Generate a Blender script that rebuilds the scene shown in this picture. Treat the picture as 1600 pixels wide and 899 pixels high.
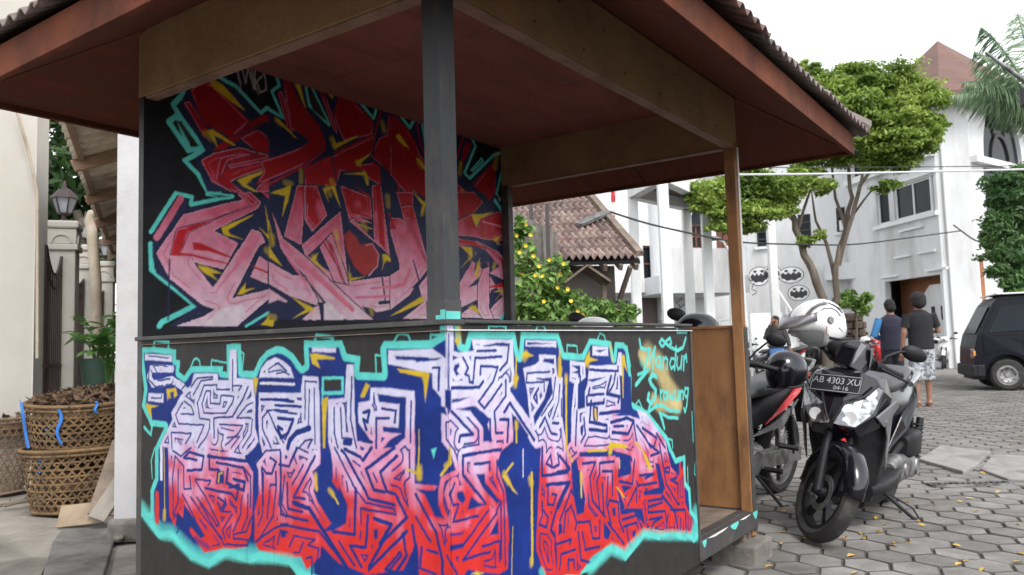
import bpy, bmesh, math, random
import numpy as np
from mathutils import Vector, Matrix, Euler
R = math.radians
# ---------------------------------------------------------------- camera, sky, sun, exposure
scene = bpy.context.scene
for o in list(bpy.data.objects): bpy.data.objects.remove(o)
COL = scene.collection
CAM = Vector((-1.5685, -1.3217, 1.0385)); YAW, PITCH, ROLL = .6161, .0764, -.0289
cam = bpy.data.cameras.new('camera'); camo = bpy.data.objects.new('camera', cam); COL.objects.link(camo)
cam.sensor_width = 36; cam.lens = 27.74; cam.clip_start = .05; cam.clip_end = 2000
fw = Vector((math.cos(YAW)*math.cos(PITCH), math.sin(YAW)*math.cos(PITCH), math.sin(PITCH)))
rt0 = Vector((math.sin(YAW), -math.cos(YAW), 0)); up0 = rt0.cross(fw)
rt = rt0*math.cos(ROLL)+up0*math.sin(ROLL); up = up0*math.cos(ROLL)-rt0*math.sin(ROLL)
camo.matrix_world = Matrix(((rt.x, up.x, -fw.x, CAM.x), (rt.y, up.y, -fw.y, CAM.y), (rt.z, up.z, -fw.z, CAM.z), (0, 0, 0, 1)))
scene.camera = camo
cam.dof.use_dof = True; cam.dof.focus_distance = 2.7; cam.dof.aperture_fstop = 7.0
SUN_AZ, SUN_EL = R(-122), R(52)          # direction towards the sun in the ground plane (from +x), elevation
w = bpy.data.worlds.new('World'); scene.world = w; w.use_nodes = True
nt = w.node_tree; nt.nodes.clear()
sky = nt.nodes.new('ShaderNodeTexSky'); sky.sky_type = 'NISHITA'; sky.sun_disc = False
sky.sun_elevation = SUN_EL; sky.sun_rotation = R(90)-SUN_AZ; sky.air_density = 1.; sky.dust_density = 1.2; sky.ozone_density = 1
hs = nt.nodes.new('ShaderNodeHueSaturation'); hs.inputs['Saturation'].default_value = .12
bg = nt.nodes.new('ShaderNodeBackground'); bg.inputs['Strength'].default_value = .15
wo = nt.nodes.new('ShaderNodeOutputWorld')
nt.links.new(sky.outputs[0], hs.inputs['Color']); nt.links.new(hs.outputs[0], bg.inputs['Color']); nt.links.new(bg.outputs[0], wo.inputs['Surface'])
sl = bpy.data.lights.new('sun', 'SUN'); sl.energy = 1.0; sl.angle = R(18); sl.color = (1, .965, .91)
so = bpy.data.objects.new('sun', sl); COL.objects.link(so)
so.rotation_euler = Vector((math.cos(SUN_AZ)*math.cos(SUN_EL), math.sin(SUN_AZ)*math.cos(SUN_EL), math.sin(SUN_EL))).to_track_quat('Z', 'Y').to_euler()
scene.view_settings.view_transform = 'Standard'; scene.view_settings.look = 'None'
scene.view_settings.exposure = 1.38; scene.view_settings.gamma = 1; scene.view_settings.use_curve_mapping = False
scene.render.engine = 'CYCLES'
scene.render.resolution_x = 1024; scene.render.resolution_y = 575
try:
    scene.cycles.max_bounces = 8; scene.cycles.diffuse_bounces = 4
except Exception: pass

# ---------------------------------------------------------------- helpers: places
FPX = 1233.
FH = Vector((math.cos(YAW), math.sin(YAW), 0)); RH = rt0.copy(); SROT = YAW-math.pi/2
def W(l, d, z=0): return Vector((CAM.x, CAM.y, 0))+RH*l+FH*d+Vector((0, 0, z))       # metres right, metres ahead, height
def pxray(x, y): return fw+rt*((x-800)/FPX)+up*((449.5-y)/FPX)
def S(x, y, d):                                                                         # photo position at a distance ahead -> (right, ahead, height)
    q = pxray(x, y); p = q*(d/q.dot(FH)); return Vector((p.dot(RH), d, CAM.z+p.z))
def gnd(x, y):
    q = pxray(x, y); k = -CAM.z/q.z; p = q*k; return Vector((p.dot(RH), p.dot(FH), 0))

# ---------------------------------------------------------------- helpers: meshes
class MB:
    def __init__(s): s.v = []; s.f = []; s.mi = []; s.m = 0
    def add(s, vs, fs):
        b = len(s.v); s.v += [tuple(p) for p in vs]; s.f += [tuple(b+i for i in f) for f in fs]; s.mi += [s.m]*len(fs); return s
    def box(s, a, b, M=None):
        x0, y0, z0 = a; x1, y1, z1 = b
        vs = [Vector(p) for p in ((x0,y0,z0),(x1,y0,z0),(x1,y1,z0),(x0,y1,z0),(x0,y0,z1),(x1,y0,z1),(x1,y1,z1),(x0,y1,z1))]
        if M is not None: vs = [M @ p for p in vs]
        return s.add(vs, [(0,3,2,1),(4,5,6,7),(0,1,5,4),(1,2,6,5),(2,3,7,6),(3,0,4,7)])
    def bar(s, p, q, w, h=None, upv=(0,0,1)):
        p, q = Vector(p), Vector(q); h = h or w; d = (q-p).normalized(); u = Vector(upv)
        if abs(d.dot(u)) > .98: u = Vector((1,0,0))
        a = d.cross(u).normalized()*(w/2); b = a.cross(d).normalized()*(h/2)
        vs = [c+i*a+j*b for c in (p, q) for i, j in ((-1,-1),(1,-1),(1,1),(-1,1))]
        return s.add(vs, [(3,2,1,0),(4,5,6,7),(0,1,5,4),(1,2,6,5),(2,3,7,6),(3,0,4,7)])
    def prism(s, poly, fn, a, b):            # poly 2d, fn(u,v,t)->3d
        n = len(poly); vs = [fn(u, v, a) for u, v in poly]+[fn(u, v, b) for u, v in poly]
        return s.add(vs, [tuple(range(n))[::-1], tuple(range(n, 2*n))]+[(i, (i+1) % n, n+(i+1) % n, n+i) for i in range(n)])
    def loft(s, rings, cap=True, closed=True):
        n = len(rings[0]); vs = [p for r in rings for p in r]; fs = []
        for k in range(len(rings)-1):
            for i in range(n if closed else n-1):
                j = (i+1) % n; fs.append((k*n+i, k*n+j, (k+1)*n+j, (k+1)*n+i))
        if cap and closed: fs += [tuple(range(n))[::-1], tuple(range((len(rings)-1)*n, len(rings)*n))]
        return s.add(vs, fs)
    def tube(s, path, r, n=8, cap=True, flat=1.):
        path = [Vector(p) for p in path]; k = len(path); rs = r if isinstance(r, (list, tuple)) else [r]*k
        rings = []; a = None
        for i, p in enumerate(path):
            d = (path[min(i+1, k-1)]-path[max(i-1, 0)])
            if d.length < 1e-9: d = Vector((0,0,1))
            d.normalize()
            if a is None:
                u = Vector((0,0,1)) if abs(d.z) < .9 else Vector((1,0,0)); a = d.cross(u).normalized()
            else:
                a = (a-d*a.dot(d)); a = a.normalized() if a.length > 1e-6 else d.orthogonal().normalized()
            b = d.cross(a)
            rings.append([p+a*math.cos(t*2*math.pi/n)*rs[i]+b*math.sin(t*2*math.pi/n)*rs[i]*flat for t in range(n)])
        return s.loft(rings, cap)
    def lathe(s, prof, c=(0,0,0), axis='z', n=24, cap=True, M=None):   # prof (r, h)
        c = Vector(c); rings = []
        for r, h in prof:
            ring = []
            for t in range(n):
                a = 2*math.pi*t/n; x, y = r*math.cos(a), r*math.sin(a)
                p = Vector((x, y, h)) if axis == 'z' else (Vector((x, h, -y)) if axis == 'y' else Vector((h, x, y)))
                ring.append((M @ (c+p)) if M is not None else c+p)
            rings.append(ring)
        return s.loft(rings, cap)
    def ell(s, c, r, nu=14, nv=8, M=None, v0=-90, v1=90, pw=1.):
        c = Vector(c); rings = []
        for j in range(nv+1):
            t = R(v0+(v1-v0)*j/nv); cr = max(math.cos(t), 1e-3)**pw
            ring = [c+Vector((r[0]*cr*math.cos(2*math.pi*i/nu), r[1]*cr*math.sin(2*math.pi*i/nu), r[2]*math.sin(t))) for i in range(nu)]
            rings.append([M @ p for p in ring] if M is not None else ring)
        return s.loft(rings)
    def sec(s, secs, n=16, cap=True):        # loft along x: (x, zc, halfwidth, halfheight, power, ycentre)
        rings = []
        for q in secs:
            x, zc, hw, hh, p = q[:5]; yc = q[5] if len(q) > 5 else 0; ring = []
            for i in range(n):
                a = 2*math.pi*(i+.5)/n; ca, sa = math.cos(a), math.sin(a)
                ring.append(Vector((x, yc+hw*math.copysign(abs(ca)**(2/p), ca), zc+hh*math.copysign(abs(sa)**(2/p), sa))))
            rings.append(ring)
        return s.loft(rings, cap)
    def mapv(s, fn): s.v = [tuple(fn(Vector(p))) for p in s.v]; return s
    def build(s, name, mat, parent=None, smooth=False, bevel=0, seg=2, sub=0, fix=True):
        me = bpy.data.meshes.new(name); me.from_pydata(s.v, [], s.f)
        mats = mat if isinstance(mat, (list, tuple)) else [mat]
        for m in mats: me.materials.append(m)
        if len(mats) > 1: me.polygons.foreach_set('material_index', s.mi)
        if fix and len(s.f) < 40000:
            bm = bmesh.new(); bm.from_mesh(me); bmesh.ops.recalc_face_normals(bm, faces=bm.faces); bm.to_mesh(me); bm.free()
        if smooth:
            me.polygons.foreach_set('use_smooth', [True]*len(me.polygons))
            try: me.set_sharp_from_angle(angle=R(40 if smooth is True else smooth))
            except Exception: pass
        me.update()
        o = bpy.data.objects.new(name, me); COL.objects.link(o)
        if parent is not None: o.parent = parent
        if bevel:
            b = o.modifiers.new('bevel', 'BEVEL'); b.width = bevel; b.segments = seg; b.limit_method = 'ANGLE'; b.angle_limit = R(35)
        if sub:
            b = o.modifiers.new('sub', 'SUBSURF'); b.levels = sub; b.render_levels = sub
        return o
def tag(o, label, cat=None, group=None):
    o['label'] = label
    if cat: o['category'] = cat
    if group: o['group'] = group
    return o
def struct(o): o['kind'] = 'structure'; return o
def stuff(o): o['kind'] = 'stuff'; return o
def empty(name, loc, rz=0, rx=0):
    o = bpy.data.objects.new(name, None); COL.objects.link(o); o.location = loc; o.rotation_euler = (rx, 0, rz); o.empty_display_size = .1; return o
def street(name, l, d, z=0, rz=0):            # an Empty whose x runs to the right and y straight ahead of the photographer
    return empty(name, W(l, d, z), SROT+rz)
def copy_tree(o, parent=None):
    c = o.copy(); COL.objects.link(c); c.parent = parent
    for ch in list(o.children): copy_tree(ch, c)
    return c

# ---------------------------------------------------------------- helpers: materials
def mat(name, col, rough=.6, col2=None, scale=6, metal=0, bump=0, bscale=None, spec=.5, coat=0, dirt=None, dirt_amt=.0, dirt_scale=3, rnd=0, stretch=None, detail=6, lo=.38, hi=.66, world=False, trans=0, alpha=1, emit=None):
    m = bpy.data.materials.new(name); m.use_nodes = True; n = m.node_tree.nodes; L = m.node_tree.links
    b = n['Principled BSDF']; b.inputs['Roughness'].default_value = rough; b.inputs['Metallic'].default_value = metal
    b.inputs['Specular IOR Level'].default_value = spec; b.inputs['Coat Weight'].default_value = coat; b.inputs['Coat Roughness'].default_value = .08
    tc = n.new('ShaderNodeTexCoord'); src = tc.outputs['Object']
    if world: src = n.new('ShaderNodeNewGeometry').outputs['Position']
    if stretch:
        mp = n.new('ShaderNodeMapping'); mp.inputs['Scale'].default_value = stretch; L.new(src, mp.inputs[0]); src = mp.outputs[0]
    def noise(sc, det=detail, ro=.6):
        t = n.new('ShaderNodeTexNoise'); t.inputs['Scale'].default_value = sc; t.inputs['Detail'].default_value = det; t.inputs['Roughness'].default_value = ro
        L.new(src, t.inputs['Vector']); return t
    def ramp(o, a, c):
        r = n.new('ShaderNodeMapRange'); r.inputs['From Min'].default_value = a; r.inputs['From Max'].default_value = c; L.new(o, r.inputs['Value']); return r.outputs[0]
    def mixc(f, a, c):
        x = n.new('ShaderNodeMix'); x.data_type = 'RGBA'
        if isinstance(f, (int, float)): x.inputs['Factor'].default_value = f
        else: L.new(f, x.inputs['Factor'])
        for s_, v in ((x.inputs[6], a), (x.inputs[7], c)):
            if isinstance(v, tuple): s_.default_value = (*v[:3], 1)
            else: L.new(v, s_)
        return x.outputs[2]
    c = tuple(col)
    if col2: c = mixc(ramp(noise(scale).outputs[0], lo, hi), tuple(col), tuple(col2))
    if dirt:
        f = ramp(noise(dirt_scale, 8, .7).outputs[0], .62-dirt_amt*.3, .86-dirt_amt*.25); c = mixc(f, c, tuple(dirt))
    if rnd:
        oi = n.new('ShaderNodeObjectInfo'); mr = n.new('ShaderNodeMapRange'); mr.inputs['To Min'].default_value = 1-rnd; mr.inputs['To Max'].default_value = 1+rnd
        L.new(oi.outputs['Random'], mr.inputs['Value']); h = n.new('ShaderNodeHueSaturation')
        L.new(mr.outputs[0], h.inputs['Value'])
        if isinstance(c, tuple): h.inputs['Color'].default_value = (*c, 1)
        else: L.new(c, h.inputs['Color'])
        c = h.outputs[0]
    if isinstance(c, tuple): b.inputs['Base Color'].default_value = (*c, 1)
    else: L.new(c, b.inputs['Base Color'])
    if bump:
        bp = n.new('ShaderNodeBump'); bp.inputs['Strength'].default_value = bump; bp.inputs['Distance'].default_value = .01
        L.new(noise(bscale or scale*4, 6, .65).outputs[0], bp.inputs['Height']); L.new(bp.outputs[0], b.inputs['Normal'])
    if rough > .12 and rough < .75:
        rr = n.new('ShaderNodeMapRange'); rr.inputs['To Min'].default_value = max(rough-.12, .03); rr.inputs['To Max'].default_value = min(rough+.16, 1)
        L.new(noise((bscale or scale)*1.3, 4).outputs[0], rr.inputs['Value']); L.new(rr.outputs[0], b.inputs['Roughness'])
    if trans: b.inputs['Transmission Weight'].default_value = trans
    if alpha < 1: b.inputs['Alpha'].default_value = alpha
    if emit: b.inputs['Emission Color'].default_value = (*emit[:3], 1); b.inputs['Emission Strength'].default_value = emit[3]
    return m
def leafmat(name, c1, c2, c3, sc=1.3, transl=.3):
    m = bpy.data.materials.new(name); m.use_nodes = True; n = m.node_tree.nodes; L = m.node_tree.links
    b = n['Principled BSDF']; b.inputs['Roughness'].default_value = .45; b.inputs['Specular IOR Level'].default_value = .35
    tc = n.new('ShaderNodeTexCoord'); a = n.new('ShaderNodeTexNoise'); a.inputs['Scale'].default_value = sc; a.inputs['Detail'].default_value = 3; L.new(tc.outputs['Object'], a.inputs['Vector'])
    g = n.new('ShaderNodeNewGeometry')
    cr = n.new('ShaderNodeValToRGB'); e = cr.color_ramp.elements; e[0].position = .3; e[0].color = (*c1, 1); e[1].position = .75; e[1].color = (*c3, 1)
    x = cr.color_ramp.elements.new(.52); x.color = (*c2, 1)
    ad = n.new('ShaderNodeMath'); ad.operation = 'MULTIPLY_ADD'; ad.inputs[1].default_value = .35; ad.inputs[2].default_value = -.17
    L.new(g.outputs['Random Per Island'], ad.inputs[0]); s2 = n.new('ShaderNodeMath'); L.new(a.outputs[0], s2.inputs[0]); L.new(ad.outputs[0], s2.inputs[1]); L.new(s2.outputs[0], cr.inputs[0])
    L.new(cr.outputs[0], b.inputs['Base Color'])
    t = n.new('ShaderNodeBsdfTranslucent'); L.new(cr.outputs[0], t.inputs['Color']); mx = n.new('ShaderNodeMixShader'); mx.inputs[0].default_value = transl
    L.new(b.outputs[0], mx.inputs[1]); L.new(t.outputs[0], mx.inputs[2]); L.new(mx.outputs[0], n['Material Output'].inputs['Surface'])
    return m
M = {}
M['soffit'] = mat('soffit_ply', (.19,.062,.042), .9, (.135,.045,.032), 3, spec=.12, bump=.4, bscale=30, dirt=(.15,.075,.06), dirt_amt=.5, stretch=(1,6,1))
M['ceil'] = mat('ceiling_ply', (.34,.130,.105), .9, (.25,.095,.078), 2.2, spec=.12, bump=.3, bscale=26, dirt=(.20,.12,.10), dirt_amt=.35, stretch=(1,3,1))
M['fascia'] = mat('fascia_board', (.17,.054,.029), .85, (.095,.033,.021), 5, spec=.15, bump=.4, bscale=22, dirt=(.05,.03,.025), dirt_amt=.4)
M['beam'] = mat('beam_board', (.37,.24,.125), .85, (.29,.185,.10), 4, spec=.15, bump=.35, bscale=24, dirt=(.20,.12,.06), dirt_amt=.4)
M['beamlow'] = mat('beam_trim', (.30,.19,.135), .65, (.24,.14,.095), 6, bump=.2, bscale=30, dirt=(.10,.06,.04), dirt_amt=.4)
M['brown'] = mat('brown_ply', (.29,.135,.048), .65, (.21,.092,.034), 3.5, bump=.2, bscale=22, dirt=(.06,.028,.015), dirt_amt=.45, stretch=(2,2,.7))
M['dark'] = mat('dark_paint', (.050,.048,.047), .55, (.036,.035,.036), 5, bump=.15, bscale=60, dirt=(.11,.10,.09), dirt_amt=.35, dirt_scale=7)
M['postgrey'] = mat('post_paint', (.050,.052,.056), .6, (.036,.037,.041), 7, bump=.35, bscale=40, dirt=(.12,.105,.09), dirt_amt=.35, dirt_scale=7, spec=.3, stretch=(1,1,.35))
M['oldwood'] = mat('weathered_wood', (.20,.155,.12), .85, (.12,.09,.07), 7, bump=.5, bscale=30, dirt=(.06,.045,.035), dirt_amt=.5)
M['conc'] = mat('rough_concrete', (.21,.19,.17), .9, (.13,.118,.105), 6, bump=.6, bscale=40, dirt=(.07,.065,.058), dirt_amt=.5, dirt_scale=4)
M['sheet'] = mat('corrugated_sheet', (.24,.20,.185), .85, (.15,.115,.105), 5, bump=.3, bscale=30, dirt=(.06,.045,.04), dirt_amt=.6, dirt_scale=4)
M['sheetred'] = mat('corrugated_sheet_red', (.22,.10,.08), .8, (.17,.11,.10), 4, bump=.3, bscale=30, dirt=(.06,.045,.04), dirt_amt=.6, dirt_scale=4)
M['paver'] = mat('paving_stone', (.235,.225,.215), .82, (.165,.157,.15), 9, bump=.55, bscale=70, dirt=(.10,.092,.085), dirt_amt=.55, dirt_scale=1.6, rnd=.2, spec=.3, world=True)
M['paverfar'] = mat('paving_far', (.235,.225,.215), .82, (.165,.157,.15), 9, bump=.4, bscale=40, dirt=(.10,.092,.085), dirt_amt=.45, dirt_scale=.6, spec=.4)
M['paveredge'] = mat('paving_edge_dirt', (.085,.078,.07), .95, (.05,.046,.042), 14, bump=.5, bscale=60, rnd=.1, world=True)
M['joint'] = mat('ground_soil', (.07,.062,.054), .95, (.045,.04,.035), 4, bump=.5, bscale=30)
M['slab'] = mat('concrete_slab', (.28,.255,.22), .9, (.17,.15,.13), 2.5, bump=.5, bscale=30, dirt=(.06,.055,.048), dirt_amt=.55, dirt_scale=1.7)
M['slabdark'] = mat('path_slab', (.165,.156,.147), .9, (.105,.099,.093), 3, bump=.5, bscale=35, dirt=(.05,.047,.042), dirt_amt=.5, dirt_scale=3)
M['cream'] = mat('cream_wall', (.45,.43,.39), .75, (.39,.37,.33), 1.5, bump=.08, bscale=40, dirt=(.50,.45,.36), dirt_amt=.3, dirt_scale=1.5)
M['white'] = mat('white_render', (.66,.67,.68), .8, (.60,.61,.62), .7, bump=.06, bscale=12, dirt=(.36,.35,.33), dirt_amt=.42, dirt_scale=.55, stretch=(1,1,.28))
M['whitetrim'] = mat('white_trim', (.72,.73,.73), .7, (.64,.65,.65), 2, dirt=(.5,.49,.46), dirt_amt=.2)
M['whitepost'] = mat('whitewash', (.50,.49,.50), .85, (.43,.42,.43), 3, bump=.25, bscale=40, dirt=(.36,.34,.32), dirt_amt=.35, dirt_scale=2.5)
M['glass'] = mat('window_glass', (.010,.013,.018), .10, (.016,.02,.027), .5, spec=.12)
M['darkwin'] = mat('dark_inside', (.02,.018,.018), .8)
M['winframe'] = mat('window_frame_dark', (.035,.03,.03), .5)
M['doorwood'] = mat('door_wood', (.16,.05,.03), .55, (.10,.035,.022), 3, stretch=(4,4,.6))
M['ochre'] = mat('ochre_wall', (.36,.15,.07), .8, (.29,.12,.06), 1.5, dirt=(.14,.06,.03), dirt_amt=.4, dirt_scale=.8)
M['tile'] = mat('clay_tile', (.23,.155,.135), .85, (.17,.125,.115), 3, bump=.3, bscale=25, dirt=(.40,.33,.29), dirt_amt=.5, dirt_scale=2, rnd=.25)
M['rooftile'] = mat('roof_shingle', (.155,.088,.072), .85, (.115,.066,.056), .9, bump=.5, bscale=9, dirt=(.12,.06,.05), dirt_amt=.4, dirt_scale=1.4)
M['stone'] = mat('stacked_stone', (.13,.095,.075), .9, (.06,.045,.038), 2.2, bump=.8, bscale=7, dirt=(.20,.11,.07), dirt_amt=.4)
M['iron'] = mat('wrought_iron', (.035,.022,.022), .55, (.05,.03,.028), 6)
M['bark'] = mat('tree_bark', (.135,.105,.08), .9, (.075,.058,.045), 5, bump=.6, bscale=16, dirt=(.19,.17,.14), dirt_amt=.4, stretch=(1,1,.35))
M['black'] = mat('black_plastic', (.009,.009,.011), .5, (.014,.014,.016), 8, bump=.05, bscale=120, spec=.3)
M['gloss'] = mat('black_gloss', (.006,.006,.010), .18, (.009,.009,.014), 3, spec=.35, coat=.35, dirt=(.05,.046,.042), dirt_amt=.12, dirt_scale=6)
M['gunmetal'] = mat('gunmetal_paint', (.19,.19,.20), .28, (.13,.13,.14), 4, metal=.35, coat=.5, dirt=(.06,.05,.045), dirt_amt=.3)
M['silver'] = mat('silver_metal', (.55,.55,.57), .3, (.42,.42,.44), 6, metal=.9, dirt=(.12,.10,.09), dirt_amt=.4)
M['alu'] = mat('cast_alloy', (.30,.30,.30), .48, (.20,.20,.20), 9, metal=.75, dirt=(.05,.045,.04), dirt_amt=.5, dirt_scale=9)
M['tyre'] = mat('tyre_rubber', (.022,.021,.021), .85, (.03,.029,.028), 12, bump=.3, bscale=60, dirt=(.09,.083,.075), dirt_amt=.35, dirt_scale=8)
M['seat'] = mat('seat_vinyl', (.045,.045,.049), .45, (.065,.065,.07), 5, bump=.12, bscale=180, dirt=(.10,.095,.09), dirt_amt=.35, dirt_scale=5)
M['red'] = mat('red_plastic', (.55,.02,.025), .3, (.45,.018,.02), 4, coat=.5)
M['redlight'] = mat('red_lens', (.40,.01,.012), .15, coat=.5)
M['whitegloss'] = mat('white_gloss', (.74,.74,.74), .22, (.68,.68,.69), 3, coat=.7, dirt=(.4,.38,.35), dirt_amt=.12)
M['lens'] = mat('headlight_lens', (.55,.57,.60), .12, (.10,.105,.115), 17, metal=.6, coat=1., bump=.5, bscale=38, detail=1, lo=.45, hi=.56)
M['visor'] = mat('clear_visor', (.75,.77,.78), .06, alpha=.16, coat=.3)
M['blue'] = mat('blue_plastic', (.03,.16,.55), .5, (.04,.22,.62), 8)
M['mirror'] = mat('mirror_glass', (.62,.61,.58), .08, metal=1)
M['chrome'] = mat('chrome', (.65,.65,.66), .14, metal=1)
M['wicker'] = mat('split_bamboo', (.20,.122,.052), .8, (.105,.058,.026), 9, bump=.3, bscale=60, dirt=(.075,.05,.03), dirt_amt=.5, dirt_scale=5)
M['wickerold'] = mat('old_bamboo', (.17,.105,.06), .8, (.10,.062,.038), 12, bump=.3, bscale=60, dirt=(.05,.035,.025), dirt_amt=.5, dirt_scale=5)
M['litter'] = mat('dry_litter', (.13,.075,.04), .9, (.055,.035,.024), 14, bump=.8, bscale=30)
M['vanpaint'] = mat('van_paint', (.004,.005,.009), .3, (.006,.007,.012), 1.4, spec=.12, coat=.08, dirt=(.04,.038,.036), dirt_amt=.12, dirt_scale=3)
M['skin'] = mat('skin', (.27,.135,.085), .55, (.23,.11,.068), 9, bump=.05, bscale=60)
M['hair'] = mat('hair', (.006,.005,.005), .9, (.018,.015,.014), 30, bump=.8, bscale=90)
M['slate'] = mat('slate_shirt', (.022,.022,.042), .95, (.017,.017,.034), 6, bump=.9, bscale=9)
M['bluesleeve'] = mat('blue_sleeve', (.045,.20,.42), .85, (.035,.15,.34), 8, bump=.2, bscale=30)
M['tee'] = mat('charcoal_shirt', (.013,.0135,.016), .95, (.010,.0105,.013), 6, bump=.9, bscale=9)
M['denim'] = mat('dark_trousers', (.015,.017,.024), .9, (.02,.023,.033), 8)
M['jeans'] = mat('blue_jeans', (.07,.17,.42), .85, (.05,.13,.34), 8)
M['blouse'] = mat('black_blouse', (.018,.018,.022), .9, (.03,.03,.036), 14)
M['plaid'] = mat('plaid_shorts', (.42,.43,.45), .9, (.13,.14,.17), 26, lo=.44, hi=.56, detail=2)
M['cable'] = mat('cable_black', (.03,.03,.032), .6)
M['cablew'] = mat('cable_white', (.55,.57,.58), .6)
M['pipe'] = mat('beige_pipe', (.42,.36,.28), .6, (.34,.28,.21), 5, dirt=(.18,.14,.10), dirt_amt=.4)
M['purlin'] = mat('purlin_wood', (.30,.19,.12), .8, (.22,.14,.09), 6, stretch=(1,6,6))
M['sheetu'] = mat('fibre_sheet', (.66,.57,.47), .85, (.55,.46,.37), 4, dirt=(.22,.16,.12), dirt_amt=.5, dirt_scale=2)
M['pot'] = mat('green_pot', (.05,.10,.075), .6, (.035,.07,.055), 6)
M['yellowpet'] = mat('yellow_petal', (.72,.56,.06), .55, (.70,.45,.015), 8)
M['card'] = mat('cardboard', (.30,.23,.16), .9, (.20,.15,.10), 5)
M['fallen'] = mat('fallen_leaf', (.52,.36,.07), .7, (.36,.18,.04), 12, rnd=.3)
M['plategrey'] = mat('plate_grey', (.34,.35,.37), .5, (.22,.23,.25), 30)
M['turq'] = mat('turquoise_paint', (.12,.55,.50), .6, (.09,.42,.39), 12)
M['cover'] = mat('drain_cover', (.26,.25,.24), .9, (.19,.18,.17), 5, bump=.4, bscale=40, dirt=(.10,.095,.09), dirt_amt=.4)
M['lf_tree'] = leafmat('leaf_tree', (.10,.17,.03), (.23,.34,.06), (.42,.52,.13), .9, .45)
M['lf_dark'] = leafmat('leaf_dark', (.016,.04,.014), (.03,.07,.02), (.06,.11,.03), 1.1)
M['lf_mid'] = leafmat('leaf_mid', (.04,.10,.035), (.085,.18,.06), (.15,.26,.09), 1.2)
M['lf_shrub'] = leafmat('leaf_shrub', (.07,.15,.035), (.15,.27,.06), (.27,.40,.11), 3)
M['lf_palm'] = leafmat('leaf_palm', (.11,.18,.10), (.20,.30,.17), (.32,.42,.25), 1.5, .4)
M['lf_big'] = leafmat('leaf_big', (.05,.14,.03), (.09,.22,.05), (.16,.30,.08), 5)

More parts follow.
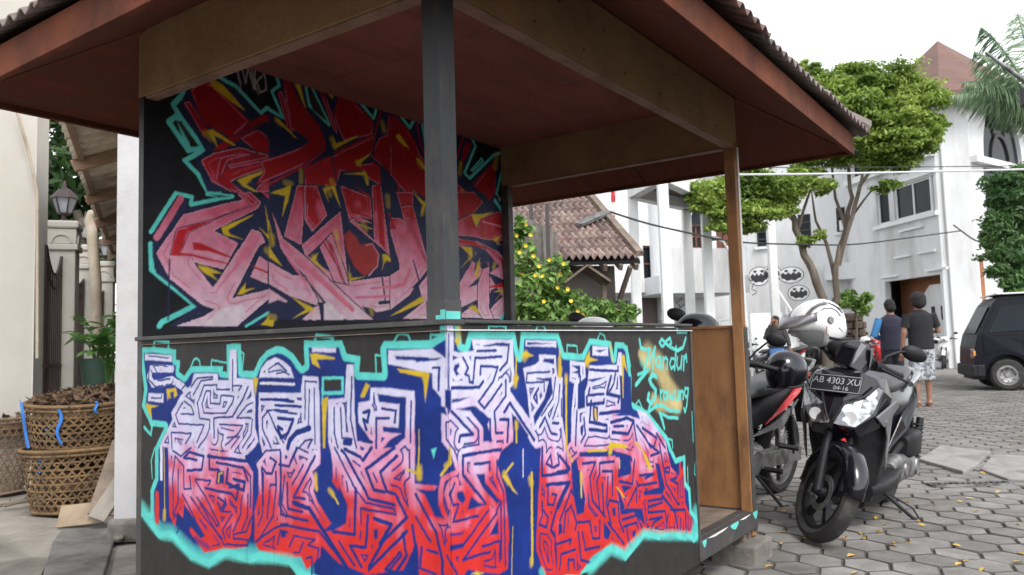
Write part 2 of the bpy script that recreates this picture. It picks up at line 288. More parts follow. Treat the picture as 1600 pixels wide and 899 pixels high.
# ---------------------------------------------------------------- sprayed paint, in millimetres on each wall (along, height)
PAINT = {}
PAINT['L'] = '''OUT 0 1448,484 1381,491 1384,573 1354,617 1355,722 1295,798 1385,800 1444,869 1428,927 1451,1024 1456,1077 1375,1078 1232,1065 1232,1030 1207,1026 1212,988 1179,972 1138,1006 960,1004 964,988 934,986 937,1076 866,1076 858,988 796,987 768,1025 732,1050 684,1063 652,1060 610,1040 567,999 553,1005 555,1076 392,1072 375,1033 321,1026 325,980 232,978 236,1048 225,1065 57,1063 19,1079 20,1124 9,1131 -37,1129 -41,1101 -48,1052 -61,1048 -75,1083 -214,1075 -226,1019 -235,1076 -309,1069 -307,1024 -307,1020 -309,1057 -308,1050 -307,1013 -308,1049 -308,1047 -308,1036 -305,968 -303,909 -302,886 -300,827 -299,803 -298,778 -298,785 -296,723 -295,710 -293,660 -292,635 -291,604 -290,586 -291,598 -291,591 -291,603 -291,600 -291,591 -291,602 -289,543 -289,559 -290,567 -288,526 -288,510 -259,461 -65,355 148,350 339,370 595,388 632,415 697,415 771,415 825,395 919,403 956,398 1034,354 1113,368 1133,365 1254,428 1329,413 1448,484
Lt 10.5 1427,792 1384,766 1377,802
Lt 6.6 1367,1107 1367,1073
Lt 10.5 1371,1078 1363,1103 1274,1093 1277,1069
Lt 6.2 1138,1007 1123,1030 1108,1035 1089,1026 1085,1004
Lt 6.1 1024,1004 1020,1027 939,1017
Lt 5.9 858,986 848,1045 865,1053
Lt 10.8 506,1080 500,1093 431,1083 434,1074
Lt 6.0 189,1063 174,1082 153,1086 134,1081 126,1062
Lt 5.1 257,979 258,1030 238,1028
Lt 6.7 55,1065 55,1080 19,1079
Lt 5.3 1456,747 1450,649
Lt 5.2 1374,614 1383,676 1359,722
St 33.5 1440,505 1373,465 1316,438 1245,441 1132,390 1038,381 954,420 822,424 697,436 614,443 552,410
PW 0 1137,944 1122,983 988,982 985,961 929,960 920,1059 886,1058 885,967 800,965 790,891 791,815 775,770 804,745 846,719 804,674 805,575 815,486 841,438 971,418 1059,395 1139,451 1177,491 1219,513 1230,464 1265,495 1275,726 1327,730 1248,826 1256,848 1198,909
PW 0 1427,1055 1254,1047 1254,1026 1427,1033
LW 25.6 1253,1000 1384,1001 1398,973 1374,947 1311,953 1257,962 1188,938 1129,895 1104,853 1079,839
PW 0 1402,914 1306,913 1306,882 1406,886
Ln 5.2 1403,1047 1276,1038
Ln 5.7 1383,897 1319,897 1317,908
Ln 6.5 1386,996 1365,973 1338,960 1266,965
Ln 6.6 1398,1003 1402,963 1356,937 1311,943
Ln 6.4 1125,912 1080,958 1015,965 1015,972 1104,967 1137,938
Ln 6.3 1104,881 1063,943 992,946 992,930 922,930
Ln 6.4 1100,881 1088,834 1031,829 1031,803 1055,769 1096,735
Ln 6.3 976,883 1027,885 1027,925 1051,925 1076,882 1063,851 942,854 907,889 900,908 969,911 976,883
Ln 6.2 907,926 907,1027
Ln 6.2 907,942 859,943 874,928
Ln 7.1 826,940 855,899 908,844 1008,836 1008,771
Ln 6.1 804,891 833,881 885,840 812,842
Ln 6.2 976,816 856,816 878,790 946,751
Ln 5.2 969,805 900,798
Ln 5.7 938,776 871,782 915,744
Ln 6.0 805,837 812,793 856,747
Ln 6.5 1188,885 1230,842 1213,811 1063,811 1104,753
Ln 6.5 1196,846 1120,845 1137,871 1179,890
Ln 6.6 1251,727 1256,781 1137,780 1170,745
Sn 7.6 1213,753 1196,744
Py 0 1288,930 1231,933 1218,909 1239,899 1244,921 1266,918 1279,888
Py 0 1420,876 1337,870 1387,861 1378,821 1406,851
Py 0 797,969 775,967 790,909
Sy 11.6 790,962 790,949
Sy 10.3 1275,923 1266,903
Sy 10.6 1411,871 1392,856
Ly 3.6 976,777 976,741
PW 0 771,969 761,995 735,1017 692,1030 655,1021 619,998 602,967
Ln 5.0 646,994 674,1014 723,995 723,985 662,992 626,977
Lw 7.9 764,951 602,948
Ln 5.4 692,1010 672,1010 638,988 685,980
PW 0 771,921 573,923 564,973 496,969 489,903 490,783 489,719 525,694 501,654 452,594 440,559 481,528 495,454 552,410 580,443 623,434 697,436 774,438 796,465 796,553 773,613 776,682 788,706 753,728 769,771 775,850
Ln 9.1 762,900 632,902
Ln 9.0 693,901 606,896
Ln 8.9 693,884 574,882
Ln 7.6 693,867 594,860
Ln 5.9 734,866 686,871 633,868
Ln 6.8 755,843 727,866 693,815 646,782 634,800
Ln 11.2 680,845 607,843 634,800 667,786 680,819 660,812
Ln 6.7 694,815 654,773
Ln 5.7 555,845 554,958 503,954
Ln 5.2 535,933 539,828
Ln 5.2 513,937 512,775
Ln 17.6 536,820 594,805 627,779 634,758
Ln 6.5 582,760 556,782 524,787 544,762
Ln 6.8 755,839 755,808 728,774 714,754
Ln 6.7 794,697 738,744 670,751 667,671 678,585 646,551
Ln 9.1 753,579 759,691 738,675 711,676 690,712 717,723
PW 0 728,714 707,715 701,703 718,697
Ln 6.8 752,674 757,544 781,511
Ln 6.8 691,644 718,642 729,572 733,538
Ln 9.0 691,682 691,639
Ln 6.8 691,631 705,549 775,469
Ln 7.6 789,463 692,517 637,531
Ln 6.7 686,467 672,510 637,506
Ln 6.7 651,672 665,591 636,556
Ln 7.1 1231,699 1247,631 1242,497 1213,547 1213,657
Ln 7.0 1231,699 1180,669 1179,593 1138,596 1146,638
Ln 7.6 1248,718 1197,701 1138,733
Ln 11.8 1041,710 830,706 837,721
Ln 9.9 1159,656 1077,664 1065,709 1146,718 1180,697 1105,695
Ln 9.7 1033,715 1033,669 979,668
Ln 9.4 994,692 852,685 830,646
Ln 11.8 933,675 941,630 852,614 845,641 903,646
Ln 7.0 852,685 816,661 816,564
Ln 7.3 1113,631 1025,632 1041,615
Ln 9.5 1057,605 911,598 889,580 874,630 926,617
Ln 7.3 1113,626 1057,579 979,495 994,489 1010,506 1105,571
Ln 7.4 1187,573 1113,500
Ln 7.3 1138,568 1057,506 964,452
Ln 9.6 986,581 948,566 971,541 986,563
Ln 7.1 948,579 941,562 963,537 918,542
Ln 7.1 911,534 964,479 948,454
Ln 7.0 859,596 867,538 904,481
Ln 7.0 830,603 831,537 860,490
Ln 7.0 809,539 838,488 904,472 904,459 831,463 831,445 941,437
Ln 7.2 1081,550 1010,483 949,431
Ln 6.3 1238,488 1229,503 1195,473 1220,442
Pn 0 1179,541 1105,492 1057,451 1080,439 1137,470 1154,449 1187,483
Sn 12.2 1113,435 1041,416
Lr 25.9 1344,560 1343,468
Lw 15.5 1318,724 1317,619
Ly 4.1 1301,725 1294,492
Sy 12.8 1297,506 1297,482
Ly 5.8 979,741 979,718
Pn 0 990,665 952,667 956,626 998,623
Ly 6.2 983,631 979,656 963,660
PW 0 521,1057 419,1053 419,1040 521,1043
Py 0 530,1038 496,1037 423,1026 423,1021 502,1021 487,995 521,1008
Sy 10.9 511,1029 509,1017
Lt 10.7 475,966 391,966 392,924 476,923 475,966
Pk 0 469,962 399,962 399,932 470,932
Lt 6.4 476,925 479,892
Py 0 479,904 452,913 461,872 469,766 478,765
Sy 10.7 464,900 467,876
PW 0 453,904 383,910 373,1005 345,1004 345,879 336,790 280,792 330,843 329,897 283,903 280,940 204,939 115,931 123,616 108,601 97,576 109,552 145,498 168,462 301,429 415,446 495,490 494,526 440,532 384,560 378,610 398,644 437,685 442,749 455,785
Ln 6.3 428,881 429,808 415,768
Ln 6.3 401,881 397,797 356,795 362,778 391,781
Pn 0 394,793 356,798 354,779 391,777
Ln 6.2 353,970 361,850 339,772
Ln 10.2 309,871 287,876 293,844 310,852 299,824
Ln 10.2 327,815 311,793 277,790
Pn 0 253,923 146,915 152,807 197,779 234,777 207,801 167,818 233,819 235,834 177,834 170,897 248,902
Ln 8.0 237,884 184,878 190,847
Ln 8.1 261,776 259,857 211,858
Ln 5.9 129,905 134,797
Py 0 320,914 296,952 282,946 305,913
Sy 10.3 296,942 311,919
Py 0 178,991 86,986 64,994 65,962 78,903 84,969 166,981
Sy 15.5 73,988 76,969
Ly 2.5 102,831 104,783
PW 0 209,1041 49,1043 4,1017 6,961 51,968 51,978 210,1005
Pn 0 186,1026 63,1020 63,1010 180,1016
Pn 0 108,1017 19,1019 34,1012 108,1009
Ln 8.8 668,743 669,557 547,550
Ln 8.9 675,704 628,703 595,759
Ln 6.6 596,713 608,734 589,760 544,749
Ln 8.7 513,739 610,612 559,613
Ln 8.8 639,652 636,577 572,574
Ln 6.6 564,711 616,649
Ln 14.9 610,596 540,586 365,420
Ln 8.6 670,527 498,525 387,443
Pn 0 673,510 647,513 644,492 667,490
Ln 6.5 611,500 517,499 542,484
Ln 6.4 548,479 499,477 512,427
Ln 6.5 567,485 586,454 612,451
Ln 6.6 611,496 631,465
Ln 6.4 555,441 530,449 531,397
Ln 6.3 481,475 445,447 399,426
Ln 6.3 475,436 422,412
Pn 0 521,640 477,725 441,735 418,668 384,620 385,561 449,554 503,609
PW 0 434,747 411,720 415,649 439,671
Ln 4.2 423,712 424,676
Sy 10.7 511,686 509,649
Ly 6.4 511,682 506,641
Sy 10.6 451,646 436,635
Ly 6.3 442,642 416,611
Ln 6.9 428,768 349,662 305,623 197,617 192,603 322,606
Ln 10.2 399,761 387,754 304,654 293,635 197,628
Ln 6.2 380,675 375,648
Ln 10.4 343,658 351,533 438,531
Ln 10.3 387,766 324,749 314,738 279,775
Ln 6.2 353,736 325,722
Ln 10.1 193,779 303,715 271,660 233,659
Ln 9.9 184,757 248,711 223,660 191,655 151,599 236,531 297,451
Ln 6.1 275,706 260,684
Ln 6.1 325,605 323,563
Ln 10.2 297,589 307,503 369,500 325,448
Ln 12.0 273,584 209,575 253,518
Pn 0 276,553 260,558 260,532 274,526
Ln 9.9 297,444 152,562
Ln 8.3 415,506 353,448
Ln 7.9 233,453 179,504 174,497 222,450
Ln 9.8 168,553 154,500 196,450 233,453
Ln 9.6 132,579 123,525 150,460 90,458
Ln 7.7 93,525 105,470
Ly 4.6 104,783 108,721
Ly 7.8 146,726 108,717
Sy 13.5 103,732 103,710
PW 0 25,804 22,915 52,941 51,968 5,968 3,1050 1,1113 -23,1112 -22,1036 -39,1031 -87,1035 -82,1064 -209,1059 -210,983 -209,952 -197,944 -196,933 -252,869 -246,940 -236,989 -270,997 -283,1005 -284,1021 -307,1018 -305,971 -305,967 -302,877 -299,818 -297,759 -295,714 -291,589 -290,582 -291,611 -290,567 -288,510 -279,509 -259,564 -260,593 -281,802 -264,801 -250,816 -208,875 -200,813 -163,787 -150,757 -175,690 -181,599 -174,508 -149,494 -49,491 -39,476 35,466 112,455 111,502 140,681 128,690 37,689 28,714 -20,733 -6,773
Ln 5.7 -6,1077 -1,877
Pn 0 47,897 10,894 -8,877 -10,935 9,935 10,894 4,869 42,883
Ln 7.7 49,993 27,993 31,934
Pn 0 117,676 53,677 43,689 38,711 40,642 22,608 55,612 88,664
Ln 7.5 -14,700 1,671 -8,647 -26,648 -6,604 -89,626
Ln 9.5 118,661 51,570 30,501 31,466
Ln 7.7 119,602 71,546
Ln 7.6 101,528 108,473 54,466
Ln 7.6 82,523 48,520
Pn 0 4,573 -43,583 -38,576 4,566
Pn 0 5,543 -46,556 -37,541 5,529
Ln 7.5 15,517 -16,473
Sy 11.6 106,724 106,706
Ly 7.5 -3,789 -1,749 28,719
Sy 9.4 -1,753 13,741
Pt 0 60,782 43,786 53,759
St 21.5 1431,493 1365,450 1316,425 1245,428 1131,378 1038,365 954,406 822,409 697,425 620,427 580,397'''
PAINT['R'] = '''OUT 0 -364,690 -364,690 -363,740 -363,767 -362,831 -361,877 -361,880 -360,923 -360,958 -359,1017 -358,1049 -358,1051 -358,1045 -359,1022 -359,1020 -359,996 -359,986 -359,1008 -359,1008 -359,997 -359,996 -358,1056 -358,1058 -359,997 -359,997 -359,1024 -358,1042 -358,1052 -358,1051 -358,1037 -359,1007 -359,1011 -358,1064 -358,1064 -347,1034 -307,1028 -309,992 -234,987 -238,1046 -228,1061 -65,1062 -23,1078 -24,1123 -11,1131 45,1132 50,1103 59,1052 75,1049 94,1086 303,1083 324,1015 339,1084 542,1078 572,1017 688,1010 738,1061 885,1050 904,994 918,1047 981,1044 1009,1026 1030,922 1022,830 1155,785 1320,672 1346,629 1390,581 1479,583 1473,476 1515,446 1518,358 1592,301 1606,243 1533,226 1472,261 1448,253 1311,302 1214,316 1207,304 1092,345 930,291 900,321 820,351 713,318 600,323 382,320 82,319 -158,419 -320,506 -366,560 -366,584 -366,590 -366,596 -366,587 -365,601 -365,601 -366,578 -366,594 -366,594 -365,643 -365,639 -364,690
Lt 6.6 -63,1064 -62,1078 -23,1078
Lt 6.2 181,1084 182,1102 264,1101 260,1084
Lt 5.6 412,1084 427,1104 444,1106 462,1100 472,1084
Lt 5.9 591,1017 593,1043 653,1039 655,1016
Lt 6.3 790,1056 809,1080 840,1073 848,1055
Lt 6.7 1005,1033 1029,961 1013,955
Lt 6.8 1057,818 1084,835 1113,797
Lt 7.2 1320,667 1361,657 1364,627
Lt 6.1 1571,753 1570,629
Lt 4.6 1580,544 1568,498 1599,467
Lt 6.0 1499,534 1497,457
St 39.6 702,337 835,369 925,333 1078,367 1267,325 1541,269
St 36.4 1557,344 1573,250
PW 0 -214,1041 -56,1043 -5,1017 -7,961 -58,970 -58,980 -215,1009
Pn 0 -119,1018 -22,1019 -39,1012 -119,1011
PW 0 -29,808 -26,917 -59,945 -58,970 -6,968 -3,1050 -1,1113 27,1113 27,1036 48,1031 111,1034 104,1066 294,1062 296,972 294,935 275,927 274,915 370,828 358,917 341,978 403,987 427,996 429,1017 522,1011 526,949 560,941 548,822 566,741 561,663 587,600 576,434 546,431 482,483 479,426 489,351 419,368 383,448 385,484 423,738 392,742 367,764 293,844 279,773 220,752 201,721 239,637 249,530 238,428 199,425 61,470 47,459 -40,480 -122,500 -121,544 -150,715 -139,721 -43,698 -32,721 24,729 7,771
Ln 5.7 7,1077 1,876
Pn 0 -54,902 -12,896 10,876 12,934 -11,935 -12,896 -5,870 -49,888
Ln 7.5 -56,995 -31,994 -36,937
Pn 0 152,1048 239,1056 280,1052 273,1044 159,1045
Ln 8.4 273,1044 263,999 228,977
Ln 8.1 126,1033 211,1032
Ln 7.9 237,1014 116,1014 104,949 89,952 87,967 72,972 85,990 64,1017
Pn 0 28,999 46,1004 49,995 37,984 48,973 33,970 23,985
Ln 8.1 136,969 140,992 218,987 193,947 127,896 151,876 233,937
Ln 9.8 15,939 129,935 148,949
Pn 0 14,912 90,910 42,903 13,903
Pn 0 30,885 114,886 176,846 162,832 186,784 141,789 143,826 89,873
Ln 9.6 13,879 99,812 45,814 41,800
Ln 8.1 176,846 173,785
Ln 8.2 254,947 252,904 196,864 200,805 233,802
Ln 10.4 222,840 262,837 253,776
Ln 10.6 243,860 272,882 389,765
Pn 0 277,854 318,826 360,781 337,767 287,773
Ly 8.4 300,823 298,771
Sy 12.7 300,823 300,811
Ly 7.2 310,1010 304,957
Py 0 289,954 318,953 302,925
Sy 14.9 303,953 299,933
Sy 15.5 49,1092 45,1062
Py 0 31,1066 51,1066 43,1047
PW 0 359,1061 529,1056 528,1036 359,1043
Pn 0 367,1055 508,1048 367,1046
Py 0 335,1014 358,1028 399,1014 365,1009
Sy 17.3 358,1017 350,1009
Pn 0 457,1003 513,1001 512,983 448,994
Ln 6.6 486,962 362,963 357,934 453,933 451,903
Pn 0 407,946 494,944 499,896 391,806 389,836 450,882 477,932 414,942
Ln 8.8 420,914 392,890 410,872 408,902
Ln 6.8 518,943 498,879 431,832
Ln 6.9 542,920 530,868 494,818
Ln 6.9 547,875 544,823
Ln 9.0 421,799 450,826 483,776 515,768
Ln 9.1 493,805 526,802
Ly 7.9 548,1026 548,946
Sy 13.9 549,968 543,946
Ly 9.3 581,936 568,741
Lw 4.3 329,746 325,668
Pn 0 -128,705 -61,691 -50,700 -44,720 -46,654 -25,615 -63,629 -98,687
Ln 9.8 223,758 54,762 52,713 145,624
Ln 8.0 101,734 169,730 168,708
Pn 0 106,707 146,703 148,676 216,616 196,615 141,659
Ln 6.9 202,730 200,688 230,637 228,441
Ln 8.3 277,756 208,721
Ln 7.6 17,697 -1,671 9,644 32,640 8,602 113,597
Pn 0 27,673 50,673 61,650 49,637 27,656
Pn 0 85,653 115,630 152,619 66,620
Ln 9.1 -128,692 -59,587 -34,513 -35,479
Pn 0 -5,574 52,568 46,562 -5,567
Pn 0 -6,545 57,539 45,527 -6,531
Ln 7.7 157,603 69,547 45,534
Ln 7.9 195,589 44,498 159,493
Pn 0 201,573 199,531 160,535
Ln 8.0 128,514 205,511 202,458
Ln 8.1 195,596 216,616 209,464
Ln 7.5 -17,523 20,466
Py 0 275,716 282,711 239,686 295,622 278,633 223,684
Sy 12.4 233,691 252,664
Ly 10.7 370,671 359,418
Sy 15.0 361,656 366,643
Sy 12.8 356,427 356,415
Ly 3.3 268,537 256,408
Py 0 77,455 101,456 131,445 107,444
Ly 7.5 3,788 2,749 -33,725
Sy 9.4 2,752 -15,744
St 15.1 402,384 416,368
Ln 11.2 430,738 425,655 583,645
Ln 8.9 476,711 451,689 481,672 476,707
Ln 9.0 516,710 522,675 489,671
Ln 11.3 447,626 569,614 507,557 463,490 500,448 569,442
Ln 8.9 451,567 483,561 501,588 477,592
Ln 8.9 455,621 451,567
Ln 8.8 421,580 419,540 402,518 440,502 449,530 427,555
Pn 0 503,498 528,498 534,467 501,465
Ln 11.2 500,444 494,349
Ln 9.1 526,341 530,400 566,400
PW 0 606,994 702,983 703,935 652,916 643,835 692,835 696,889 714,913 727,972 921,969 939,1012 963,1011 961,934 936,800 883,794 1013,782 1088,764 1066,801 1143,781 1301,659 1338,556 1419,507 1462,552 1458,400 1526,311 1507,263 1324,308 1209,324 1093,360 929,323 835,369 703,357 619,319 489,351 493,423 484,501 537,530 580,601 565,722 597,738 607,838 628,918 601,929
PW 0 756,1037 865,1032 863,1001 754,1006
Pn 0 774,1022 854,1025 803,1013
Pn 0 618,977 672,975 669,938 655,934 656,948 616,954 657,960
Ln 9.6 669,938 655,866
Pn 0 710,927 842,930 747,916
Ln 10.2 731,959 932,946 933,961
Ln 9.8 727,898 716,875 822,873
Ln 12.8 877,929 842,872 935,856 922,837
Ln 12.3 706,871 704,844 820,844 821,854
Ln 10.3 910,937 896,903 852,871
Pn 0 941,931 1028,922 1025,819 1039,788 941,801
Ln 12.3 733,855 718,787 834,766 832,747 717,763
Pn 0 741,841 779,833 771,782 742,789
Ly 9.8 759,825 762,792
Sy 9.8 759,821 760,802
Ln 12.7 787,809 963,804
Ln 13.0 865,773 982,777 1037,762 989,721 872,738
Ln 10.3 884,757 958,752
Ln 10.9 1058,745 1124,692 1168,650
Ln 10.7 1037,757 1053,689
Ln 11.1 1104,730 1221,681 1192,647
Ln 11.3 1222,697 1293,636
Pn 0 658,778 681,785 669,745 656,756
Ln 9.6 683,804 688,753 659,728
Ln 9.4 639,830 623,723
Py 0 700,988 736,1025 736,999 791,990 728,983 708,969
Sy 17.1 719,992 718,978
Ly 7.7 881,1037 892,982
Py 0 963,1001 985,1000 1002,938 976,965 964,849 958,850
Sy 13.2 974,995 972,975
Ly 9.3 580,938 569,725
Sy 14.0 581,942 579,925
Ly 6.9 548,1029 543,953
Sy 13.8 546,997 539,953
Py 0 828,691 860,708 974,683 984,672
Pn 0 645,698 860,680 1001,643 1071,570 1147,531 1116,493 999,625 1016,532 941,522 898,584 918,647 644,684
Pn 0 638,684 673,547 661,505 617,504 596,591 593,672
PW 0 629,678 887,657 903,601 881,590 882,474 908,411 954,324 894,366 789,453 723,466 671,516 683,623 635,644
Pn 0 889,559 945,467 1077,444 1094,379 1008,441 911,449
PW 0 1022,655 1066,644 1066,578 1148,569 1208,552 1229,507 1107,510 1080,479 1055,458 956,470 934,464 969,498 1005,531 899,558 896,578 998,578
Pn 0 1199,591 1236,581 1277,483 1250,466 1093,487 1094,502 1227,496
Ly 8.3 702,695 827,683
Py 0 837,673 859,704 973,673 962,670 874,692 861,665
Sy 15.1 858,689 847,671
Py 0 1030,689 1064,680 1129,626 1173,573 1137,578 1096,646
Sy 13.7 1150,592 1155,576
Ly 7.7 917,638 914,612
Py 0 883,551 898,546 953,500 937,505
Ly 9.5 652,632 649,556
Sy 11.8 652,628 652,601
Ly 7.0 562,724 602,675
Ln 9.7 663,660 747,653 706,611 719,531 800,465
Ln 9.9 875,639 775,647 772,610 751,590 764,500
Ln 10.0 792,617 862,607 855,526
Ln 9.9 789,575 791,472
Ln 10.0 830,592 813,505 838,434
Ln 10.5 1030,623 1006,541 910,566
Ln 10.9 1065,563 1183,551 1110,546
Ln 10.8 1040,546 1050,529 1204,516
Ln 10.5 967,473 1038,526 1034,472
Ln 11.4 508,653 574,650 583,655 527,702
Ln 11.4 505,619 580,612 509,545
Ln 9.2 515,506 588,588 620,548
Ln 9.2 537,467 549,525 584,541 615,482 605,462
Pn 0 506,499 523,500 529,469 504,465
Ln 9.1 494,442 577,437 568,426
Ln 9.1 506,364 517,407 601,402
Ln 9.1 555,352 557,381 590,373 589,348
Ln 9.5 624,480 696,471 710,414 757,404
Ln 9.5 648,445 662,388 754,377
Ln 9.4 622,450 633,363 686,342
Ln 9.7 761,459 757,409
Pn 0 789,453 836,411 814,387 785,398
Ln 10.1 818,443 924,350
Pn 0 847,485 872,485 875,456 855,455
Ln 10.1 823,499 834,516 894,496 899,432 927,388
Ln 10.5 920,433 1030,427 1070,374
Ln 10.4 929,407 1027,403 1037,381
Ln 10.3 950,408 957,357 976,329
Pn 0 992,380 1020,379 1012,356 990,360
Ln 11.1 1124,440 1247,435 1248,450 1126,461 1122,420 1269,399 1278,360
Ln 11.0 1131,393 1241,382 1166,376 1140,355
Ln 11.3 1293,383 1275,333
Ln 14.3 1249,461 1359,377 1379,307
Ln 11.4 1285,558 1325,558 1322,536 1284,547
Ln 11.5 1243,655 1263,593 1292,497 1389,404 1431,403
Ln 11.6 1404,536 1387,505 1333,507 1398,481 1392,426
Ln 11.7 1321,395 1456,370 1460,280
Ln 11.7 1411,345 1406,302
Lr 17.6 1427,555 1417,405
Ln 11.1 1165,622 1240,623 1157,665
St 24.9 1126,975 1173,953
Sc 63.5 1176,990 1273,949 1320,897 1369,850 1420,807
Sc 27.7 1117,1002 1174,969
Sc 34.5 1210,827 1258,802 1446,788
Sk 20.7 1376,917 1442,880
Lt 13.8 1110,1055 1119,1026 1154,1016 1198,1019
Lt 12.8 1132,933 1160,974 1189,1019
Lt 11.8 1189,1019 1189,968 1242,1027 1211,941
Lt 16.4 1066,891 1121,917 1172,942
Lt 12.3 1086,927 1153,936
Lt 10.9 1283,985 1258,987 1243,966 1254,947 1276,954 1288,986 1284,942
Lt 11.0 1305,941 1313,984
Lt 11.1 1312,973 1336,985 1350,974 1342,938
Lt 11.2 1413,975 1387,979 1371,957 1384,936 1407,947
Lt 12.5 1440,1024 1414,932
Lt 11.4 1447,982 1438,949 1450,933 1477,942 1493,983
Lt 11.5 1493,983 1480,933
Lt 11.6 1504,926 1515,984
Lt 11.6 1510,965 1538,989 1540,960
Lt 13.1 1301,1029 1283,1043 1304,1056 1335,1042 1367,1028 1396,1039 1384,1059 1349,1048 1314,1028
Lt 15.1 1374,1025 1456,1009 1507,1020 1541,1058
Lt 18.2 1244,911 1207,922 1180,904 1197,884 1233,863 1223,834 1184,812 1159,831 1170,851
Lt 14.2 1177,808 1156,783 1233,801 1284,800 1361,772 1443,765
Lt 10.8 1271,822 1274,858
Lt 10.9 1273,846 1296,857
Lt 11.0 1331,846 1309,851 1298,835 1309,819 1326,827 1335,849 1335,817
Lt 11.1 1353,851 1355,817 1373,835 1382,815 1399,849
Lt 11.3 1413,847 1407,819 1423,810 1439,820
Lt 11.3 1446,846 1441,810
Lt 11.4 1457,810 1460,844
Lt 11.4 1459,834 1480,845 1493,836 1487,809
Lt 11.6 1539,848 1513,853 1501,833 1513,815 1533,822
Lt 11.5 1544,850 1521,782 1499,755 1490,773
Lt 12.9 1256,775 1294,709 1268,771 1331,749 1426,738
Lt 9.1 1459,1102 1457,1081 1555,1081
St 23.7 688,324 833,353 923,316 1077,354 1265,311 1558,245
St 21.3 1575,327 1586,247'''
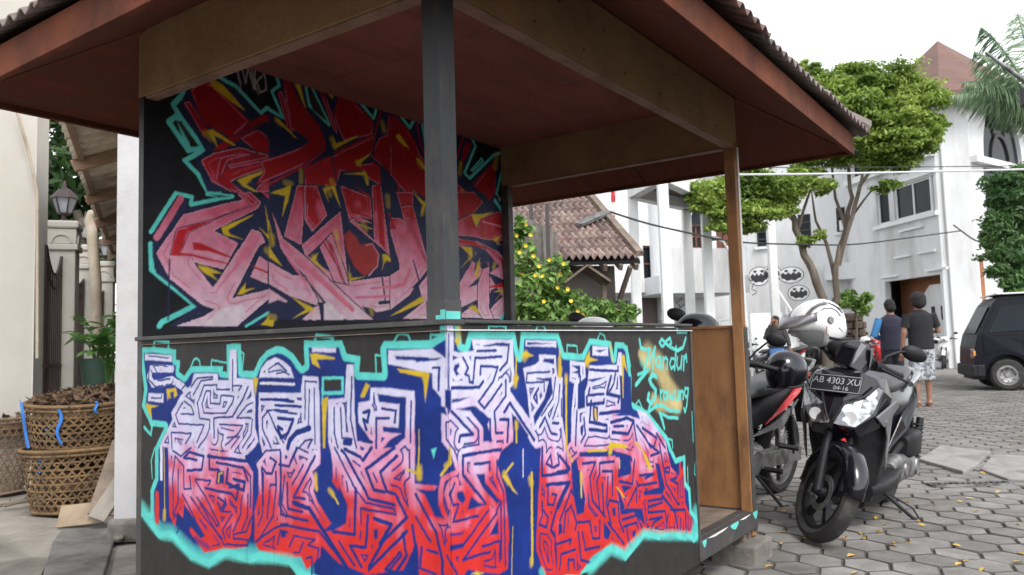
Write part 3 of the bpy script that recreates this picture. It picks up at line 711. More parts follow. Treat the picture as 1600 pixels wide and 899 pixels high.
PAINT['M'] = '''Lt 20.9 168,2074 117,2011 139,1978 99,1939 181,1844 249,1863 136,1980
Lt 18.6 223,1888 253,1858 165,1800 223,1756 263,1697 317,1699
Lt 23.5 139,1966 178,1861
Pk 0 130,1952 152,1954 197,1886 181,1880
Pn 0 184,2108 345,2194 373,2151 430,2127 520,2071 594,2082 592,1739 263,1691 210,1808 256,1858 139,2007
Lt 17.0 296,2177 394,2156 520,2071 551,2101 594,2085
Pr 0 190,2088 236,2133 289,2129 459,2019 373,1931 303,1953 243,1965
LW 8.1 197,2069 236,2127 283,2133 467,2017
Pr 0 161,2030 184,2042 263,1951 276,1923 243,1916
Lr 28.4 310,1869 535,2052 594,2055
Pr 0 415,1939 504,1996 628,1943 628,1903 504,1893
Ln 6.6 197,2051 243,1971
Ln 7.0 387,1940 504,2016
PW 0 236,1813 289,1853 415,1901 504,1896 593,1900 593,1857 415,1775 372,1750 429,1721 415,1713 372,1707 283,1736
Pr 0 320,1840 372,1862 504,1893 358,1834 330,1768 429,1716 386,1709 300,1751
Pr 0 351,1815 593,1903 593,1883 372,1803
PW 0 503,1751 592,1817 592,1739 488,1724
Py 0 269,2161 331,2146 373,2119 441,2063 430,2063 359,2090 289,2123
Sy 19.1 283,2146 338,2117
Py 0 263,1939 289,1950 394,1907 387,1902 296,1927 310,1881 303,1886 276,1923
Sy 18.8 256,1925 283,1912
Py 0 401,1761 593,1853 593,1847 466,1774 444,1749 503,1726 488,1724 429,1740
Sy 19.6 429,1759 459,1776
Sh 6.7 407,2218 420,2147
Lh 6.2 395,2234 420,2175
Lh 6.2 423,2247 445,2181 454,2256 486,2164
Lh 6.9 474,2250 492,2166 490,2249 522,2275 542,2235 548,2180 518,2159 499,2201 529,2237
Lh 5.7 451,2258 509,2148
Pn 0 594,2317 725,2341 775,2250 800,2145 897,2103 775,2278 802,2306 919,2330 1051,2314 1189,2205 1233,2291 1357,2258 1347,1883 559,1762 561,2089 640,2074 609,2207
Lt 14.6 578,2319 617,2216 577,2179 636,2076 561,2096
Lt 15.8 578,2319 634,2339 746,2354 708,2319 758,2273 783,2168 902,2101 771,2291 785,2315 919,2352 900,2315 1032,2316 1051,2292 1189,2197 1227,2298 1285,2265 1357,2274
Pk 0 780,2272 800,2152 897,2107
Pr 0 626,2299 650,2309 723,2175 825,2087 869,2019 859,1982 745,1885 638,1827 490,1751 536,1823 513,1858 639,1913 704,1946 781,2002 705,2027 680,2036 665,2113 641,2175 609,2180 621,2197 657,2159
Pr 0 609,2180 633,2193 688,2024 664,2019
Pn 0 530,2036 631,1998 631,1978 552,1962
Pn 0 697,2039 785,2003 729,1957 721,1990
LW 9.1 723,2168 834,2082 873,2013 868,1977 754,1880 559,1768
Pr 0 828,2292 850,2298 943,2106 952,2065 924,2088 845,2254
Pr 0 974,2280 1012,2274 1188,2167 1177,2111 989,2043 943,2120 934,2154
LW 12.9 934,2154 974,2276 1012,2274 1178,2180
Pr 0 941,1969 1187,2106 1207,2087 1175,2020 1083,1944 1184,1970 1225,1954 1223,1864 1152,1889 968,1895 939,1820 753,1792 754,1866 904,1948
LW 13.2 941,1977 1198,2119 1242,2255
Pr 0 1295,2236 1356,2242 1348,1929 1246,1965 1164,2003 1228,2107 1282,2133
LW 13.4 1184,1970 1220,1953 1228,1865
LW 12.2 762,1827 758,1867 904,1948
Ln 9.4 913,1957 948,1822
Ln 13.3 1207,2095 1175,2013
Pn 0 968,1895 1132,1923 1151,1853 1043,1850
Pn 0 1231,1970 1331,1926 1347,1883 1244,1867
Pr 0 866,1836 921,1866 929,1819 787,1797 805,1840
Py 0 674,2285 699,2306 728,2259 765,2150 757,2152 707,2239
Sy 18.1 699,2292 716,2242
Py 0 592,2070 624,2057 713,1998 697,2002 600,2055
Sy 14.7 600,2058 624,2043
Py 0 872,2282 918,2301 926,2232 899,2246
Sy 18.9 900,2297 918,2258
Py 0 919,2058 942,2020 1081,2088 1076,2079 941,1998 923,1995
Sy 18.9 914,2036 932,2003
Py 0 1064,1956 1154,2009 1154,2002 1083,1941 1073,1935
Sy 16.3 1074,1957 1093,1946
Py 0 986,1884 1132,1916 1151,1853 1136,1850 1122,1899
Sy 19.7 1122,1907 1137,1879
Sy 20.3 1251,2188 1261,2152
Sy 17.7 646,1788 678,1786
Sy 15.0 733,1856 732,1802
Sy 18.8 911,1837 920,1817
Pn 0 1310,2258 1375,2249 1453,2203 1489,2259 1548,2239 1580,2124 1604,2112 1879,2294 1960,2285 1999,2213 1909,2022 1963,2005 2187,2195 2265,2228 2302,2198 2207,1962 2159,1901 2339,1814 2369,1799 1296,1679
Lt 19.0 1310,2266 1365,2267 1453,2207 1489,2259 1548,2256 1580,2124 1704,2139 1872,2301 1921,2325 1975,2306 1960,2276 2014,2216 1903,2039 1950,2016 2187,2195 2273,2229 2311,2209 2199,1951 2159,1901 2339,1814
Lt 11.7 1966,2066 2068,2155 2082,2140 1979,2064
Pr 0 1309,2227 1364,2231 1430,2190 1497,2124 1531,2074 1602,2038 1853,1962 2042,1885 1983,1799 1845,1741 1604,1713 1302,1931
LW 14.0 1309,2230 1364,2231 1441,2184 1503,2117
LW 14.5 1512,2232 1533,2131 1602,2046 1712,2024
LW 15.3 1832,2104 1919,2294
Pr 0 1917,2223 1972,2226 1941,2150 1856,2057
Pr 0 2186,2158 2196,2051 2191,1941 2116,1913 1990,1974
LW 11.9 1976,1981 2185,2149 2196,2051
Ln 15.6 1855,2031 2159,1892
Pn 0 1302,1931 1334,1913 1395,1728 1383,1703 1298,1755
Pn 0 1473,1880 1583,1840 1556,1723 1520,1704
LW 10.3 1302,1951 1345,1938 1395,1728
PW 0 1374,1764 1464,1784 1520,1704 1405,1691
Pn 0 1983,1816 2070,1871 2172,1857 2039,1797 2009,1759
PW 0 2039,1805 2248,1867 2369,1799 2023,1761
Py 0 1345,2141 1373,2154 1450,2091 1372,2115
Sy 20.9 1373,2139 1405,2114
Py 0 1495,2051 1530,2049 1600,1988 1553,2005
Sy 25.0 1518,2039 1541,2019
Sy 28.3 2218,2201 2199,2124
Sy 22.8 1871,2085 1862,2032
Py 0 1467,1879 1559,1836 1545,1762 1521,1735 1547,1818
Sy 21.4 1571,1830 1539,1761
Ly 6.2 1865,1938 2042,1876
Py 0 1955,1795 1998,1827 2172,1848 2039,1805 2002,1766
Sy 23.3 1997,1809 2010,1784
Sy 17.0 1299,1808 1319,1757
Lh 8.2 2222,1955 2235,1920 2260,1969 2265,1896 2290,1937 2295,1882 2328,1923 2333,1859 2344,1925
Lt 15.7 30,1506 128,1666 198,1661 191,1631 379,1690 263,1682
Lt 20.2 30,1461 34,1366 105,1314 214,1238 76,1173 64,1157
Pn 0 36,1489 141,1662 178,1650 178,1614 429,1684 473,1684 592,1739 588,1159 106,1157 218,1232 51,1356 36,1417
Pk 0 276,1684 372,1689 317,1676
LW 25.5 54,1488 150,1649
PW 0 51,1429 160,1589 429,1684 400,1705 466,1721 518,1684 503,1656 296,1539 407,1498 337,1386 204,1406 290,1311 472,1564 517,1556 539,1513 509,1498 378,1273 561,1317 589,1299 399,1158 130,1157 250,1198 296,1225 243,1239 105,1337
Pr 0 132,1528 191,1549 283,1580 465,1664 436,1698 400,1711 436,1717 506,1679 317,1596 185,1524 145,1431 108,1428
Pr 0 198,1482 230,1485 368,1443 365,1436 276,1453 204,1456
Pr 0 111,1437 198,1438 358,1414 358,1408 198,1429 117,1426
Pp 0 465,1538 502,1535 487,1490 344,1338 393,1414
Ps 0 316,1223 428,1250 442,1207 371,1158 250,1158
Ln 6.3 104,1410 100,1184
Pn 0 211,1404 330,1385 290,1314
Py 0 224,1393 270,1390 327,1370 283,1367 310,1342 250,1368
Sy 15.9 237,1391 276,1370
Py 0 330,1555 480,1628 473,1621 358,1549 365,1534 429,1516 337,1528
Sy 16.3 344,1550 354,1533
Py 0 399,1286 442,1337 439,1312 486,1317 428,1293
Sy 13.8 421,1299 428,1311
Py 0 540,1674 570,1549 590,1525 586,1505 510,1574 555,1547
Sy 17.3 570,1529 582,1524
PW 0 464,1363 509,1454 590,1415 589,1325
Lr 8.5 479,1407 589,1376
Sy 20.0 547,1482 578,1465
Lt 11.2 442,1159 588,1235
Py 0 515,1165 568,1209 588,1203 575,1159
PW 0 518,1729 592,1726 579,1692
Pn 0 559,1762 1347,1883 1330,1196 555,1186
PW 0 711,1786 761,1793 733,1520 636,1550
PW 0 753,1792 822,1803 882,1672 793,1586 751,1636
Pr 0 774,1795 813,1801 812,1712 846,1633 811,1602 760,1657 769,1740
PW 0 733,1520 964,1703 1006,1374 1034,1376 1335,1422 1331,1255 1188,1230 1090,1257 1167,1194 1059,1192 995,1289 758,1468
Pn 0 766,1476 889,1576 899,1583 923,1398 843,1434
PW 0 836,1522 908,1591 997,1402 1005,1360 922,1370
Lr 9.3 862,1545 924,1460
Pr 0 876,1560 907,1535 987,1359 973,1372
PW 0 574,1654 628,1543 758,1468 1014,1290 1167,1194 984,1192 867,1271 824,1270 840,1190 730,1188 815,1256 748,1387 659,1448 619,1497
PW 0 557,1434 682,1384 748,1381 824,1277 815,1256 665,1291 556,1338
Lp 24.6 724,1446 1032,1241
Lp 11.8 659,1454 756,1354
Pn 0 744,1377 790,1343 867,1271 984,1192 866,1190 850,1271
Ps 0 858,1264 885,1272 975,1205 975,1191 857,1190
PW 0 556,1319 602,1295 653,1268 649,1261 602,1273 556,1255
Py 0 673,1288 789,1245 797,1236 681,1194 755,1235
Sy 18.0 755,1248 789,1229
Sy 17.1 555,1201 586,1196
PW 0 966,1825 1160,1795 1168,1685 1059,1694 1167,1670 1020,1660
Pr 0 994,1815 1023,1819 1050,1707 1035,1698
Pr 0 1052,1838 1160,1802 1150,1790
Lr 6.5 1040,1706 1168,1692
PW 0 1171,1856 1233,1865 1289,1517 1257,1537 1020,1660 1039,1677 1181,1582
Pr 0 1197,1860 1228,1865 1257,1544 1217,1578
Ph2 0 981,1592 1019,1617 1067,1586 1086,1552 1115,1561 1155,1565 1205,1525 1204,1466 1112,1401 1045,1448 999,1522
LW 8.2 1125,1555 1165,1566 1210,1518 1199,1458 1142,1410
Ln 10.0 1233,1401 1251,1283
Ln 16.7 1210,1278 1304,1285
Lp 13.1 1052,1298 1273,1313
Lp 10.0 1151,1345 1334,1369
Pn 0 1283,1736 1338,1513 1336,1452
PW 0 1283,1736 1343,1720 1340,1590
Pr 0 1283,1728 1325,1711 1335,1658 1313,1656
Pn 0 1090,1257 1159,1251 1188,1230 1331,1248 1330,1196 1167,1194
Py 0 783,1464 827,1494 809,1459 891,1396 817,1439
Sy 18.2 800,1472 809,1452
Sy 18.8 935,1601 939,1573
Ly 4.7 935,1594 961,1470
Py 0 557,1504 572,1480 627,1419 557,1453
Sy 20.1 573,1544 573,1512
Ly 4.3 558,1607 580,1513
Py 0 566,1731 678,1781 661,1712 628,1635 645,1729
Sy 17.7 662,1771 653,1737
Py 0 857,1794 929,1819 965,1718 911,1802 875,1783 892,1736
Sy 18.7 884,1802 901,1773
Sy 19.5 1107,1656 1127,1636
Ly 5.2 1078,1652 1167,1640
Sy 23.7 1280,1812 1284,1774
Py 0 1236,1520 1267,1523 1320,1481 1256,1492 1229,1438 1246,1491
Sy 16.7 1246,1506 1251,1492
Py 0 1012,1452 1020,1389 1112,1401 1015,1375
Sy 15.9 1016,1403 1020,1382
Sy 16.3 1149,1251 1158,1222
Pn 0 1300,1843 1478,1869 1680,1816 1825,1920 2177,1971 2340,1846 2377,1628 2363,1351 2217,1212 1284,1200
Pr 0 1343,1849 1467,1867 1464,1772 1374,1768
PW 0 1374,1776 1465,1796 1518,1652 1584,1482 1464,1365 1429,1325 1285,1245 1289,1417 1355,1451 1356,1482 1295,1636 1297,1713 1384,1715 1405,1671
Pr 0 1406,1726 1435,1729 1573,1497 1555,1504
Pr 0 1297,1720 1338,1656 1295,1652
Lp 20.5 1288,1357 1386,1377 1433,1456
PW 0 1499,1374 1593,1459 1585,1204 1370,1201 1531,1289
Ln 10.6 1453,1364 1593,1467
Ln 10.5 1462,1505 1500,1406
Py 0 1285,1215 1497,1312 1544,1321 1525,1289 1349,1231
Sy 17.6 1514,1312 1526,1305
Py 0 1467,1867 1571,1818 1521,1739 1541,1806
Sy 21.4 1565,1817 1539,1766
Pr 0 1825,1920 1988,1943 2071,1893 1955,1800 1845,1761
Pr 0 2060,1954 2192,1973 2145,1912
PW 0 1819,1750 1969,1810 2022,1738 2039,1801 2248,1863 2346,1653 2285,1684 2091,1675 1978,1681 1816,1674
Lr 9.8 2052,1785 2048,1688 2151,1716
Lp 12.0 2066,1778 2289,1767
Ln 11.5 1816,1669 2033,1660
PW 0 1815,1657 2005,1658 2206,1614 2325,1541 2366,1406 2362,1333 2217,1212 1838,1215 1801,1264 1805,1372 2002,1597 1969,1474 2027,1529 2099,1543 2111,1482 2289,1439 2121,1377 2102,1263 2239,1346 2097,1481 1813,1598
Pr 0 1815,1657 1977,1655 2161,1619 2279,1547 2358,1406 2303,1403 2234,1562 2103,1623 1814,1627
Pn 0 1813,1610 1976,1629 2088,1613 2217,1525 2111,1478 2107,1544 2027,1529 1970,1482 1995,1596 1915,1487 1807,1447
Pn 0 1994,1406 1911,1385 2025,1460 2003,1269 2028,1218 1934,1276 1799,1215 1800,1256 1991,1320
PW 0 2001,1407 2054,1496 2113,1518 2102,1272 2143,1211 2042,1210 1995,1261
Pn 0 2106,1359 2256,1401 2116,1263
Lr 10.0 2107,1394 2305,1440
Pr 0 2107,1394 2289,1443 2366,1406 2318,1404
Py 0 1853,1614 1948,1618 1959,1567 1848,1491 1946,1566
Sy 22.9 1947,1601 1932,1557
Py 0 2029,1564 1996,1458 1969,1456
Sy 27.1 2013,1520 2003,1458
Py 0 1955,1808 2040,1819 2172,1848 2038,1792 2001,1736
Sy 19.4 1997,1805 2010,1780
Py 0 2149,1680 2272,1728 2179,1674 2284,1647
Sy 20.0 2180,1692 2208,1668
Sy 19.9 2173,1540 2157,1512
Py 0 2150,1370 2264,1397 2162,1317 2225,1373
Py 0 1907,1275 1975,1286 2015,1235 1947,1259
Sy 19.0 1941,1276 1954,1260
PW 0 1864,1216 1933,1259 2014,1218
Lt 28.6 2190,1919 2338,1809 2354,1654
Lt 24.6 2322,1632 2351,1580
Lt 24.3 2217,1212 2360,1296
Lh 9.0 2222,1959 2235,1925 2260,1956 2265,1901 2290,1941 2295,1878 2328,1928 2333,1864 2344,1921'''

PAL={'n':(.009,.030,.21),'t':(.12,.66,.60),'y':(.66,.46,.025),'w':(.72,.70,.80),'k':(.036,.034,.033),'r':(.60,.035,.03),'p':(.70,.18,.29),'s':(.74,.62,.68),'c':(.72,.58,.26),'h':(.42,.40,.43),'h2':(.36,.035,.035)}
def vnoise(x,y,seed=0):
    # value noise, vectorised
    xi=np.floor(x).astype(int);yi=np.floor(y).astype(int);fx=x-xi;fy=y-yi
    fx=fx*fx*(3-2*fx);fy=fy*fy*(3-2*fy)
    def h(a,b):
        n=(a*374761393+b*668265263+seed*974711)&0x7fffffff
        n=((n^(n>>13))*1274126177)&0x7fffffff
        return ((n^(n>>16))&0xffff)/65535.
    return (h(xi,yi)*(1-fx)+h(xi+1,yi)*fx)*(1-fy)+(h(xi,yi+1)*(1-fx)+h(xi+1,yi+1)*fx)*fy
def seg_dist(X,Y,pts):
    D=np.full(X.shape,1e9)
    for (a,b),(c,d) in zip(pts[:-1],pts[1:]):
        vx,vy=c-a,d-b;L=vx*vx+vy*vy+1e-9
        t=np.clip(((X-a)*vx+(Y-b)*vy)/L,0,1)
        D=np.minimum(D,np.hypot(X-a-t*vx,Y-b-t*vy))
    return D
def inside(X,Y,pts):
    m=np.zeros(X.shape,bool);n=len(pts)
    for i in range(n):
        x1,y1=pts[i];x2,y2=pts[(i+1)%n]
        if y1==y2:continue
        m^=((y1>Y)!=(y2>Y))&(X<(x2-x1)*(Y-y1)/(y2-y1)+x1)
    return m
def ramp(z,stops):
    zs=[s[0] for s in stops]
    return np.stack([np.interp(z,zs,[s[1][k] for s in stops]) for k in range(3)],-1)
def paint(data,x0,x1,nx,z0,z1,nz,kind):
    xs=np.linspace(x0,x1,nx);zs=np.linspace(z0,z1,nz);X,Z=np.meshgrid(xs,zs)
    col=np.empty(X.shape+(3,));base={'k':PAL['k'],'m':(.012,.013,.016)}[kind];col[:]=base
    jx=X+(vnoise(X/9,Z/9,3)-.5)*2+(vnoise(X/30,Z/30,8)-.5)*2;jz=Z+(vnoise(X/9,Z/9,4)-.5)*2+(vnoise(X/30,Z/30,9)-.5)*2
    G=vnoise(X/60,Z/45,5)
    if kind=='k':
        zz=Z+(G-.5)*170-75*np.exp(-X/450)+(vnoise(X/22,Z/60,51)-.5)*70
        grad=ramp(zz,[(430,(.66,.03,.025)),(545,(.66,.04,.045)),(610,(.68,.15,.24)),(680,(.72,.34,.54)),(770,(.68,.56,.78)),(850,(.66,.64,.84)),(1100,(.70,.69,.86))])
    else:
        zz=Z+(G-.5)*120
        grad=ramp(zz,[(1120,(.72,.60,.66)),(1300,(.72,.42,.53)),(1520,(.66,.20,.31)),(1680,(.58,.09,.15)),(1760,(.42,.014,.022)),(2200,(.33,.010,.015))])
    reds=ramp(zz,[(1250,(.56,.02,.032)),(1600,(.44,.012,.020)),(1800,(.36,.010,.016)),(2250,(.30,.008,.013))])
    Dn=np.full(X.shape,99.);isW=np.zeros(X.shape)
    P2=dict(PAL)
    if kind=='m': P2['n']=(.020,.026,.075)
    for ln in data.splitlines():
        p=ln.split();code=p[0];w=float(p[1]);pts=[tuple(map(float,a.split(','))) for a in p[2:]]
        m=w*2.2+44
        a0,a1=min(q[0] for q in pts)-m,max(q[0] for q in pts)+m;b0,b1=min(q[1] for q in pts)-m,max(q[1] for q in pts)+m
        i0,i1=np.searchsorted(xs,[a0,a1]);j0,j1=np.searchsorted(zs,[b0,b1])
        if i1<=i0 or j1<=j0:continue
        sl=(slice(j0,j1),slice(i0,i1));x=jx[sl];z=jz[sl]
        soft=2.8
        if code=='OUT':
            ins=inside(x,z,pts);d=seg_dist(x,z,pts)
            a=np.where(ins,1.,np.clip(1-d/4,0,1))[...,None];col[sl]=col[sl]*(1-a)+np.array(PAL['t'])*a
            a=(np.clip((d-16)/6,0,1)*ins)[...,None];nv=np.array(PAL['n'])*(.75+.6*vnoise(x/120,z/70,2))[...,None]
            col[sl]=col[sl]*(1-a)+nv*a;continue
        k=code[0];c=code[1:]
        if k=='P':
            if w==0 and len(pts)>2:
                d=seg_dist(x,z,pts+pts[:1]);ins=inside(x,z,pts);sd=np.where(ins,-d,d)
                a=np.clip(.5-sd/(2*soft),0,1)
        elif k=='L':
            d=seg_dist(x,z,pts);a=np.clip((w/2-d)/soft*.7+.5,0,1)
        else:
            d=seg_dist(x,z,pts);a=np.clip(1.25-d/(w*.95),0,1);a=a*a*(3-2*a)
            a*=.72+.5*(vnoise(X[sl]/2.4,Z[sl]/2.4,11)-.2)*(1-a)
            a=np.clip(a,0,1)*(.9 if kind=='k' else .6)
        isW[sl]=np.where(a>.5,1. if (c=='W' or (c=='r' and kind=='k')) else 0.,isW[sl])
        if kind=='k' and (c=='n' or (c=='W' and k=='P')) and k in 'LP': Dn[sl]=np.minimum(Dn[sl],np.abs(d-(w/2 if k=='L' else 0)))
        a=a[...,None]
        C=grad[sl] if c=='W' else (reds[sl] if c=='r' and kind=='m' else np.array(P2[c]))
        col[sl]=col[sl]*(1-a)+C*a
        if kind=='m' and k=='P' and min(max(q[0] for q in pts)-min(q[0] for q in pts),max(q[1] for q in pts)-min(q[1] for q in pts))>70:
            def over(al,cc):
                al=al[...,None];col[sl]=col[sl]*(1-al)+np.array(cc)*al
            nn=vnoise(x/70,z/70,41)
            if c=='r': over(np.where(ins,np.clip((9-d)/4,0,1),0)*np.clip((nn-.3)*6,0,.8),(.60,.14,.22)); over(np.where(ins,0,np.clip((5-d)/2.5,0,1))*.8,(.014,.018,.06))
            if c=='W': over(np.where(ins,0,np.clip((8-d)/3,0,1))*.9,(.014,.018,.06)); over(np.where(ins,np.clip((5-np.abs(d-17-8*nn))/4,0,1),0)*np.clip((nn-.4)*6,0,.6),(.58,.08,.16)); over(np.where(ins,np.clip((7-d)/5,0,1),0)*.45,(.75,.45,.55))
    if kind=='k':   # the thin inner lines that run parallel to the outlines of every stroke
        for dd,ww in ((17.,3.2),(37.,3.2)):
            a=np.clip((ww-np.abs(Dn+(vnoise(X/40,Z/40,31)-.5)*5-dd))/2.+.4,0,1)*isW*np.clip((vnoise(X/55,Z/90,33)-.22)*9,0,1);a=a[...,None]*.92
            col=col*(1-a)+np.array(PAL['n'])*a
    # spray variation, drips and grime
    v=.86+.22*vnoise(X/25,Z/25,21)+.10*(vnoise(X/4,Z/4,22)-.5)
    col*=v[...,None]
    return np.clip(col*({'k':.76,'m':1.02}[kind]),0,1)

# ================================================================ ground
rng = random.Random(7)
mb = MB(); mb.add([(-300,-300,-.045),(400,-300,-.045),(400,300,-.045),(-300,300,-.045)], [(0,1,2,3)])
struct(mb.build('ground', M['joint'], fix=False))
P0 = W(0, 0)
pav = street('pavement', 4, 40); pav['kind'] = 'structure'
mb = MB(); nlat = 40
mb.add([(-40,-19.2,-.006),(60,-19.2,-.006),(60,70,-.006),(-40,70,-.006)], [(0,1,2,3)]); mb.build('far_paving', M['paverfar'], pav, fix=False)
mb = MB(); mb.add([(-4,-38,-.011),(8,-38,-.011),(22,-19.1,-.011),(-4,-19.1,-.011)], [(0,1,2,3)]); mb.build('joint_sand', M['joint'], pav, fix=False)
HR, HD, GAP = .112, .109, .0025
def hexmesh(dst, cx, cy, z, tx, ty, s=1.):
    vs = []
    for ring, (k, dz) in enumerate((((1-.085), 0), (1., -.006), (1., -.05))):
        for i in range(6):
            a = R(60*i); x = math.cos(a)*(HR-GAP)*k*s; y = math.sin(a)/math.sin(R(60))*(HD-GAP)*k*s
            vs.append((cx+x, cy+y, z+dz+(tx*x+ty*y if ring < 2 else 0)))
    fs = [(0,1,2,3,4,5)]+[(r*6+i, (r+1)*6+i, (r+1)*6+(i+1) % 6, r*6+(i+1) % 6) for r in (0, 1) for i in range(6)]
    dst.m = 0; dst.add(vs, fs[:1]+fs[7:]); b0 = len(dst.v)-18; dst.m = 1; dst.f += [tuple(b0+i for i in f_) for f_ in fs[1:7]]; dst.mi += [1]*6; dst.m = 0
cells = []
pa = R(4); ca, sa = math.cos(pa), math.sin(pa)
for i in range(-60, 140):
    for j in range(-20, 160):
        u = i*1.5*HR; v = j*2*HD+(HD if i % 2 else 0)
        l = u*ca-v*sa; d = u*sa+v*ca
        if not 2.6 < d < 21: continue
        px = 800+FPX*l/d*1.0
        lo = 1010 if d < 4.4 else 1130
        if not lo-60 < px < 1690: continue
        cells.append((d, l))
cells.sort()
pv_meshes = []
for k in range(6):
    b = MB(); hexmesh(b, 0, 0, 0, rng.uniform(-.02,.02), rng.uniform(-.02,.02), 1+rng.uniform(-.012,.008))
    o = b.build('paver', [M['paver'], M['paveredge']], None); pv_meshes.append(o.data); bpy.data.objects.remove(o)
near = [c for c in cells if 1000 < 800+FPX*c[1]/c[0] < 1640][:300]; nearset = set(near)
for d, l in near:
    o = bpy.data.objects.new('paver', rng.choice(pv_meshes)); COL.objects.link(o); o.parent = pav
    o.location = (l-4, d-40, rng.uniform(-.004, .003)); o.rotation_euler = (0, 0, pa+math.pi*rng.randint(0, 1)+rng.uniform(-.012, .012))
b = MB()
for d, l in cells:
    if (d, l) in nearset: continue
    hexmesh(b, l-4, d-40, rng.uniform(-.004,.003), rng.uniform(-.02,.02), rng.uniform(-.02,.02))
po = b.build('paver_field', [M['paver'], M['paveredge']], pav, fix=False); stuff(po)
# raised drain cover slabs and the small iron grate between the pavers
def slabpoly(name, pts, z0, z1, m, parent, bev=.008):
    q = MB(); q.prism(pts, lambda u, v, t: Vector((u, v, t)), z0, z1); return q.build(name, m, parent, bevel=bev)
g0 = gnd(1475, 703); g1 = gnd(1560, 745)
o = street('drain_cover_slab', *gnd(1490, 716)[:2]); tag(o, 'flat concrete drain slab with a broken edge behind the black scooter', 'drain cover')
c = gnd(1490, 716); P = [gnd(*p) for p in ((1436,722),(1470,700),(1548,710),(1528,730),(1505,742))]
slabpoly('slab', [(p.x-c.x, p.y-c.y) for p in P], -.03, .028, M['cover'], o)
o = street('drain_cover_slab', *gnd(1580, 738)[:2]); tag(o, 'grey concrete drain slab at the right edge of the paving', 'drain cover')
c = gnd(1580, 738); P = [gnd(*p) for p in ((1532,736),(1553,712),(1660,720),(1690,760),(1575,752))]
slabpoly('slab', [(p.x-c.x, p.y-c.y) for p in P], -.03, .018, M['cover'], o)
c = gnd(1515, 758); o = street('drain_grate', c.x, c.y); tag(o, 'slim slotted iron drain grate set between paving stones', 'grate')
mb = MB()
for s_ in (-1, 1): mb.bar((-.27, .055*s_, .008), (.27, .055*s_, .008), .018, .016); mb.bar((.27*s_, -.055, .008), (.27*s_, .055, .008), .018, .016)
mb.build('frame', M['alu'], o)
for i in range(13):
    q = MB(); q.bar((-.24+i*.04, -.05, .005), (-.22+i*.04, .05, .005), .012, .01); q.build('slat', M['iron'], o)

# ================================================================ kiosk
A, B, E_ = 1.445, 2.3, 1.59
ZF, ZC, ZB, ZT, ZE, OV = .221, 1.118, 2.0116, 2.27, 2.007, .434
K = empty('kiosk', (0, 0, 0)); tag(K, 'wooden roadside kiosk with graffiti covered panels and corrugated hip roof', 'kiosk')
def paintmat(name, kind):
    m = bpy.data.materials.new(name); m.use_nodes = True; n = m.node_tree.nodes; L = m.node_tree.links; b = n['Principled BSDF']; b.inputs['Specular IOR Level'].default_value = .16
    at_ = n.new('ShaderNodeVertexColor'); at_.layer_name = 'paint'
    tc = n.new('ShaderNodeTexCoord')
    def nz(sc, det, st=None):
        t = n.new('ShaderNodeTexNoise'); t.inputs['Scale'].default_value = sc; t.inputs['Detail'].default_value = det; s_ = tc.outputs['Object']
        if st: mp = n.new('ShaderNodeMapping'); mp.inputs['Scale'].default_value = st; L.new(s_, mp.inputs[0]); s_ = mp.outputs[0]
        L.new(s_, t.inputs['Vector']); return t.outputs[0]
    def rng_(o, a, c_, t0=0, t1=1):
        r = n.new('ShaderNodeMapRange'); r.inputs['From Min'].default_value = a; r.inputs['From Max'].default_value = c_; r.inputs['To Min'].default_value = t0; r.inputs['To Max'].default_value = t1; L.new(o, r.inputs['Value']); return r.outputs[0]
    def mix(f, a, c_, mode='MIX'):
        x = n.new('ShaderNodeMix'); x.data_type = 'RGBA'; x.blend_type = mode; L.new(f, x.inputs['Factor'])
        L.new(a, x.inputs[6]); x.inputs[7].default_value = (*c_, 1); return x.outputs[2]
    c = at_.outputs['Color']
    c = mix(rng_(nz(5, 8, (1,1,.5)), .60, .85, 0, .10), c, (.12,.105,.095))       # dust
    c = mix(rng_(nz(14, 8, (1,1,.08)), .68, .80, 0, .45), c, (.05,.045,.04))       # run marks
    c = mix(rng_(nz(42, 4), .72, .76, 0, .75), c, (.22,.17,.12))                  # chipped specks
    L.new(c, b.inputs['Base Color']); L.new(rng_(nz(9, 5), .3, .7, .38, .62), b.inputs['Roughness'])
    bp = n.new('ShaderNodeBump'); bp.inputs['Strength'].default_value = .12; bp.inputs['Distance'].default_value = .006; L.new(nz(55, 5, (1,1,.25)), bp.inputs['Height']); L.new(bp.outputs[0], b.inputs['Normal'])
    return m
M['paint'] = paintmat('spray_paint', 'k')
def paint_wall(name, data, fn, s0, s1, ns, z0, z1, nz, kind, thick, back, parent, flip):
    col = paint(data, s0, s1, ns, z0, z1, nz, kind)
    xs = np.linspace(s0, s1, ns)/1000; zs = np.linspace(z0, z1, nz)/1000
    Xg, Zg = np.meshgrid(xs, zs); co = fn(Xg.ravel(), Zg.ravel())
    idx = np.arange(ns*nz).reshape(nz, ns); q = np.stack([idx[:-1,:-1], idx[:-1,1:], idx[1:,1:], idx[1:,:-1]], -1).reshape(-1, 4)
    if flip: q = q[:, ::-1]
    me = bpy.data.meshes.new(name); me.vertices.add(len(co)); me.vertices.foreach_set('co', co.astype(np.float32).ravel())
    me.loops.add(q.size); me.loops.foreach_set('vertex_index', q.ravel().astype(np.int32)); me.polygons.add(len(q)); me.polygons.foreach_set('loop_start', np.arange(0, q.size, 4, dtype=np.int32))
    me.update(calc_edges=True); me.validate()
    ca_ = me.color_attributes.new('paint', 'FLOAT_COLOR', 'POINT'); ca_.data.foreach_set('color', np.concatenate([col.reshape(-1, 3), np.ones((ns*nz, 1))], 1).astype(np.float32).ravel())
    me.materials.append(M['paint']); o = bpy.data.objects.new(name, me); COL.objects.link(o); o.parent = parent; return o
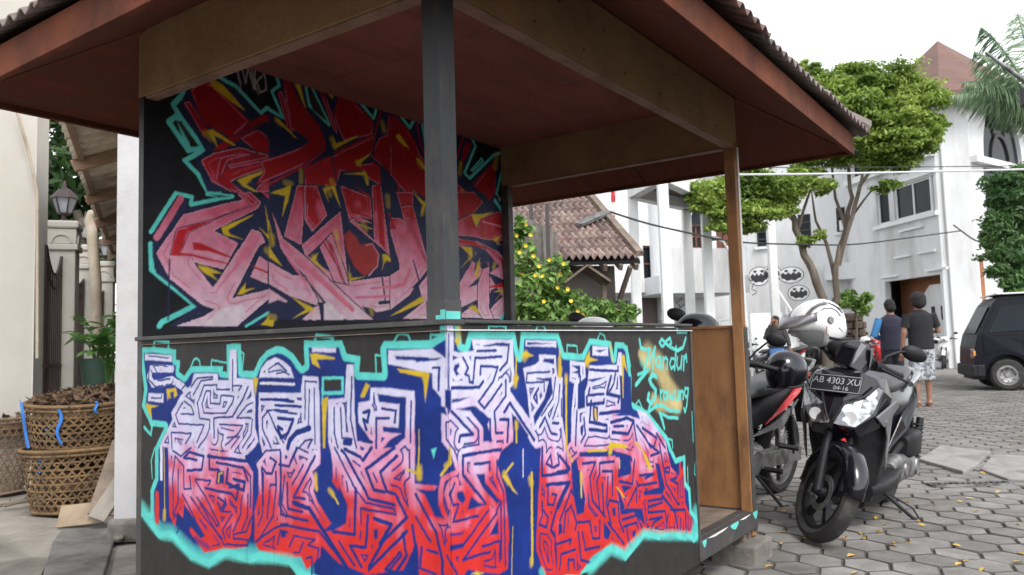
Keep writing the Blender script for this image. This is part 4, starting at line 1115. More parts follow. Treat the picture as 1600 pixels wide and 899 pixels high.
# low front panels: ply sheet with the sprayed face 2 mm proud of it
pl = MB().box((.002,0.002,.13), (.020,A,ZC-.016)).build('low_panel', M['dark'], K); pl['label'] = 'left low panel covered with maze-like graffiti letters'
o = paint_wall('sprayed_face', PAINT['L'], lambda s, z: np.stack([0*s-.0005, s, z], -1), 0, 1445, 628, 130, 1102, 422, 'k', 0, 0, pl, True); o['label'] = 'white to red maze-like graffiti letters outlined in turquoise'
pr_ = MB().box((0.002,.002,.13), (E_,.020,ZC-.016)).build('low_panel', M['dark'], K); pr_['label'] = 'right low panel covered with graffiti letters and two turquoise words'
o = paint_wall('sprayed_face', PAINT['R'], lambda s, z: np.stack([s, 0*s-.0005, z], -1), 0, 1590, 636, 130, 1102, 389, 'k', 0, 0, pr_, False); o['label'] = 'graffiti letters in white and red with turquoise words beside them'
wl = MB().box((.0,A+.002,ZF), (B,A+.034,ZT+.02)).build('back_wall', M['dark'], K); wl['label'] = 'full height back wall with a red and pink graffiti mural inside'
o = paint_wall('sprayed_face', PAINT['M'], lambda s, z: np.stack([s, 0*s+A, z], -1), 0, 2300, 560, 1000, 2268, 310, 'm', 0, 0, wl, False); o['label'] = 'red and pink wildstyle graffiti with a small heart'
MB().box((.02,A-.004,ZF), (B-.03,A,1.0)).build('skirting', M['dark'], wl)
# far low wall, brown inside
fwl = MB().box((B-.022,.052,ZF), (B-.002,A,ZC-.014)).build('low_wall', M['brown'], K); fwl['label'] = 'brown plywood low wall inside the open end'
# cap rails
for a, b_ in (((-.012,-.012,ZC-.015),(.062,A+.034,ZC)), ((.063,-.012,ZC-.011),(E_+.004,.05,ZC-.0005)), ((B-.034,.05,ZC-.0135),(B+.008,A-.002,ZC+.001))):
    MB().box(a, b_).build('cap_rail', M['dark'] if a[0] < 1 else M['brown'], K, bevel=.003)
MB().box((-.0125,-.0035,ZC-.031), (-.001,A,ZC-.0285)).build('panel_lip', M['oldwood'], K)
MB().box((.0,-.0115,ZC-.030), (E_+.002,-.001,ZC-.0275)).build('panel_lip', M['whitetrim'], K)
MB().box((E_-.012,-.006,.14), (E_+.002,-.0012,ZC-.031)).build('edge_strip', M['dark'], K)
# posts
def post(a, b_, m): return MB().box(a, b_).build('post', m, K, bevel=.004)
post((.014,.014,ZF), (.078,.078,ZB+.05), M['postgrey'])
post((B-.05,.0,.10), (B,.055,ZB+.03), M['brown'])
MB().box((B-.046,-.004,.12), (B+.003,-.0008,ZC-.01)).build('corner_board', M['dark'], K)
MB().box((B-.018,-.004,ZC), (B+.0025,-.0008,ZB-.0)).build('corner_strip', M['whitetrim'], K)
post((B-.06,A-.06,ZF), (B-.012,A-.008,ZB), M['dark'])
MB().box((.013,.0132,ZC+.002), (.0795,.0796,ZC+.052)).build('post_sleeve', M['dark'], K)
for a, b_ in (((.0115,.014,ZC+.001),(.0128,.030,ZC+.026)), ((.014,.0115,ZC+.001),(.072,.0128,ZC+.022)), ((.0115,.030,ZC+.001),(.0128,.046,ZC+.012))): MB().box(a, b_).build('paint_patch', M['turq'], K)
# floor and base frame
for i in range(9):
    x0 = .06+i*(B-.1)/9
    MB().box((x0+.002,.06,ZF-.02), (x0+(B-.1)/9-.002,A-.03,ZF-.002-.001*(i % 3))).build('floor_plank', M['oldwood'], K)
MB().box((.022,.022,.135), (B+.004,.072,ZF-.001)).build('base_beam', M['dark'], K, bevel=.004)
MB().box((E_+.002,-.008,.135), (B+.006,.022,ZF-.003)).build('base_beam', M['dark'], K, bevel=.005)
for x0, x1, z0, m_ in ((E_+.01,E_+.05,-.034,'turq'),(E_+.06,E_+.30,-.010,'whitetrim'),(E_+.34,E_+.44,-.03,'turq'),(E_+.46,E_+.60,-.008,'whitetrim'),(B-.065,B-.006,-.038,'turq')):
    n = 7; q = MB(); q.prism([(x0+(x1-x0)*i/n, -.004) for i in range(n+1)]+[(x0+(x1-x0)*i/n, z0*(.35+.65*math.sin(math.pi*i/n))+rng.uniform(-.004,0)) for i in range(n, -1, -1)], lambda u, v, t: Vector((u, t, ZF+v)), -.0098, -.0082); q.build('paint_chip', M[m_], K)
MB().box((.03,A-.03,.13), (B,A+.03,ZF-.002)).build('base_beam', M['dark'], K)
MB().box((B-.05,.075,.13), (B-.002,A-.035,ZF-.003)).build('base_beam', M['dark'], K)
for (x, y, s_, m) in ((.09,.09,.09,'oldwood'), (1.33,.09,.10,'oldwood'), (2.19,.04,.045,'oldwood'), (2.26,.035,.04,'oldwood'), (.07,A-.06,.09,'oldwood'), (B-.1,A-.06,.09,'oldwood'), (1.2,A-.05,.09,'oldwood')):
    z0 = 0 if x != 2.19 and x != 2.26 else .09
    MB().box((x-s_/2,y-s_/2,z0-.005), (x+s_/2,y+s_/2,.136)).build('stump_leg', M[m], K, bevel=.008)
# ring beams with lighter bottom trims
def beam(a, b_, ta, tb):
    MB().box(a, b_).build('ring_beam', M['beam'], K, bevel=.003); MB().box(ta, tb).build('beam_trim', M['beamlow'], K, bevel=.002)
beam((-.002,.0,ZB+.003), (.042,A+.037,ZT), (.004,.045,ZB-.005), (.05,A-.002,ZB+.0025))
beam((.044,.0015,ZB+.003), (B-.002,.042,ZT), (.05,.003,ZB-.005), (B-.052,.052,ZB+.0025))
beam((B-.044,.043,ZB+.003), (B-.001,A-.001,ZT), (B-.05,.056,ZB-.005), (B-.003,A-.003,ZB+.0025))
# ceiling boards
for i in range(3):
    MB().box((.045+i*.738,.044,ZT-.022), (.045+(i+1)*.738-.004,A-.001,ZT-.010-.001*i)).build('ceiling_board', M['ceil'], K)
# sloping soffits under the eaves, mitred at the hips
inn = [(0,0),(B,0),(B,A),(0,A)]; outp = [(-OV,-OV),(B+OV,-OV),(B+OV,A+OV),(-OV,A+OV)]
for k in range(4):
    a, b_ = Vector((*inn[k], ZT)), Vector((*inn[(k+1) % 4], ZT)); c, d = Vector((*outp[(k+1) % 4], ZE)), Vector((*outp[k], ZE))
    ns = 3 if k % 2 == 0 else 2
    for i in range(ns):
        t0, t1 = i/ns+(.002 if i else 0), (i+1)/ns-(.002 if i < ns-1 else 0)
        q = [a.lerp(b_, t0), a.lerp(b_, t1), d.lerp(c, t1), d.lerp(c, t0)]; dz = .001*i
        vs = [p+Vector((0,0,dz)) for p in q]+[p+Vector((0,0,.012+dz)) for p in q]
        MB().add(vs, [(0,1,2,3),(7,6,5,4),(0,4,5,1),(1,5,6,2),(2,6,7,3),(3,7,4,0)]).build('soffit_board', M['soffit'], K)
    # cover strips along the hips
    h = MB(); h.bar(Vector((*inn[k], ZT-.004)), Vector((*outp[k], ZE-.004)), .03, .012); h.build('hip_strip', M['soffit'], K)
# fascia boards
FZ0, FZ1 = ZE-.022, ZE+.085
o_, t_ = OV+.002, .022
for a, b_ in (((-o_-t_,-o_-t_,FZ0),(B+o_+t_,-o_,FZ1)), ((B+o_,-o_,FZ0+.002),(B+o_+t_,A+o_,FZ1-.002)), ((-o_,A+o_,FZ0),(B+o_+t_,A+o_+t_,FZ1)), ((-o_-t_,-o_+.001,FZ0-.003),(-o_,A+o_+t_-.001,FZ1))):
    MB().box(a, b_).build('fascia', M['fascia'], K, bevel=.003)
for a, b_ in (((-OV+.001,.15,ZE-.006),(-OV+.012,A-.1,ZE+.010)), ((.9,-OV+.001,ZE-.005),(B+.32,-OV+.011,ZE+.010)), ((-.2,-OV+.001,ZE-.004),(.5,-OV+.009,ZE+.010))): MB().box(a, b_).build('gap_shade_strip', M['darkwin'], K)  # solid dark bars: shade of the soffit-fascia gap put in as colour
for k_ in range(14):      # nail heads on the ring beams
    MB().box((.15+k_*.155,-.0006,ZB+.05+.12*(k_ % 2)), (.158+k_*.155,.002,ZB+.058+.12*(k_ % 2))).build('nail_head', M['iron'], K); 
# corrugated roof: each slope a row of lapped sheets running up to the hips
PITCHR = math.atan2(ZT-ZE, OV); EO = OV+.075; ZR = FZ1+.012
HW = A/2+EO; RISE = HW*math.tan(PITCHR)
def roof_side(org, ue, ve, length, tri):
    per, amp = .076, .0135; ns = max(2, int(round(length/.78))); sw = length/ns
    for sidx in range(ns):
        mbb = MB(); u0, u1 = sidx*sw-.02, (sidx+1)*sw+.02; n = int((u1-u0)/per*8); rows = 5; lift = .005*(sidx % 2)+rng.uniform(0, .004)
        vs, fs = [], []; over = rng.uniform(-.012, .02)
        for i in range(n+1):
            u = u0+(u1-u0)*i/n; uc = min(max(u, 0), length); vm = min(uc, length-uc, HW)
            for j in range(rows+1):
                v = -over*(j == 0)+vm*j/rows
                h = amp*math.sin(2*math.pi*u/per)+.003*math.sin(u*5+sidx)
                p = Vector(org)+Vector(ue)*u+Vector(ve)*v+Vector((0,0,ZR+v*math.tan(PITCHR)+h+lift)); vs.append(p)
        for i in range(n):
            for j in range(rows): a = i*(rows+1)+j; fs.append((a, a+rows+1, a+rows+2, a+1))
        ob = mbb.add(vs, fs).build('roof_sheet', M['sheetred'] if (sidx % 3 == 1) else M['sheet'], K, smooth=50, fix=False)
        md = ob.modifiers.new('t', 'SOLIDIFY'); md.thickness = .006; md.offset = 1
LX, LY = B+2*EO, A+2*EO
roof_side((-EO,-EO,0), (1,0,0), (0,1,0), LX, False); roof_side((B+EO,-EO,0), (0,1,0), (-1,0,0), LY, True)
roof_side((B+EO,A+EO,0), (-1,0,0), (0,-1,0), LX, False); roof_side((-EO,A+EO,0), (0,-1,0), (1,0,0), LY, True)
for k, (cx, cy) in enumerate(((-EO,-EO),(B+EO,-EO),(B+EO,A+EO),(-EO,A+EO))):
    rx = HW-EO if cx < 0 else B+EO-HW; h = MB(); h.tube([(cx,cy,ZR+.02),(rx, A/2, ZR+RISE+.02)], .05, 8); h.build('hip_cap', M['sheet'], K, smooth=True)
h = MB(); h.tube([(HW-EO,A/2,ZR+RISE+.02),(B+EO-HW,A/2,ZR+RISE+.02)], .06, 8); h.build('ridge_cap', M['sheet'], K, smooth=True)
# concrete block under the right corner
mb = MB().box((2.09,-.06,-.02), (2.34,.16,.092)); o = mb.build('concrete_block', M['conc'], None, bevel=.012)
tag(o, 'squat concrete block carrying the right front corner of the kiosk', 'block')

# ================================================================ two-wheelers
def text_mesh(name, txt, size, m, parent, Mx, depth=.0012):
    cu = bpy.data.curves.new(name, 'FONT'); cu.body = txt; cu.size = size; cu.align_x = 'CENTER'; cu.align_y = 'CENTER'; cu.extrude = depth
    tmp = bpy.data.objects.new(name, cu); COL.objects.link(tmp)
    dg = bpy.context.evaluated_depsgraph_get(); me = bpy.data.meshes.new_from_object(tmp.evaluated_get(dg)); bpy.data.objects.remove(tmp)
    me.name = name; me.materials.clear(); me.materials.append(m); me.transform(Mx)
    o = bpy.data.objects.new(name, me); COL.objects.link(o); o.parent = parent; return o
def wheel(name, parent, cx, cz, r, wd, fn, spokes=5, rimcol='black', disc=True, lod=0):
    n = 40 if not lod else 18; tr = r-.062
    mb = MB(); prof = [(tr, -wd*.32), (r-.035, -wd*.5), (r-.012, -wd*.42), (r, -wd*.16), (r, wd*.16), (r-.012, wd*.42), (r-.035, wd*.5), (tr, wd*.32)]
    c = (cx, 0, cz)
    rings = [[Vector((cx+q*math.cos(2*math.pi*i/n), h, cz+q*math.sin(2*math.pi*i/n))) for i in range(n)] for q, h in prof+[prof[0]]]
    mb.loft(rings, cap=False)
    t = mb.mapv(fn).build(name, M['tyre'], parent, smooth=35)
    q = MB(); prof = [(tr+.004, -wd*.34), (tr-.018, -wd*.30), (tr-.022, 0), (tr-.018, wd*.30), (tr+.004, wd*.34)]
    q.loft([[Vector((cx+a*math.cos(2*math.pi*i/n), h, cz+a*math.sin(2*math.pi*i/n))) for i in range(n)] for a, h in prof+[prof[0]]], cap=False)
    for k in range(spokes):
        a = 2*math.pi*(k+.2)/spokes; ux, uz = math.cos(a), math.sin(a); tx, tz = -uz, ux
        pts = []
        for rr, hw in ((.03, .022), (tr*.55, .012), (tr-.016, .020)):
            for sg in (-1, 1): pts.append((rr, sg*hw))
        ring = lambda rr, hw: [Vector((cx+ux*rr+tx*s_*hw+tx*rr*.12, h, cz+uz*rr+tz*s_*hw+tz*rr*.12)) for s_, h in ((-1,-.014),(1,-.014),(1,.014),(-1,.014))]
        q.loft([ring(rr, hw) for rr, hw in ((.028,.024),(tr*.5,.013),(tr-.014,.020))])
    q.lathe([(.0,-.05),(.028,-.05),(.034,-.02),(.034,.02),(.028,.05),(.0,.05)], (cx,0,cz), 'y', 14)
    q.mapv(fn).build('rim', M[rimcol], t, smooth=35)
    if disc and not lod:
        d = MB(); d.lathe([(.062,-.034),(.095,-.034),(.095,-.030),(.062,-.030),(.062,-.034)], (cx,0,cz), 'y', 28, cap=False); d.mapv(fn).build('brake_disc', M['alu'], t, smooth=True)
    return t
ident = lambda p: p
def make_scooter():
    o = empty('scooter', (3.335, -.232, -.004), R(177), R(-6))
    tag(o, 'black step-through scooter with clear twin headlights and a number plate, front wheel turned', 'scooter', None)
    ax = Vector((.25-.605, 0, .70)).normalized(); piv = Vector((.605, 0, .25)); ang = R(46)
    Rm = Matrix.Rotation(ang, 3, ax)
    st = lambda p: piv+Rm @ (p-piv)
    sm = Matrix.Translation(piv) @ Rm.to_4x4() @ Matrix.Translation(-piv)
    wheel('front_wheel', o, .62, .25, .25, .085, st, 5)
    wheel('rear_wheel', o, -.62, .25, .25, .095, ident, 5, disc=False)
    for s_ in (-1, 1):
        q = MB(); q.tube([(.625, .062*s_, .25), (.57, .062*s_, .36), (.50, .062*s_, .50), (.44, .055*s_, .62)], [.026, .026, .021, .02], 12); q.tube([(.625,.05*s_,.25),(.625,.085*s_,.25)], .02, 10)
        q.mapv(st).build('fork_leg', M['black'], o, smooth=True)
    q = MB(); q.box((.575,-.085,.215), (.62,-.06,.27)); q.mapv(st).build('brake_caliper', M['alu'], o, bevel=.008)
    # mudguard hugging the tyre
    q = MB(); rings = []
    for a in range(18, 190, 12):
        ra = .275+.012*math.sin(R(a)); c, s_ = math.cos(R(a)), math.sin(R(a)); hw = .058 if 40 < a < 165 else .045
        ring = []
        for t in (-1, -.9, -.5, 0, .5, .9, 1):
            rr = ra-(.075 if abs(t) == 1 else (.02 if abs(t) == .9 else 0)); ring.append(Vector((.62+rr*c, hw*t, .25+rr*s_)))
        rings.append(ring)
    q.loft(rings, cap=False, closed=False); fd = q.mapv(st).build('front_mudguard', M['gloss'], o, smooth=50, fix=False)
    md = fd.modifiers.new('t', 'SOLIDIFY'); md.thickness = .006
    # ---- front cowl: faceted shield, left half mirrored
    def mir(vs, fs):
        n = len(vs); return [Vector(v) for v in vs]+[Vector((v[0], -v[1], v[2])) for v in vs], fs+[tuple(n+i for i in f[::-1]) for f in fs]
    cv = [(.560,.0,.575),(.580,.035,.600),(.555,.0,.74),(.50,.0,.835),            # 0-3 centre line
          (.545,.05,.745),(.475,.095,.835),                                          # 4-5 upper plate seat
          (.54,.105,.595),(.45,.185,.665),(.385,.205,.78),(.40,.165,.845),           # 6-9 outer edge
          (.44,.10,.875),(.455,.0,.865),                                             # 10-11 top lip
          (.50,.12,.545),(.37,.20,.60),(.27,.215,.74),(.29,.185,.85),(.33,.1,.89),(.35,.0,.885), (.50,.0,.53)]
    cf = [(0,1,4,2),(2,4,5,3),(3,5,10,11),(1,6,7,8,9,5,4),(5,9,10),(6,12,13,7),(7,13,14,8),(8,14,15,9),(9,15,16,10),(10,16,17,11),(0,18,12,6,1)]
    vs, fs = mir(cv, cf); cw = MB().add(vs, fs).build('front_cowl', M['gloss'], o, bevel=.006, seg=2)
    md = cw.modifiers.new('t', 'SOLIDIFY'); md.thickness = .006; md.offset = -1
    for s_ in (1, -1):
        lv = [(.592,.012,.612),(.583,.045,.603),(.548,.112,.600),(.47,.178,.672),(.405,.206,.792),(.425,.178,.803),(.485,.128,.742),(.553,.05,.705)]
        q = MB(); top = [Vector((x+.004, y*s_, z)) for x, y, z in lv]; bot = [Vector((x-.03, y*s_, z+.004)) for x, y, z in lv]
        c1 = sum(top, Vector())/len(top)+Vector((.016, .008*s_, 0)); n = len(lv)
        q.add(top+bot+[c1], [(i, (i+1) % n, 2*n) for i in range(n)]+[(i, n+i, n+(i+1) % n, (i+1) % n) for i in range(n)])
        hl = q.build('headlight', M['lens'], cw, bevel=.004)
        q = MB(); q.lathe([(.0,0),(.030,.0),(.033,.014),(.0,.012)], (.548,.088*s_,.648), 'x', 16); q.build('reflector_bulb', M['whitegloss'], cw, smooth=True)
        q = MB(); pts = [(.595,.0135,.626),(.558,.052,.722),(.488,.134,.757),(.43,.185,.815)]
        q.tube([(x+.006, y*s_, z) for x, y, z in pts], .006, 6); q.build('lens_trim', M['black'], cw)
        # silver-grey fin on the leg shield and side wing
        fv = [(.40,.212,.63),(.30,.222,.66),(.34,.213,.53),(.30,.20,.36),(.335,.205,.44)]
        q = MB(); q.add([Vector((x, y*s_, z)) for x, y, z in fv]+[Vector((x, (y+.008)*s_, z)) for x, y, z in fv], [(0,1,2),(2,1,3,4),(5,6,7),(7,6,8,9),(0,1,6,5),(1,3,8,6),(3,4,9,8),(4,2,7,9),(2,0,5,7)])
        q.build('side_fin', M['gunmetal'], cw, bevel=.003)
        fv = [(.47,.182,.655),(.28,.232,.735),(.24,.235,.70),(.40,.205,.60)]
        q = MB(); q.add([Vector((x, y*s_, z)) for x, y, z in fv]+[Vector((x, (y+.012)*s_, z)) for x, y, z in fv], [(0,1,2,3),(7,6,5,4),(0,1,5,4),(1,2,6,5),(2,3,7,6),(3,0,4,7)])
        q.build('side_wing', M['gunmetal'], cw, bevel=.004)
    q = MB(); q.add([(.592,.06,.60),(.535,.128,.592),(.47,.187,.648),(.535,.13,.598)], [(0,1,2,3)])
    # inner red bracket under the beak
    q = MB(); q.bar((.535,.045,.53), (.50,.07,.45), .016, .03); q.build('red_bracket', M['red'], o, bevel=.004)
    # ---- leg shield and lower fairing
    q = MB(); q.loft([[Vector(p) for p in r] for r in (
        [(.46,-.12,.58),(.46,.12,.58),(.30,.215,.62),(.24,.20,.66),(.24,-.20,.66),(.30,-.215,.62)],
        [(.42,-.09,.46),(.42,.09,.46),(.29,.20,.47),(.22,.19,.47),(.22,-.19,.47),(.29,-.20,.47)],
        [(.40,-.08,.32),(.40,.08,.32),(.28,.165,.31),(.20,.165,.31),(.20,-.165,.31),(.28,-.165,.31)],
        [(.34,-.07,.17),(.34,.07,.17),(.24,.12,.16),(.16,.12,.16),(.16,-.12,.16),(.24,-.12,.16)])]); q.build('leg_shield', M['black'], o, bevel=.01)
    q = MB(); q.sec([(.30,.235,.15,.035,5),(.2,.245,.19,.038,5),(-.05,.25,.195,.038,5),(-.2,.26,.18,.04,5),(-.28,.30,.13,.04,5)], 20); q.build('floorboard', M['black'], o, smooth=45)
    q = MB(); q.sec([(.25,.17,.10,.05,4),(0,.16,.12,.06,4),(-.25,.18,.12,.07,4)], 16); q.build('underfloor_cover', M['black'], o, smooth=45)
    # ---- body under the seat
    q = MB(); q.sec([(.0,.50,.07,.22,3),(-.06,.52,.105,.24,3.2),(-.2,.56,.145,.21,3),(-.4,.60,.165,.17,2.8),(-.6,.66,.15,.12,2.6),(-.8,.73,.105,.075,2.4),(-.93,.785,.055,.04,2.2)], 24); bd = q.build('body_fairing', M['gloss'], o, smooth=50)
    for s_ in (1, -1):
        q = MB(); fv = [(-.05,.118,.40),(-.30,.172,.52),(-.70,.148,.66),(-.90,.085,.755),(-.86,.098,.77),(-.55,.168,.70),(-.2,.160,.60)]
        q.add([Vector((x, y*s_, z)) for x, y, z in fv]+[Vector((x, (y+.010)*s_, z)) for x, y, z in fv], [tuple(range(7)), tuple(range(13, 6, -1))]+[(i, (i+1) % 7, 7+(i+1) % 7, 7+i) for i in range(7)])
        q.build('side_panel', M['gunmetal'] if s_ < 0 else M['gloss'], o, bevel=.004)
    q = MB(); q.sec([(.02,.725,.055,.035,2.4),(-.08,.755,.10,.05,2.5),(-.25,.765,.135,.055,2.6),(-.42,.785,.14,.05,2.6),(-.5,.815,.135,.045,2.6),(-.65,.835,.12,.04,2.5),(-.78,.835,.09,.028,2.3)], 20); q.build('seat', M['seat'], o, smooth=60, sub=1)
    q = MB(); q.tube([(-.50,.145,.77),(-.64,.15,.815),(-.78,.12,.83),(-.87,.06,.83),(-.89,0,.83),(-.87,-.06,.83),(-.78,-.12,.83),(-.64,-.15,.815),(-.50,-.145,.77)], [.018,.024,.026,.026,.026,.026,.026,.024,.018], 10); q.build('grab_rail', M['silver'], o, smooth=True)
    q = MB(); q.sec([(-.88,.755,.07,.035,3),(-.96,.765,.05,.025,3)], 14); q.build('tail_light', M['redlight'], o, smooth=50)
    q = MB(); q.prism([(-.86,.72),(-1.0,.56),(-1.06,.40),(-1.03,.40),(-.95,.56),(-.80,.70)], lambda u, v, t: Vector((u, t, v)), -.07, .07); q.build('rear_mudguard', M['black'], o, bevel=.008)
    # ---- engine, filter box, exhaust, stand
    q = MB(); q.sec([(-.18,.27,.05,.05,3,.10),(-.26,.28,.06,.09,3,.115),(-.45,.275,.055,.075,3,.125),(-.62,.26,.055,.085,2.6,.125),(-.71,.25,.04,.05,2.4,.12)], 18); q.build('drive_case', M['alu'], o, smooth=45)
    for x_, r_, z_ in ((-.62,.058,.26),(-.33,.046,.28)): q = MB(); q.lathe([(.0,.0),(r_-.008,.0),(r_,-.012),(r_,-.03)], (x_,.186,z_), 'y', 20, cap=False); q.build('case_cover', M['alu'], o, smooth=45)
    q = MB(); q.sec([(-.38,.40,.03,.055,4,.14),(-.42,.405,.045,.075,4,.15),(-.6,.41,.048,.08,4,.155),(-.66,.41,.03,.06,4,.15)], 16); q.build('air_filter_box', M['black'], o, smooth=45)
    q = MB(); q.tube([(-.3,.10,.35),(-.36,.12,.40),(-.42,.13,.41)], .028, 10); q.build('intake_hose', M['black'], o, smooth=True)
    q = MB(); q.tube([(-.1,-.09,.2),(-.3,-.13,.2),(-.42,-.15,.24),(-.44,-.15,.25),(-.86,-.16,.40)], [.018,.018,.02,.055,.058], 14); q.build('exhaust', M['black'], o, smooth=45)
    q = MB(); q.tube([(-.62,.16,.27),(-.70,.17,.55)], .022, 10)
    for i in range(9): q.lathe([(.03,0),(.036,.006),(.03,.012)], (0,0,0), 'z', 10, M=Matrix.Translation(Vector((-.63-.008*i,.162,.31+.024*i))))
    q.build('rear_shock', M['black'], o, smooth=45)
    q = MB(); q.tube([(-.06,.10,.19),(-.10,.20,.10),(-.135,.275,.035),(-.18,.285,.033)], [.012,.011,.010,.012], 8); q.tube([(-.06,.10,.19),(-.16,.17,.13),(-.19,.25,.085),(-.19,.285,.036)], .005, 6); q.build('side_stand', M['black'], o, smooth=True)
    # ---- handlebar cover, grips, levers, mirrors (steered with the wheel)
    q = MB(); vs, fs = mir([(.40,0,.885),(.385,.06,.89),(.36,.05,1.0),(.33,0,1.045),(.25,.10,.93),(.24,.10,.985),(.23,.07,1.015),(.22,0,1.04),(.22,.17,.925),(.20,.17,.965),(.30,0,.86),(.24,.10,.885)],
        [(0,1,2,3),(1,4,5,2),(2,5,6,3),(3,6,7),(4,8,9,5),(5,9,6),(0,10,11,1),(1,11,4),(11,8,4)])
    q.add(vs, fs); hc = q.mapv(st).build('handlebar_cover', M['gloss'], o, bevel=.008)
    md = hc.modifiers.new('t', 'SOLIDIFY'); md.thickness = .006; md.offset = -1
    q = MB(); q.sec([(.21,.955,.16,.05,2.5),(.27,.95,.11,.07,2.5)], 16); q.mapv(st).build('meter_housing', M['black'], o, smooth=50)
    for s_ in (1, -1):
        q = MB(); fv = [(.385,.02,.985),(.375,.05,.905),(.365,.058,.915),(.345,.04,1.035),(.36,.012,1.03)]; q.add([Vector((x+.008, y*s_, z)) for x, y, z in fv], [(0,1,2,3,4)]); f_ = q.mapv(st).build('cover_stripe', M['gunmetal'], hc, fix=False)
        q = MB(); q.tube([(.22,.15*s_,.945),(.205,.20*s_,.95),(.19,.24*s_,.95)], [.03,.028,.02], 10); q.mapv(st).build('switch_housing', M['black'], o, smooth=True)
        q = MB(); q.tube([(.19,.235*s_,.95),(.165,.345*s_,.945),(.163,.352*s_,.945)], [.018,.018,.021], 12); q.mapv(st).build('grip', M['black'], o, smooth=True)
        q = MB(); q.tube([(.235,.19*s_,.945),(.255,.24*s_,.94),(.235,.36*s_,.93)], [.008,.007,.008], 6); q.mapv(st).build('brake_lever', M['black'], o, smooth=True)
        q = MB(); q.tube([(.215,.185*s_,.96),(.21,.20*s_,1.02),(.19,.27*s_,1.07),(.18,.31*s_,1.085)] if s_ > 0 else [(.215,-.185,.96),(.20,-.23,.98),(.19,-.26,.99)], .008, 8)
        Mm = Matrix.Translation(Vector((.18,.355,1.09)) if s_ > 0 else Vector((.19,-.28,.995))) @ Matrix.Rotation(R(-12*s_), 4, 'Z'); q.ell((0,0,0), (.028,.072,.044), 18, 10, M=Mm)
        mo = q.mapv(st).build('mirror', M['black'], o, smooth=60)
        q = MB(); q.lathe([(0,0),(1,0)], (0,0,0), 'x', 20, cap=True, M=Mm @ Matrix.Translation(Vector((-.0275,0,0))) @ Matrix.Diagonal((1,.060,.034,1))); q.mapv(st).build('mirror_glass', M['mirror'], mo, fix=False)
    # ---- number plate leaning back on the beak
    Mp = Matrix.Translation(Vector((.532,0,.812))) @ Matrix.Rotation(R(90), 4, 'Z') @ Matrix.Rotation(R(52), 4, 'X')
    q = MB(); q.box((-.13,-.055,-.002), (.13,.055,.002), M=Mp); pl_ = q.build('number_plate', M['black'], o, bevel=.006)
    q = MB()
    for a, b_ in (((-.124,.047,.0022),(.124,.050,.0032)), ((-.124,-.050,.0022),(.124,-.047,.0032)), ((-.124,-.0465,.0022),(-.121,.0465,.0032)), ((.121,-.0465,.0022),(.124,.0465,.0032))): q.box(a, b_, M=Mp)
    q.build('plate_border', M['plategrey'], pl_)
    text_mesh('plate_lettering', 'AB 4303 XU', .056, M['plategrey'], pl_, Mp @ Matrix.Translation(Vector((0,.014,.003))) @ Matrix.Diagonal((.82,1,1,1)))
    text_mesh('plate_lettering', '04\u00b716', .034, M['plategrey'], pl_, Mp @ Matrix.Translation(Vector((.03,-.029,.003))))
    return o, st
scooter, steer = make_scooter()
bpy.context.view_layer.update()

